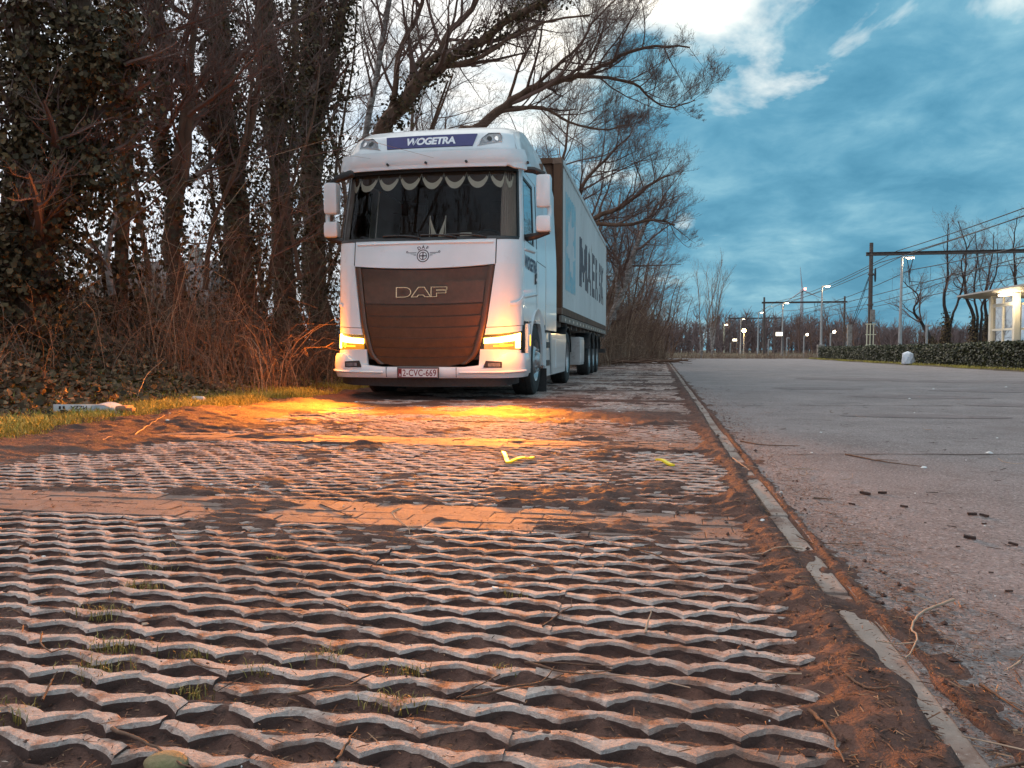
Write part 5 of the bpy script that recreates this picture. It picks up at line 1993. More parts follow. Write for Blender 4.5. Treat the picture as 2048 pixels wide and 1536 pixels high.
# --- slim saplings at the end of the belt, against the open sky
for (px, Y, hh, sd, lb) in ((1424, 70, 8.6, 31, 'slender pale sapling cluster standing alone against blue sky beyond the tree belt'), (1402, 64, 8.2, 32, 'thin straight sapling at the outer edge of the far thicket')):
    b = gnd(px, 700 + .64 * 1600 / Y)
    b = at_y(px, 705, Y)
    lim = []
    rr = random.Random(sd)
    for s in range(5 if sd == 31 else 2):
        lx = rr.uniform(-.6, 1.8)
        lim.append(([(b.x, Y, -.1), (b.x + lx * .25, Y, hh * .3), (b.x + lx * .6, Y + rr.uniform(-.5, .5), hh * .62), (b.x + lx, Y, hh * rr.uniform(.75, 1))], .065, .015, .2, 2.0))
    build_tree('sapling', lb, (b.x, Y, 0), lim, None, sd, dict(SPEC, nch=(11, 6, 4, 2), ang=(32, 34, 36, 36), trop=(.10, .12, .14, .16)), 3, bark=M_PALEBARK, twigm=M_STEM)


v, f = stems_mesh(2000, (-9.2, -5.9), (5.0, 14), (.4, 1.1), 41, (.0022, .005))
o = tag(link('brambles', npmesh('brambles', v, f, M_STEM)), 'tangle of dead brown bramble stems on the overgrown bank left of the lorry', 'brambles', kind='stuff')
v, f = stems_mesh(900, (-6.6, -5.0), (9, 18), (.4, 1.5), 42)
tag(link('brambles', npmesh('brambles', v, f, M_STEM)), 'upright dead stems and thin shoots beside the left lorry wheel', 'brambles', kind='stuff')
v, f = stems_mesh(2600, (-5.6, 1.2), (29, 62), (.5, 2.2), 43, (.006, .012), hf=lambda x, y: np.where(x > -1.9 + (y - 29) * .085, -9.0, 0.0))
tag(link('thicket', npmesh('thicket', v, f, M_STEM)), 'dense brown scrub along the foot of the far tree belt, behind the container', 'scrub', kind='stuff')

v, f = stems_mesh(4200, (-5.2, 1.4), (28, 62), (1.6, 5.0), 44, (.008, .017), .45, hf=lambda x, y: np.where(x > -2.3 + (y - 29) * .085, -9.0, 0.0))
tag(link('thicket', npmesh('thicket', v, f, M_STEM)), 'tall brown leafless thicket between the trees beyond the container', 'thicket', kind='stuff')

rr = np.random.RandomState(51)
n = 8000
X = rr.uniform(-9.0, -5.1, n)
Yv = rr.uniform(2.5, 14.5, n)
keep = rr.uniform(0, 1, n) < .25 + .75 * sstep(.40, .60, fbm(X * 1.3, Yv * 1.3, 91, 3)) * sstep(-4.7, -5.6, X)
X, Yv = X[keep], Yv[keep]
Z = bank_h(X, Yv) + rr.uniform(.0, .16, len(X)) * sstep(-4.8, -5.6, X) + .02
v, f = leaves(np.stack([X, Yv, Z], -1), .075 * rr.uniform(.5, 1.3, len(X)), rr, np.tile(np.array([.35, -.45, .7]), (len(X), 1)), .55)
tag(link('ground_ivy', npmesh('ground_ivy', v, f, M_IVY)), 'ivy leaves creeping over the bank below the brambles', 'ivy', kind='stuff')
n = 36000
X = -4.6 - rr.gamma(2.2, .6, n)
Yv = rr.uniform(2.5, 15, n)
Z = bank_h(X, Yv) + .015 + rr.uniform(0, .09, n) * sstep(-4.8, -6, X)
v, f = leaves(np.stack([X, Yv, Z], -1), .065 * rr.uniform(.5, 1.3, n), rr, np.tile(np.array([.2, -.3, .8]), (n, 1)), .6)
tag(link('dead_leaves', npmesh('dead_leaves', v, f, M_DEADLEAF)), 'dry brown leaves strewn over the bank and verge', 'leaves', kind='stuff')


# --- grass along the verge
def blades(X, Yv, Z, hgt, wid, r):
    n = len(X)
    a = r.uniform(0, 2 * np.pi, n)
    ln = r.uniform(.2, .9, n)
    d = np.stack([np.cos(a), np.sin(a), np.zeros(n)], -1)
    sd_ = np.stack([-np.sin(a), np.cos(a), np.zeros(n)], -1) * wid[:, None] * .5
    b = np.stack([X, Yv, Z], -1)
    m = b + d * (hgt * ln * .35)[:, None] + np.array([0, 0, 1.0]) * (hgt * .62)[:, None]
    t = b + d * (hgt * ln)[:, None] + np.array([0, 0, 1.0]) * (hgt * (1 - .35 * ln))[:, None]
    V = np.stack([b - sd_, b + sd_, m + sd_ * .7, m - sd_ * .7, t], 1)
    idx = np.arange(n * 5).reshape(n, 5)
    return V.reshape(-1, 3), [idx[:, :4], idx[:, [3, 2, 4]]]


n = 120000
Yv = 2.2 + rr.power(1.3, n) * 17
X = -4.30 - np.abs(rr.normal(0, .72, n)) + .10 * np.sin(Yv * 2.3)
keep = (fbm(X * 1.6, Yv * 1.1, 95, 3) > .37) & (X > -6.3)
X, Yv = X[keep], Yv[keep]
Z = bank_h(X, Yv) - .01
v, f = blades(X, Yv, Z, .035 + .12 * rr.uniform(.3, 1, len(X)) * sstep(-4.2, -4.7, X), .006 * rr.uniform(.7, 1.4, len(X)), rr)
tag(link('verge_grass', npmesh('verge_grass', v, f, M_GRASS)), 'short yellow-green grass growing along the edge of the paving', 'grass', kind='stuff')
# ================================================================== RAILWAY SIDE (right)
CONC = mk('pole_concrete', [(0.3, (0.17, 0.15, 0.135)), (0.7, (0.30, 0.27, 0.24))], scale=6, rough=.85, second=(4, .5, .7, (.11, .085, .07)))
MAST = mk('rusty_mast', [(0.3, (0.055, 0.042, 0.038)), (0.7, (0.11, 0.080, 0.066))], scale=4, rough=.75, second=(6, .55, .75, (.17, .10, .06)))
GALV = mk('galvanised_pole', [(0.3, (0.30, 0.29, 0.28)), (0.7, (0.42, 0.41, 0.40))], scale=5, rough=.5, metal=.3)
CREAM = mk('cream_frame', [(0.3, (0.66, 0.62, 0.52)), (0.7, (0.74, 0.70, 0.60))], scale=3, rough=.5)
LIGHTPAINT = mk('pale_yellow_paint', [(0.3, (0.58, 0.53, 0.36)), (0.7, (0.68, 0.63, 0.46))], scale=6, rough=.6)
LAMPW = mk('lit_lamp', col=(.9, .8, .6), emit=(1.0, .80, .52), estr=14)
LAMPF = mk('lit_floodlight', col=(.9, .7, .4), emit=(1.0, .62, .22), estr=40)
LAMPR = mk('red_beacon', col=(.8, .1, .05), emit=(1.0, .16, .08), estr=9)
PANELLIT = mk('lit_panel', col=(.8, .78, .7), emit=(1.0, .90, .70), estr=1.5)
ROOFM = mk('shelter_roof_sheet', [(0.3, (0.34, 0.32, 0.30)), (0.7, (0.44, 0.42, 0.39))], scale=2, rough=.6)
WIREM = mk('wire_metal', col=(.035, .035, .04), rough=.6)
PX0, PX1 = 14.9, 26.0


def point_light(loc, energy, col, size=.15, name='lamp_light'):
    d = bpy.data.lights.new(name, 'POINT')
    d.energy = energy
    d.color = col
    d.shadow_soft_size = size
    o = bpy.data.objects.new(name, d)
    COL.objects.link(o)
    o.location = loc
    return o


# catenary portals across the tracks
labels = ['rusty catenary portal nearest the camera, with a spoked tension wheel on its mast', 'complete catenary portal in the middle distance, both masts in view',
          'third catenary portal, smaller and behind the tall left lamp posts', 'farthest and faintest catenary portal near the end of the tree belt']
for i, Yp in enumerate((61.7, 122, 181, 240)):
    t = thing('catenary_portal', labels[i], 'catenary portal', (PX0, Yp, 0), 0, 'catenary portals over the railway')
    for X in (0, PX1 - PX0):
        m = MB()
        m.tube([(X, 0, 0), (X, 0, 8.35)], [.17, .13], 8)
        m.build('mast', MAST, t, True)
    m = MB()
    wd = PX1 - PX0
    for dz in (-.11, .11):
        m.box((wd / 2, 0, 7.55 + dz), (wd + .7, .26, .03))
    m.box((wd / 2, 0, 7.55), (wd + .7, .05, .21))
    m.build('beam', MAST, t)
    for xo in (2.6, 7.2):
        m = MB()
        m.tube([(xo - .25, 0, 7.4), (xo - .05, 0, 6.4)], .03, 5)
        m.tube([(xo + .25, 0, 7.4), (xo + .05, 0, 6.4)], .03, 5)
        m.tube([(xo, 0, 6.45), (xo, 0, 5.4)], .028, 5)
        for z in (6.35, 6.25, 6.15):
            m.lathe([(-.03, .0), (-.03, .08), (.03, .08), (.03, .0)], 'z', (xo, 0, z), 8)
        m.tube([(xo, 0, 5.55), (xo + 1.0, 0, 5.45)], .025, 5)
        m.build('hanger', WIREM, t)
    if i == 0:
        m = MB()
        for k in range(24):
            a0, a1 = 2 * math.pi * k / 24, 2 * math.pi * (k + 1) / 24
            c = Vector((.32, .1, 6.05))
            m.tube([c + Vector((.06 * math.cos(a0) * 1.5, .46 * math.cos(a0) * 0 + .2 * math.cos(a0), .48 * math.sin(a0))), c + Vector((.06 * math.cos(a1) * 1.5, .2 * math.cos(a1), .48 * math.sin(a1)))], .035, 5)
        for k in range(6):
            a0 = math.pi * k / 3
            m.tube([c, c + Vector((.09 * math.cos(a0), .2 * math.cos(a0), .48 * math.sin(a0)))], .018, 4)
        m.tube([(0, 0, 6.05), c], .05, 6)
        m.build('tension_wheel', WIREM, t)
        m = MB()
        for x in (-.22, 0, .22):
            m.tube([(x - .05, -.25, 0), (x - .02, -.25, 2.55)], .035, 5)
        for z in (1.0, 1.75, 2.5):
            m.tube([(-.36, -.26, z), (.36, -.26, z)], .03, 5)
        m.build('climbing_guard', LIGHTPAINT, t)
        MB().box((.12, -.22, 3.1), (.30, .16, .9), bev=.03).build('switch_box', CONC, t)
        m = MB()
        for (x1, x2) in ((-.15, -1.25), (-.1, -1.1)):
            m.tube([(x1, 0, 5.9), (x2, .5, 2.3)], .022, 5)
        m.tube([(-.08, .0, 4.6), (-1.15, .5, 2.4)], .016, 5)
        m.build('guy_wire', WIREM, t)
        m = MB()
        for z in (3.9, 6.1):
            m.lathe([(-.06, .15), (-.06, .21), (.06, .21), (.06, .15)], 'z', (0, 0, z), 10)
        m.build('mast_collar', MAST, t)
tag(MB().box((PX0 - 1.25, 62.3, 1.25), (.32, .30, 2.5), bev=.02).build('anchor_post', CONC), 'square grey concrete anchor post beside the nearest catenary mast', 'post')

# wires between the portals
Ys = [-2, 61.7, 122, 181, 240, 300]
WL = ['topmost feeder wire, crossing the sky from the right edge to the portals', 'second feeder wire just under the topmost one', 'catenary wire pair with droppers over the near track', 'catenary wire pair with droppers over the far track',
      'thin return wire running beside the portal masts']
for i, (X, z, sag, pair) in enumerate(((16.6, 7.72, .55, 0), (17.5, 7.62, .50, 0), (PX0 + 2.6, 6.35, .75, 1), (PX0 + 7.2, 6.35, .75, 1), (15.4, 6.9, .5, 0))):
    t = thing('overhead_wire', WL[i], 'overhead wire', (X, 0, z), 0, 'wires over the railway')
    m, d = MB(), MB()
    pts = []
    for a, b in zip(Ys[:-1], Ys[1:]):
        for k in range(14):
            f = k / 14
            pts.append((0, a + (b - a) * f, -sag * 4 * f * (1 - f)))
    m.tube(pts, .028, 4)
    m.build('wire', WIREM, t)
    if pair:
        m = MB()
        m.tube([(0, y, -1.15) for y in (-2, 300)], .026, 4)
        m.build('contact_wire', WIREM, t)
        for p in pts[1::2]:
            if p[2] > -1.0:
                d.tube([p, (0, p[1], -1.15)], .010, 3)
        d.build('dropper', WIREM, t)['kind'] = 'stuff'

# tall platform lamps
lampY = [47.5, 67.5, 91, 113, 137]
LL = ['tallest lit lamp post, standing behind the hedge right of the rusty mast', 'lit lamp post on a square concrete base at the left end of the hedge', 'lit lamp post under the beam of the complete portal',
      'lit lamp post left of the complete portal', 'small lit lamp post between the two far portals', 'pale distant lamp post next to the third portal']
for i, Yl in enumerate(lampY):
    X = 13.05 if i != 1 else 12.65
    t = thing('lamp_post', LL[i], 'street lamp', (X, Yl, 0), 0, 'lamp posts along the platform')
    MB().tube([(0, 0, 0), (0, 0, 2), (.02, 0, 5.75)], [.13, .085, .055], 8).build('pole', GALV, t, True)
    m = MB()
    m.tube([(.02, 0, 5.72), (.30, 0, 5.78)], .035, 6)
    m.box((.42, 0, 5.76), (.48, .20, .09), bev=.03)
    hd = m.build('lamp_head', GALV, t, True)
    MB().box((.44, 0, 5.70), (.36, .16, .05), bev=.02).build('lamp_glass', LAMPW, hd)
    if i < 3:
        point_light((X + .45, Yl, 5.5), 45, (1, .78, .5))
    if i == 1:
        MB().box((0, 0, .5), (.55, .55, 1.15), bev=.03).build('concrete_base', CONC, t)
# low posts of the ramp lighting
for i, (px, X, lit) in enumerate(((1852, 12.9, 0), (1660, 12.3, 1), (1607, 12.3, 1), (1573, 12.3, 0), (1536, 12.3, 0), (1460, 12.3, 0))):
    az = math.atan((px - 1024) / FPX) - YAW
    Yl = X / math.tan(az)
    t = thing('bollard_lamp', ['slim pale post lamp right of the tallest lamp post', 'lit globe post near the right mast of the complete portal', 'lit globe post between concrete base and info panel',
                               'unlit pale post right of the info panel', 'short pale post under the complete portal', 'farthest short pale post'][i], 'post lamp', (X, Yl, 0), 0, 'low post lamps by the station')
    MB().tube([(0, 0, 0), (0, 0, 1.85)], .055, 6).build('post', GALV, t, True)
    h = MB().box((.09, 0, 1.84), (.24, .12, .08), bev=.02).build('lamp_head', GALV, t)
    if lit:
        MB().lathe([(-.10, 0), (-.075, .075), (0, .105), (.075, .075), (.10, 0)], 'z', (.28, .1, 1.98), 12).build('globe', LAMPW, t, True)
# lit information panels on two dark legs
for i, (px, X) in enumerate(((1556, 11.5), (1468, 11.5))):
    az = math.atan((px - 1024) / FPX) - YAW
    Yl = X / math.tan(az)
    t = thing('info_panel', ['lit white information panel on two dark legs near the road end', 'farther lit information panel on two legs, left of the floodlight'][i], 'sign', (X, Yl, 0), 0, 'information panels')
    for x in (-.36, .36):
        MB().box((x, 0, 1.15), (.09, .09, 2.3)).build('leg', MAST, t)
    MB().box((.06, -.02, 2.22), (.62, .14, .36), bev=.02).build('panel', PANELLIT, t)
# floodlight
az = math.atan((1487 - 1024) / FPX) - YAW
Yl = 13 / math.tan(az)
t = thing('floodlight', 'glaring yellow floodlight on a pole in front of the far wood', 'floodlight', (13, Yl, 0))
MB().tube([(0, 0, 0), (0, 0, 3.6)], .07, 6).build('pole', GALV, t, True)
MB().lathe([(-.25, 0), (-.22, .2), (0, .30), (.15, .27), (.25, 0)], 'y', (0, -.1, 3.7), 16).build('lamp', LAMPF, t, True)
point_light((13, Yl - 1.2, 3.7), 500, (1, .66, .28), .4)
# tall pale signal mast
az = math.atan((1447.5 - 1024) / FPX) - YAW
Yl = 13.6 / math.tan(az)
t = thing('signal_mast', 'pale lit signal mast below the third portal', 'mast', (13.6, Yl, 0))
MB().tube([(0, 0, 0), (0, 0, 6.3)], .20, 8).build('pole', LIGHTPAINT, t, True)
MB().box((.35, 0, 6.1), (.7, .25, .18), bev=.04).build('lamp_head', LAMPW, t)

# far wind turbine with its red beacon
rx = at_y(1604, 583, 780)
t = thing('wind_turbine', 'faint wind turbine with a red beacon far beyond the railway', 'wind turbine', (rx.x, 780, 0))
TURB = mk('turbine_white', [(0.3, (0.30, 0.33, 0.36)), (0.7, (0.36, 0.39, 0.42))], scale=.2, rough=.6)
MB().tube([(0, 0, 0), (0, 0, rx.z)], [2.2, 1.2], 10).build('tower', TURB, t, True)
nac = MB().box((0, 1.5, rx.z + .8), (2.4, 7, 2.6), bev=.5).build('nacelle', TURB, t)
MB().lathe([(-1.0, 0), (-.8, 1.0), (.8, 1.0), (1.0, 0)], 'z', (2.8, 0, rx.z + 2.4), 8).build('beacon', LAMPR, nac)
for a in (96, 216, 336):
    c = Vector((0, -2.6, rx.z + .8))
    d = Vector((math.cos(R(a)), 0, math.sin(R(a))))
    n = Vector((-d.z, 0, d.x))
    m = MB()
    q = [(0, .7, .5), (4, 1.3, .5), (12, .8, .3), (22, .3, .15)]
    vs = []
    for l, w, th in q:
        p = c + d * l
        vs += [p + n * w * .6, p + Vector((0, -th, 0)), p - n * w * .4, p + Vector((0, th, 0))]
    fs = [(i * 4 + k, i * 4 + (k + 1) % 4, i * 4 + 4 + (k + 1) % 4, i * 4 + 4 + k) for i in range(3) for k in range(4)]
    m.add(vs, fs).build('blade', TURB, t, True)

# ---- station shelter
sh = thing('station_shelter', 'lit station shelter with cream window frames and a wide flat roof at the right edge', 'shelter', (13.0, 32.7, 0))


def frame_wall(name, p0, p1, z0, z1, cols, rows, parent, fw=.08):
    """a glazed wall between two local ground points"""
    p0, p1 = Vector(p0), Vector(p1)
    d = p1 - p0
    Ld = d.length
    ang = math.atan2(d.y, d.x)
    rot = Matrix.Rotation(ang, 3, 'Z')
    m = MB()

    def bxl(x0, x1, za, zb, dep):
        c = p0 + rot @ Vector(((x0 + x1) / 2, 0, 0))
        m.box((c.x, c.y, (za + zb) / 2), (x1 - x0, dep, zb - za), rot)
    for i in range(cols + 1):
        x = Ld * i / cols
        bxl(x - fw / 2, x + fw / 2, z0, z1, .09)
    for j in range(rows + 1):
        z = z0 + (z1 - z0) * j / rows
        bxl(0, Ld, z - fw * .5, z + fw * .5, .084)
    fr_ = m.build(name, CREAM, parent)
    for i in range(cols):
        for j in range(rows):
            g = MB()
            x0, x1 = Ld * i / cols + fw / 2, Ld * (i + 1) / cols - fw / 2
            za, zb = z0 + (z1 - z0) * j / rows + fw / 2, z0 + (z1 - z0) * (j + 1) / rows - fw / 2
            c = p0 + rot @ Vector(((x0 + x1) / 2, 0, 0))
            g.box((c.x, c.y, (za + zb) / 2), (x1 - x0, .012, zb - za), rot)
            g.build('pane', SIDEGLASS, fr_)
    return fr_


frame_wall('window_wall', (0, .12, 0), (0, 2.15, 0), .50, 2.36, 2, 2, sh)
frame_wall('window_wall', (.12, 0, 0), (2.6, 0, 0), .50, 2.36, 3, 2, sh)
frame_wall('window_wall', (.1, 2.2, 0), (2.6, 2.2, 0), .50, 2.36, 3, 2, sh)
frame_wall('clerestory', (0, .12, 0), (0, 2.15, 0), 2.42, 2.70, 2, 1, sh, .05)
for (x, y) in ((0, 0), (0, 2.2), (2.7, 0), (2.7, 2.2)):
    MB().box((x, y, 1.38), (.2, .2, 2.76), bev=.01).build('corner_post', CREAM, sh)
m = MB()
m.box((1.35, 1.1, .25), (2.8, 2.3, .5))
m.build('plinth', CONC, sh)
m = MB()
vs, fs = [], []
prof = [(-.75, 2.92, 2.86), (-.4, 2.93, 2.80), (.2, 2.97, 2.77), (2.0, 3.06, 2.78), (4.0, 3.06, 2.9)]
for y in (-9, 3.9):
    for x, zt, zb in prof:
        vs += [(x, y, zt), (x, y, zb)]
n_ = len(prof)
for i in range(n_ - 1):
    a = 2 * i
    b = a + 2 * n_
    fs += [(a, a + 2, b + 2, b), (a + 1, b + 1, b + 3, a + 3)]
    fs += [(a, a + 1, a + 3, a + 2), (b, b + 2, b + 3, b + 1)]
fs += [(0, 2 * n_, 2 * n_ + 1, 1), (2 * n_ - 2, 2 * n_ - 1, 4 * n_ - 1, 4 * n_ - 2)]
m.add(vs, fs).build('roof', ROOFM, sh)
lp = MB().box((-.35, .1, 2.70), (.16, .9, .07), bev=.02).build('ceiling_lamp', LAMPW, sh)
point_light((13 - .35, 32.2, 2.45), 30, (1, .78, .46), .2)
point_light((13 + 1.3, 33.8, 2.3), 25, (1, .80, .50), .2)

# ---- clipped hedge with its stems, and the bag in front
M_HEDGE = mk('hedge_leaf', [(0.0, (0.010, 0.014, 0.005)), (0.6, (0.028, 0.034, 0.010)), (1.0, (0.085, 0.085, 0.022))], rough=.5, leaf=True)
M_HCORE = mk('hedge_wood', [(0.3, (0.012, 0.010, 0.006)), (0.7, (0.03, 0.022, 0.013))], scale=8, rough=.95)
rr = np.random.RandomState(61)
for (y0, y1, hh, n, lab) in ((30.5, 58.5, .80, 26000, 'long clipped evergreen hedge beside the lot, from the lamp base to the shelter'), (17.0, 30.3, .88, 15000, 'slightly taller stretch of hedge in front of the lit shelter')):
    t = thing('hedge', lab, 'hedge', (11.25, (y0 + y1) / 2, 0))
    ln = y1 - y0
    m = MB()
    for k in range(int(ln / .9)):
        m.box((rng.uniform(-.06, .06), -ln / 2 + .45 + k * .9, hh * .5), (.62, .96, hh * rng.uniform(.74, .84)), bev=.1)
    m.build('stems', M_HCORE, t)['kind'] = 'stuff'
    y = rr.uniform(-ln / 2, ln / 2, n)
    face = rr.uniform(0, 1, n)
    bump = .10 * (fbm(y * 1.6 + 40, face * 3, 19, 3) - .5)
    hloc = hh * (1 + .18 * (fbm(y * .8 + 7, y * 0 + 2, 23, 3) - .5))
    x = np.where(face < .55, -.42 + bump + rr.normal(0, .05, n), rr.uniform(-.45, .45, n))
    z = np.where(face < .55, .06 + rr.uniform(0, 1, n) * hloc, hloc + bump + rr.normal(0, .035, n))
    od = np.where((face < .55)[:, None], np.array([[-.9, -.2, .25]]), np.array([[-.1, 0, 1.0]]))
    v, f = leaves(np.stack([x, y, z], -1), .075 * rr.uniform(.6, 1.3, n), rr, od, .75)
    link('foliage', npmesh('foliage', v, f, M_HEDGE), t)['kind'] = 'stuff'
n = 7000
Yv = rr.uniform(14, 60, n)
X = 10.35 + rr.uniform(0, .5, n) + .15 * np.sin(Yv)
v, f = blades(X, Yv, X * 0 + .02, .06 + .07 * rr.uniform(0, 1, n), .012 * np.ones(n), rr)
tag(link('hedge_grass', npmesh('hedge_grass', v, f, M_GRASS)), 'thin grass strip between the lot and the hedge foot', 'grass', kind='stuff')

BAGM = mk('white_plastic_bag', [(0.3, (0.55, 0.60, 0.66)), (0.7, (0.66, 0.70, 0.75))], scale=4, rough=.35, second=(6, .60, .72, (.25, .33, .50)))
bg_ = gnd(1815, 725)
m = MB()
vs, fs = [], []
nu, nv = 22, 12
rb = random.Random(5)
for j in range(nv + 1):
    t_ = j / nv
    rad = .26 * (1 - .35 * t_ ** 3) * (math.sin(min(1, t_ * 6 + .35) * math.pi / 2)) * (1 if t_ < .86 else max(.05, 1 - (t_ - .86) * 6.5))
    for i in range(nu):
        a = 2 * math.pi * i / nu
        k = 1 + .10 * math.sin(a * 3 + t_ * 5) + .07 * math.sin(a * 7 - t_ * 9) + rb.uniform(-.03, .03)
        vs.append((rad * k * math.cos(a), rad * k * math.sin(a) * .85, .62 * t_))
for j in range(nv):
    for i in range(nu):
        fs.append((j * nu + i, j * nu + (i + 1) % nu, (j + 1) * nu + (i + 1) % nu, (j + 1) * nu + i))
fs.append(tuple(nv * nu + i for i in range(nu)))
m.add(vs, fs)
bag = m.build('rubbish_bag', BAGM, None, True, (10.32, 10.32 / math.tan(math.atan((1815 - 1024) / FPX) - YAW), .02))
bag.scale = (.92, .92, .92)
tag(bag, 'crumpled white plastic rubbish bag standing against the hedge', 'rubbish bag')

# ---- tall crooked trees with ivy feet behind the shelter
M_BLACKBARK = mk('dark_wet_bark', [(0.3, (0.020, 0.014, 0.012)), (0.7, (0.045, 0.030, 0.025))], scale=3, rough=.9, bump=.6, bscale=12)
LB2 = ['crooked tall tree with an ivy-wrapped foot, nearest the tallest lamp post', 'thick ivy-footed tree just left of the shelter roof tip', 'slim straight tree behind the shelter roof tip', 'forked tall tree rising above the shelter roof', 'leaning low tree left of the ivy-footed ones']
for i, (px, Yt, hh, lean) in enumerate(((1886, 66, 10.2, .10), (1943, 70, 11.0, .03), (1970, 74, 10.5, .02), (2032, 72, 11.5, .06), (1868, 62, 5.6, -.35))):
    az = math.atan((px - 1024) / FPX) - YAW
    X = Yt * math.tan(az)
    r_ = random.Random(80 + i)
    lim = []
    nst = (2, 3, 1, 2, 1)[i]
    for s in range(nst):
        q = [Vector((X + s * .25, Yt, 0)), Vector((X + s * .3 + lean * hh * .2, Yt, hh * .28))]
        for k in (.45, .62, .8, 1.0):
            q.append(Vector((X + lean * hh * k + (s - (nst - 1) / 2) * 1.5 * k + r_.uniform(-.35, .35), Yt + r_.uniform(-.4, .4), hh * k * (1 - .08 * s))))
        lim.append((q, .19 if s == 0 else .13, .025, .38, 2.8))
    build_tree('tall_tree', LB2[i], (X, Yt, 0), lim, 'dark trees behind the station', 80 + i, dict(SPEC, nch=(14, 8, 5, 3), curl=(.30, .34, .30, .25), ang=(48, 45, 45, 40)), 4, bark=M_BLACKBARK,
               twigm=M_TWIG, ivy=(4200, .32, .13, 1, 3.4 if i != 4 else 1.6))

# ---- mid-distance bare trees beyond the tracks and the far wood
pD = proto('bare_tree', 24, 9.0, dict(SPEC, nch=(12, 7, 5, 3)), stems=2)
LM = 'bare tree beyond the railway in front of the far wood'
mids = []
for i, (px, Yt, s) in enumerate(((1640, 150, 1.15), (1668, 145, 1.25), (1600, 160, 1.2), (1702, 120, 1.05), (1712, 128, .95), (1765, 120, .85), (1575, 170, 1.0), (1835, 118, .8), (1545, 180, 1.0), (1625, 140, .9), (1690, 155, 1.1), (1800, 125, .75))):
    az = math.atan((px - 1024) / FPX) - YAW
    o = copy_tree(pD)
    tag(o, LM, 'tree', 'bare trees beyond the railway')
    o.location = (Yt * math.tan(az), Yt, 0)
    o.rotation_euler = (0, 0, rng.uniform(0, 6.28))
    s *= .82
    o.scale = (s, s, s)
    mids.append((o, 'bare'))
name_row(mids, '{k} tree beyond the railway before the far wood, {o} from the left')
for ch in list(pD.children):
    bpy.data.objects.remove(ch)
bpy.data.objects.remove(pD)

M_FAR = mk('far_twigs', [(0.0, (0.115, 0.078, 0.072)), (1.0, (0.20, 0.14, 0.13))], rough=.9, leaf=True)
r = random.Random(90)
polys = []
for i in range(620):
    Yt = r.uniform(175, 235)
    az = R(r.uniform(-4, 27))
    X = Yt * math.tan(az)
    h = r.uniform(4.2, 7.4) * (1.0 + .25 * math.sin(az * 14))
    b = Vector((X, Yt, 0))
    top = b + Vector((r.uniform(-1, 1), 0, h))
    polys.append(([b, b.lerp(top, .5) + rvec(r) * .3, top], [.18, .12, .05]))
    for k in range(34):
        f = r.uniform(.02, .95)
        p = b.lerp(top, f)
        d = Vector((r.uniform(-1, 1), r.uniform(-.6, .6), r.uniform(.5, 1.3))).normalized() * r.uniform(1.0, 2.6)
        polys.append(([p, p + d * .5 + rvec(r) * .15, p + d], [.075, .055, .03]))
v, f = tubes(polys, 3)
tag(link('far_wood', npmesh('far_wood', v, f, M_FAR)), 'brown leafless wood along the horizon beyond the railway', 'wood', kind='stuff')
# rough dry growth at the far end of the lot
v, f = stems_mesh(1500, (-2, 12), (59, 70), (.15, .75), 93, (.006, .012), hf=lambda x, y: x * 0.0)
tag(link('dry_weeds', npmesh('dry_weeds', v, f, M_STEM)), 'dry weeds and scrub at the far end of the lot', 'weeds', kind='stuff')
# felled brush heap at the end of the paving
for i, (x, y, a, l, rd) in enumerate(((-1.2, 33, 10, 4.0, .06), (-.4, 34.5, -14, 3.2, .05), (-1.4, 36, 25, 3.0, .07), (-.6, 31.5, -6, 2.6, .04), (-.2, 37.5, 5, 2.4, .05))):
    r_ = random.Random(200 + i)
    d = Vector((math.cos(R(a)), math.sin(R(a)), .02))
    q = [Vector((x, y, .07)) + d * l * (k / 6 - .5) + Vector((0, 0, .05 + abs(r_.uniform(0, .12)))) for k in range(7)]
    polys = [(q, [rd * (1 - .09 * k) for k in range(7)])]
    for k in range(1, 6):
        for _ in range(3):
            e = q[k] + rvec(r_) * .6 + d * .4
            e.z = abs(e.z) * .6 + .05
            polys.append(([q[k], q[k].lerp(e, .5), e], [rd * .4, rd * .3, rd * .15]))
    vA, fA = tubes(polys[:1], 6)
    vB, fB = tubes(polys[1:], 4)
    tag(link('fallen_branch', npmesh('fallen_branch', np.concatenate([vA, vB]), [fA[0], fB[0] + len(vA)], M_BARK, True)),
        ['longest fallen branch lying across the far end of the paving', 'fallen branch tilted the other way beside the container wheels', 'thick short fallen branch at the foot of the scrub', 'thin fallen branch nearest the trailer wheels', 'farthest fallen branch on the paving end'][i],
        'branch', 'felled branches at the end of the paving')

# ---- house glimpsed through the gap on the left
hx = at_y(175, 527, 40)
hs = thing('house', 'house with a tiled hip roof glimpsed through the gap in the ivy on the left', 'house', (hx.x, 40, 0))
HW_ = mk('house_wall', [(0.3, (0.30, 0.24, 0.20)), (0.7, (0.38, 0.31, 0.26))], scale=2, rough=.85)
HR = mk('roof_tiles', [(0.3, (0.10, 0.075, 0.072)), (0.7, (0.17, 0.13, 0.12))], scale=5, rough=.8, stretch=(1, 1, 6))
MB().box((2.5, 3.5, 1.2), (9, 7, 2.4)).build('wall', HW_, hs)
m = MB()
rz_ = hx.z
m.add([(-2.4, -.4, 2.3), (7.4, -.4, 2.3), (7.4, 7.4, 2.3), (-2.4, 7.4, 2.3), (-.75, 3.5, rz_ + .45), (5.7, 3.5, rz_ + .45)], [(0, 1, 5, 4), (1, 2, 5), (2, 3, 4, 5), (3, 0, 4), (0, 3, 2, 1)])
rf = m.build('roof', HR, hs)
MB().box((4.4, 3.6, rz_ + .7), (.6, .6, 1.0)).build('chimney', HW_, rf)
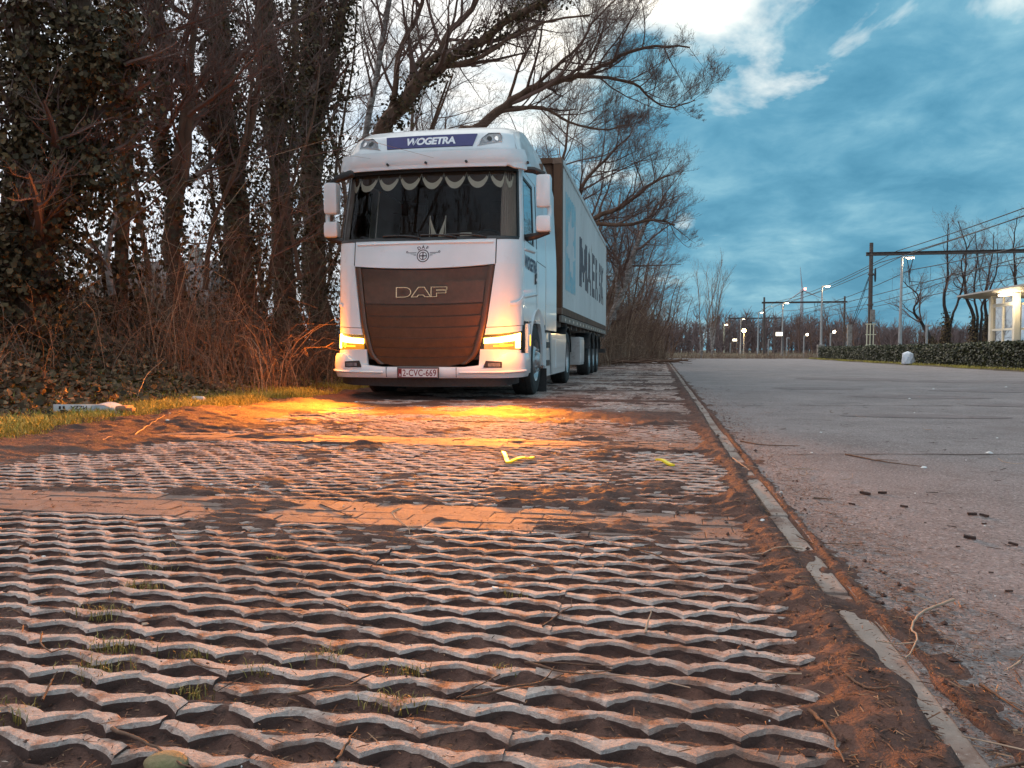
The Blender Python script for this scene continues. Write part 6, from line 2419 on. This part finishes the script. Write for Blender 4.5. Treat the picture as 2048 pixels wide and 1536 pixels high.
for x in (0, 3.6):
    w_ = MB().box((x, -.02, 1.3), (1.2, .08, 1.1)).build('window', CREAM, hs)
    MB().box((x, -.07, 1.3), (1.0, .02, .9)).build('pane', SIDEGLASS, w_)
# ================================================================== LITTER ON THE GROUND
def paver_top(x, y):
    """height of the hard surface at points: 0 on stone, -1 over the gaps"""
    u = np.mod(y - BAND0, BAY)
    band = u < .41
    v = u - .41
    q = np.mod(v, .34)
    j = np.floor(q / PITCHY)
    fr, bk = bar_edges((x - XL) / LAM + .5 * np.mod(j, 2))
    dy_ = q - (j + .5) * PITCHY
    on = (dy_ > fr) & (dy_ < bk)
    inside = (x > XL) & (x < XR)
    return np.where(inside & (band | on), .002, -1.0)


def gtop(x, y):
    z = np.maximum(soil_h(x, y), paver_top(x, y))
    z = np.maximum(z, np.where((x > KX0) & (x < KX1), .010, -1))
    a = 0.006 + 0.022 * (fbm(x * .5, y * .35, 5, 3) - .5) * sstep(0.50, 1.2, x)
    return np.where(x > .50, np.maximum(z, a), z)


def gz1(x, y):
    return float(gtop(np.array([x]), np.array([y]))[0])


M_LIT = mk('litter_bits', [(0.0, (0.040, 0.018, 0.010)), (0.45, (0.13, 0.052, 0.026)), (0.8, (0.22, 0.10, 0.050)), (1.0, (0.32, 0.20, 0.12))], rough=.8, leaf=True)
M_DARKLIT = mk('dark_bits', [(0.0, (0.020, 0.011, 0.008)), (1.0, (0.065, 0.032, 0.022))], rough=.9, leaf=True)
rr = np.random.RandomState(71)


def bits(n, xs_, ys_, ln, wd, dens=None, lift=.002):
    X = rr.uniform(*xs_, n)
    Yv = ys_[0] * (ys_[1] / ys_[0]) ** rr.uniform(0, 1, n)
    if dens is not None:
        k = rr.uniform(0, 1, n) < dens(X, Yv)
        X, Yv = X[k], Yv[k]
    n = len(X)
    a = rr.uniform(0, 2 * np.pi, n)
    l = ln * np.clip(rr.gamma(1.6, .42, n), .15, 3.2)
    w = wd * rr.uniform(.5, 1.5, n)
    c = np.stack([X, Yv, gtop(X, Yv) + lift], -1)
    d = np.stack([np.cos(a), np.sin(a), rr.normal(0, .12, n)], -1) * (l / 2)[:, None]
    s = np.stack([-np.sin(a), np.cos(a), rr.normal(0, .3, n)], -1) * (w / 2)[:, None]
    up = np.array([0, 0, 1.0]) * (w * .55)[:, None]
    V = np.stack([c - d - s, c - d + s, c + d + s * .6, c + d - s * .6, c - d * .2 + up, c + d * .8 + up * .6], 1)
    idx = np.arange(n * 6).reshape(n, 6)
    return V.reshape(-1, 3), [idx[:, [0, 3, 5, 4]], idx[:, [1, 4, 5, 2]], idx[:, [0, 4, 1]], idx[:, [2, 5, 3]]]


def seam_d(x, y):
    e = np.exp(-((x - .60) / .16) ** 2) + .8 * np.exp(-((x - .30) / .16) ** 2)
    ph = np.mod(y - BAND0 + .10, BAY)
    e = e + .5 * np.exp(-(ph / .10) ** 2) + .5 * np.exp(-((ph - .58) / .08) ** 2)
    e = e + .9 * sstep(-3.4, -4.2, x)
    stone = (paver_top(x, y) > -.5) | ((x > KX0) & (x < KX1))
    return np.where(stone, .30, 1.0) * np.clip(.30 + e * 1.0 + .5 * sstep(.55, .7, fbm(x * 2.2, y * 2.2, 99, 3)), 0, 1) * np.where(x > .62, np.clip(1.05 - (x - .62) * 3.2, .0, 1), 1)


v, f = bits(150000, (-4.6, 1.1), (.9, 14), .020, .0020, seam_d)
tag(link('needle_litter', npmesh('needle_litter', v, f, M_LIT)), 'fine red-brown twig and needle litter strewn over paving and kerb', 'litter', kind='stuff')
v, f = bits(40000, (-4.6, 1.0), (.9, 12), .0042, .0026, seam_d)
tag(link('soil_crumbs', npmesh('soil_crumbs', v, f, M_DARKLIT)), 'dark soil crumbs scattered over the paving and along the kerb', 'litter', kind='stuff')
v, f = bits(5200, (.7, 6.0), (1.3, 16), .03, .003, lambda x, y: np.clip(.55 * fbm(x * 1.2, y * 1.2, 12, 3) + .25 * (np.exp(-((y - 5.3 - .2 * x) / .25) ** 2)), 0, 1))
tag(link('asphalt_litter', npmesh('asphalt_litter', v, f, M_DARKLIT)), 'dark twig crumbs sprinkled over the asphalt', 'litter', kind='stuff')


# soil clods pressed up along the wheel tracks and the kerb
def lumps(n, dens, size, xs_, ys_):
    X = rr.uniform(*xs_, n)
    Yv = ys_[0] * (ys_[1] / ys_[0]) ** rr.uniform(0, 1, n)
    k = rr.uniform(0, 1, n) < dens(X, Yv)
    X, Yv = X[k], Yv[k]
    n = len(X)
    s = size * rr.gamma(2.0, .5, n)
    base = np.array([(1, 0, 0), (.3, .95, .1), (-.8, .6, 0), (-.8, -.6, .1), (.3, -.95, 0), (.1, .1, .75), (0, 0, -.5)])
    V = base[None] * s[:, None, None] * rr.uniform(.6, 1.3, (n, 7, 1))
    a = rr.uniform(0, 6.28, n)
    ca, sa = np.cos(a)[:, None], np.sin(a)[:, None]
    V = np.stack([V[..., 0] * ca - V[..., 1] * sa, V[..., 0] * sa + V[..., 1] * ca, V[..., 2]], -1)
    V += np.stack([X, Yv, gtop(X, Yv) + s * .1], -1)[:, None]
    idx = np.arange(n * 7).reshape(n, 7)
    tri = [idx[:, [i, (i + 1) % 5, 5]] for i in range(5)] + [idx[:, [(i + 1) % 5, i, 6]] for i in range(5)]
    return V.reshape(-1, 3), [np.concatenate(tri)]


v, f = lumps(12000, lambda x, y: np.where(x > .66, 0, 1) * np.clip(.06 + .9 * np.exp(-((np.mod(y - BAND0 + .10, BAY)) / .10) ** 2) * sstep(-1.2, .2, x) + .6 * np.exp(-((x - .58) / .10) ** 2) + .5 * np.exp(-((x - .26) / .10) ** 2), 0, 1), .0045, (-3.6, .9), (.95, 9))
tag(link('soil_clods', npmesh('soil_clods', v, f, M_SOIL)), 'small clods of dark earth along the kerb and the brick bands', 'soil', kind='stuff')


# ---- individual twigs, laid by their place on the ground
M_STICK = mk('stick_bark', [(0.3, (0.075, 0.038, 0.022)), (0.7, (0.17, 0.095, 0.060))], scale=30, rough=.8, bump=.4, bscale=90)
M_STICKP = mk('pale_stick', [(0.3, (0.30, 0.20, 0.135)), (0.7, (0.44, 0.32, 0.23))], scale=30, rough=.8)


def stick(pts, rad0, label, mtl=None, forks=0, name='twig', cat='twig', group=None, lift=None, seed=0):
    r = random.Random(seed or int(pts[0][0] * 7 + pts[0][1]))
    rad = rad0 * .62
    g = [gnd(px, py) for px, py in pts]
    path = smooth_path([(p.x, p.y, 0) for p in g], 4 * len(g))
    q = []
    for i, p in enumerate(path):
        q.append(Vector((p.x + r.uniform(-1, 1) * rad * .7, p.y + r.uniform(-1, 1) * rad * .7, max(gz1(p.x, p.y), .0) + rad * .9 + (lift[0] + (lift[1] - lift[0]) * i / (len(path) - 1) if lift else 0))))
    n = len(q)
    polys = [(q, [rad * (1 - .62 * i / (n - 1)) for i in range(n)])]
    v, f = tubes(polys, 6)
    vs, fs = [v], [f[0]]
    o = len(v)
    for k in range(forks):
        i = r.randint(n // 4, n - 2)
        d = (q[min(i + 1, n - 1)] - q[i - 1]).normalized()
        d = Matrix.Rotation(r.choice((-1, 1)) * R(r.uniform(25, 50)), 3, 'Z') @ d
        L_ = (q[-1] - q[0]).length * r.uniform(.15, .32)
        e = [q[i], q[i] + d * L_ * .5 + UPZ * rad, q[i] + d * L_ + UPZ * rad * 2 + rvec(r) * .01]
        v2, f2 = tubes([(e, [rad * .55, rad * .42, rad * .25])], 5)
        vs.append(v2)
        fs.append(f2[0] + o)
        o += len(v2)
    ob = link(name, npmesh(name, np.concatenate(vs), [np.concatenate(fs)], mtl or M_STICK, True))
    return tag(ob, label, cat, group)


TG = 'larger twigs lying on the paving'
stick([(575, 1392), (640, 1385), (700, 1372), (762, 1345)], .006, 'dark curved twig in the left foreground, across two paver rows', forks=1, group=TG)
stick([(1050, 1327), (1130, 1329), (1225, 1335)], .0045, 'straight twig forming the upper side of a narrow fork, centre foreground', forks=0, group=TG)
stick([(1062, 1328), (1110, 1345), (1160, 1351), (1225, 1346)], .0045, 'bent twig forming the lower side of a narrow fork, centre foreground', forks=0, group=TG)
stick([(920, 1402), (1010, 1382), (1080, 1368), (1130, 1352)], .005, 'pale brown twig slanting up right, below the fork twig', forks=1, group=TG)
stick([(800, 1028), (785, 1035), (800, 1048), (825, 1062)], .006, 'forked light twig sticking up at the near brick band', M_STICKP, 2, group=TG, lift=(.015, 0))
stick([(640, 1010), (690, 1030), (730, 1050)], .004, 'thin twig lying across the near brick band, left of the forked light twig', group=TG)
stick([(1240, 1095), (1290, 1105), (1340, 1125), (1365, 1140)], .005, 'long thin twig on the paving toward the kerb, in the middle distance', forks=1, group=TG)
stick([(1085, 1255), (1125, 1225), (1145, 1215)], .004, 'short twig with a bent tip in front of the fork twig group', forks=1, group=TG)
stick([(1620, 1425), (1660, 1470), (1688, 1530)], .007, 'dark stout twig pointing to the bottom edge, left of the kerb', group=TG)
stick([(1690, 1380), (1750, 1415), (1800, 1408)], .005, 'thin twig touching the kerb, upper one of the pair beside it', group=TG)
stick([(1905, 1222), (1850, 1242), (1823, 1268), (1835, 1292), (1812, 1325)], .006, 'pale crooked twig on the edge of the asphalt, ending at the dirt by the kerb', M_STICKP, 1, group=TG, lift=(.02, .0))
stick([(1960, 1378), (2010, 1410), (2060, 1445)], .006, 'dark twig in the right foreground on the asphalt edge', group=TG)
stick([(2040, 1330), (2010, 1350)], .004, 'small pale twig at the right edge on the asphalt', M_STICKP, group=TG)
stick([(1480, 885), (1530, 893), (1600, 895)], .008, 'thick twig lying across the kerb end of the asphalt joint', group=TG)
stick([(1690, 912), (1760, 925), (1842, 936)], .008, 'longest dark twig on the asphalt, ending at a white scrap', forks=2, group=TG)
stick([(1628, 1000), (1668, 1003)], .006, 'short dark twig lying on the asphalt near the dirt edge', group=TG)
stick([(1465, 920), (1485, 935), (1500, 945)], .006, 'light twig lying on top of the kerb', M_STICKP, 1, group=TG)
stick([(270, 872), (300, 858), (330, 845)], .006, 'pale twig in the dirt in front of the pizza carton', M_STICKP, 1, group=TG)
stick([(205, 887), (225, 879)], .005, 'small pale twig in the dirt, leftmost one', M_STICKP, group=TG)
stick([(1290, 1268), (1302, 1248)], .005, 'short pale stub of twig standing between the paver rows', M_STICKP, group=TG, lift=(0, .03))
stick([(85, 1402), (105, 1375), (115, 1365)], .004, 'reddish twig in the left foreground', group=TG, lift=(0, .02))
stick([(672, 1525), (695, 1490), (715, 1458)], .005, 'twig slanting up between two pavers at the bottom edge', group=TG)
stick([(225, 1460), (300, 1495), (380, 1540)], .006, 'long twig passing over the mossy stone at the bottom left', group=TG)
stick([(330, 805), (290, 822), (275, 832)], .006, 'bright dry stalk leaning on the bank above the pizza carton', M_STICKP, group=TG, lift=(.5, .1))
# many small ones nothing tells apart
for i in range(70):
    r_ = random.Random(300 + i)
    Yv = 1.2 * (11 / 1.2) ** r_.random()
    x = r_.uniform(-3.6, .95) if r_.random() < .75 else r_.uniform(.6, 3.4)
    a = r_.uniform(0, 6.28)
    l = r_.uniform(.06, .22)
    rad = r_.uniform(.0012, .0026)
    q = []
    for k in range(5):
        xx, yy = x + math.cos(a + .12 * k) * l * k / 4, Yv + math.sin(a + .12 * k) * l * k / 4
        q.append(Vector((xx, yy, max(gz1(xx, yy), 0) + rad + (.02 * r_.random() if k in (0, 4) else .003))))
    v, f = tubes([(q, [rad, rad * .95, rad * .85, rad * .7, rad * .5])], 5)
    tag(link('small_twig', npmesh('small_twig', v, f, M_STICKP if r_.random() < .35 else M_STICK, True)), 'small thin twig scattered on the ground', 'twig', 'small scattered twigs')

# ---- bark chips on the asphalt
chips = []
M_CHIP = mk('bark_chip', [(0.3, (0.030, 0.016, 0.012)), (0.7, (0.070, 0.036, 0.028))], scale=40, rough=.9, bump=.5)
for i, (px, py, wpx) in enumerate(((1939, 1081, 22), (1944, 1033, 17), (1968, 1036, 17), (2026, 1094, 17), (1968, 1052, 9), (1982, 1150, 9), (1836, 1153, 6), (2018, 1188, 14), (1916, 1098, 8), (1704, 1012, 12), (1808, 1017, 14), (1730, 991, 20), (1765, 989, 16), (1558, 1300, 10), (1380, 905, 10))):
    g = gnd(px, py)
    s = wpx * (g - CAM).dot(fwv) / FPX
    o = MB().box((0, 0, s * .13), (s, s * .38, s * .26), bev=s * .06).build('bark_chip', M_CHIP, None, False, (g.x, g.y, gz1(g.x, g.y)))
    o.rotation_euler = (R(rng.uniform(-8, 8)), R(rng.uniform(-8, 8)), R(rng.uniform(-40, 10)))
    if i == 0:
        tag(o, 'largest dark bark chip on the asphalt at the right', 'bark chip', 'bark chips on the asphalt')
    else:
        tag(o, 'dark bark chip lying on the ground', 'bark chip', 'bark chips lying about')
        chips.append((o, 'dark'))

name_row(chips, '{k} bark chip on the asphalt side, {o} from the left')

# ---- white scraps
M_SCRAP = mk('white_scrap', [(0.3, (0.62, 0.62, 0.60)), (0.7, (0.74, 0.74, 0.72))], scale=20, rough=.6)
M_SCRAPB = mk('blue_scrap', [(0.3, (0.32, 0.52, 0.62)), (0.7, (0.42, 0.60, 0.68))], scale=20, rough=.5)


def scrap(px, py, wpx, label, group=None, m=None, seed=0, fold=.5):
    r_ = random.Random(px + py)
    g = gnd(px, py)
    s = wpx * (g - CAM).dot(fwv) / FPX / 2
    vs = []
    n = 7
    for ring, h in ((1.0, .0), (.62, fold * .5), (.0, fold * .72)):
        for i in range(n if ring else 1):
            a = 2 * math.pi * i / n
            k = ring * r_.uniform(.75, 1.15)
            vs.append((s * k * math.cos(a), s * .75 * k * math.sin(a), s * (h + r_.uniform(-.06, .10)) if ring < 1 else -.002))
    fs = [(i, (i + 1) % n, n + (i + 1) % n, n + i) for i in range(n)] + [(n + i, n + (i + 1) % n, 2 * n) for i in range(n)] + [tuple(range(n))[::-1]]
    o = MB().add(vs, fs).build('paper_scrap', m or M_SCRAP, None, False, (g.x, g.y, gz1(g.x, g.y) + .002))
    return tag(o, label, 'paper scrap', group)


SG = 'white scraps on the ground'
scrap(1848, 937, 13, 'white scrap at the end of the longest twig on the asphalt', SG)
scrap(1979, 908, 14, 'white scrap lying on the asphalt joint near the right edge', SG)
scrap(1525, 1053, 12, 'white scrap on the dirt beside the kerb', SG)
scrap(990, 1178, 21, 'largest white scrap, flat on the pavers in the centre', SG, fold=.25)
scrap(86, 1103, 16, 'white scrap on the pavers near the left edge', SG)
scrap(102, 1292, 17, 'white scrap on the left foreground pavers', SG)
scrap(422, 972, 10, 'white scrap on the first brick band, left of centre', SG)
scrap(1160, 924, 11, 'white scrap right of the bent yellow strip', SG)
scrap(335, 853, 10, 'white scrap in the dirt just below the grass edge', SG)
scrap(712, 807, 9, 'white scrap in front of the lorry, left one', SG)
scrap(848, 816, 9, 'white scrap in front of the lorry bumper, middle one', SG)
scrap(980, 788, 8, 'white scrap under the lorry bumper, right one', SG)
scrap(440, 1531, 26, 'pale blue scrap at the bottom edge, right of the mossy stone', SG, M_SCRAPB)
scrap(290, 1250, 18, 'tan paper scrap between pavers in the left foreground', SG, M_STICKP, fold=.2)
scrap(1757, 1266, 12, 'white scrap lying by the pale crooked twig', SG)
scrap(1562, 988, 8, 'tiny white scrap on the dirt above the kerb gap', SG)
for i in range(46):
    r_ = random.Random(600 + i)
    py = 770 + 760 * r_.random() ** 1.6
    px = r_.uniform(200, 2030)
    o = scrap(int(px), int(py), r_.uniform(3.5, 6), 'tiny white crumb on the ground', 'tiny white crumbs')

# ---- yellow plastic strips
M_YEL = mk('yellow_plastic', [(0.3, (0.80, 0.66, 0.02)), (0.7, (0.88, 0.74, 0.03))], scale=6, rough=.4)


def strip_obj(pts, w, label):
    g = [gnd(px, py) for px, py in pts]
    m = MB()
    q = smooth_path([(p.x, p.y, 0) for p in g], 6 * (len(g) - 1)) if len(g) > 2 else [g[0].lerp(g[1], i / 6) for i in range(7)]
    if len(g) > 2:
        q = [g[0].lerp(g[1], i / 5) for i in range(6)] + [g[1].lerp(g[2], i / 8) for i in range(1, 9)]
    vs, fs = [], []
    for i, p in enumerate(q):
        a, b = q[max(i - 1, 0)], q[min(i + 1, len(q) - 1)]
        t_ = (b - a)
        t_.z = 0
        t_.normalize()
        n = Vector((-t_.y, t_.x, 0)) * w / 2
        z = .010 + .006 * math.sin(i * .9)
        for s, zz in ((-1, 0), (1, 0), (1, .010), (-1, .010)):
            vs.append((p.x + n.x * s, p.y + n.y * s, z + zz))
    for i in range(len(q) - 1):
        for k in range(4):
            fs.append((i * 4 + k, i * 4 + (k + 1) % 4, i * 4 + 4 + (k + 1) % 4, i * 4 + 4 + k))
    e = 4 * (len(q) - 1)
    fs += [(0, 1, 2, 3), (e + 3, e + 2, e + 1, e)]
    return tag(m.add(vs, fs).build('plastic_strip', M_YEL), label, 'plastic strip', 'yellow plastic strips')


strip_obj([(1006, 909), (1015, 928), (1067, 918)], .020, 'bright yellow plastic strip bent into an L on the paving before the lorry')
strip_obj([(1314, 924), (1346, 934)], .022, 'short straight bright yellow plastic strip near the kerb')

# ---- pizza carton on the grass
M_CARD = mk('white_card', [(0.3, (0.66, 0.66, 0.66)), (0.7, (0.76, 0.76, 0.76))], scale=6, rough=.5)
M_CARDB = mk('card_inside', [(0.3, (0.42, 0.50, 0.58)), (0.7, (0.55, 0.62, 0.68))], scale=6, rough=.5)
M_CARDR = mk('card_crust', [(0.3, (0.24, 0.13, 0.08)), (0.7, (0.40, 0.22, 0.14))], scale=20, rough=.8)
pA_, pB_ = gnd(110, 842), gnd(190, 842)
pc = thing('pizza_carton', 'flattened white pizza carton with dark print, torn open on the grass verge', 'carton', (pA_.x, pA_.y, .085), math.atan2(pB_.y - pA_.y, pB_.x - pA_.x))
m = MB()
m.box((.21, 0, .035), (.44, .008, .062))
side = m.build('side_flap', M_CARD, pc)
me = text_mesh('PIZZA', .045, .001, 1.2)
wrap_text('flap_lettering', me, lambda x, y: Vector((.22 - x, -.0055, .036 - y)), INK, side)
for x in (.05, .085, .345, .375):
    MB().box((x, -.0055, .036), (.018, .003, .028)).build('print_mark', INK, side)
m = MB()
vs, fs = [], []
nn = 12
for i in range(nn + 1):
    t_ = i / nn
    x = .30 + .34 * t_
    z = .035 + .030 * math.sin(t_ * math.pi * 1.2) - .045 * t_ * t_
    for (y, dz) in ((.0, 0), (.0, -.03 - .02 * t_), (.20, .012), (.20, .018), (.0, .006)):
        vs.append((x, y - .06 * t_, z + dz))
for i in range(nn):
    for k in (0, 2, 3):
        a, b = (0, 1) if k == 0 else ((0, 2) if k == 2 else (4, 3))
        fs.append((i * 5 + a, i * 5 + b, i * 5 + 5 + b, i * 5 + 5 + a))
m.add(vs, fs)
m.build('lid', M_CARDB, pc, True, fixn=False)
m = MB()
m.box((.62, .02, .03), (.10, .16, .05), bev=.02)
m.box((.70, -.02, .02), (.05, .08, .035), bev=.012)
m.build('crumpled_lining', M_CARDR, pc)
# other rubbish on the verge
g = gnd(397, 813)
o = MB().tube([(-.09, 0, .035), (-.07, 0, .035), (.07, 0, .035), (.09, 0, .035)], [.022, .033, .033, .022], 14).build('drink_can', M_SCRAP, None, True, (g.x, g.y, .05))
o.rotation_euler = (0, 0, R(-14))
tag(o, 'white drink can lying in the grass right of the pizza carton', 'can')
g = gnd(332, 824)
o = MB().box((0, 0, .02), (.16, .06, .03), Matrix.Rotation(R(8), 3, 'Y'), bev=.008).build('carton_piece', M_CARDB, None, False, (g.x, g.y, .05))
tag(o, 'small pale carton piece in the grass between can and pizza carton', 'carton piece')

# ---- mossy stone
M_STONE = mk('mossy_stone', [(0.3, (0.15, 0.12, 0.055)), (0.7, (0.27, 0.22, 0.12))], scale=25, rough=.85, bump=.4, second=(9, .5, .7, (.10, .11, .03)))
g = gnd(332, 1519)
bm = bmesh.new()
bmesh.ops.create_icosphere(bm, subdivisions=3, radius=1)
for v_ in bm.verts:
    k = 1 + .16 * (float(fbm(np.array([v_.co.x * 1.6 + 4]), np.array([v_.co.y * 1.6 + v_.co.z]), 5, 3)[0]) - .5)
    v_.co = Vector((v_.co.x * .036 * k, v_.co.y * .028 * k, v_.co.z * .015 * k))
me = bpy.data.meshes.new('stone')
bm.to_mesh(me)
bm.free()
me.materials.append(M_STONE)
me.polygons.foreach_set('use_smooth', [True] * len(me.polygons))
tag(link('stone', me, None, (g.x, g.y, -.006)), 'rounded mossy yellow-green stone at the bottom edge', 'stone')

# ---- grass tufts growing in the paver gaps
TL = 'small grass tuft growing in a paver gap'
tufts = []
M_TUFT = mk('tuft_blade', [(0.0, (0.13, 0.105, 0.018)), (0.6, (0.27, 0.20, 0.035)), (1.0, (0.38, 0.28, 0.08))], rough=.6, leaf=True)
for i, (px, py, k) in enumerate(((327, 1130, 1.2), (283, 1172, 1.5), (205, 1222, 1.5), (226, 1290, 1.7), (187, 1338, 1.7), (388, 1305, .9), (655, 1305, 1.2), (515, 1335, 1.0), (820, 1333, 1.0), (790, 1400, 1.3), (385, 1378, 1.0), (10, 1420, 1.5), (1040, 1185, .9), (550, 1115, .8), (325, 1080, .9), (1000, 1335, .8))):
    g = gnd(px, py)
    n = int(60 * k)
    a = rr.normal(0, .026 * k, n)
    b = rr.normal(0, .014 * k, n)
    v, f = blades(a, b, np.zeros(n) - .014, .012 + .016 * k * rr.uniform(0, 1, n), .0024 * np.ones(n), rr)
    o = tag(link('grass_tuft', npmesh('grass_tuft', v, f, M_TUFT), None, (g.x, g.y, .0)), TL, 'grass tuft', 'grass tufts in the paving')
    
    tufts.append((o, 'small'))
name_row(tufts, '{k} grass tuft in a paver gap, {o} from the left')
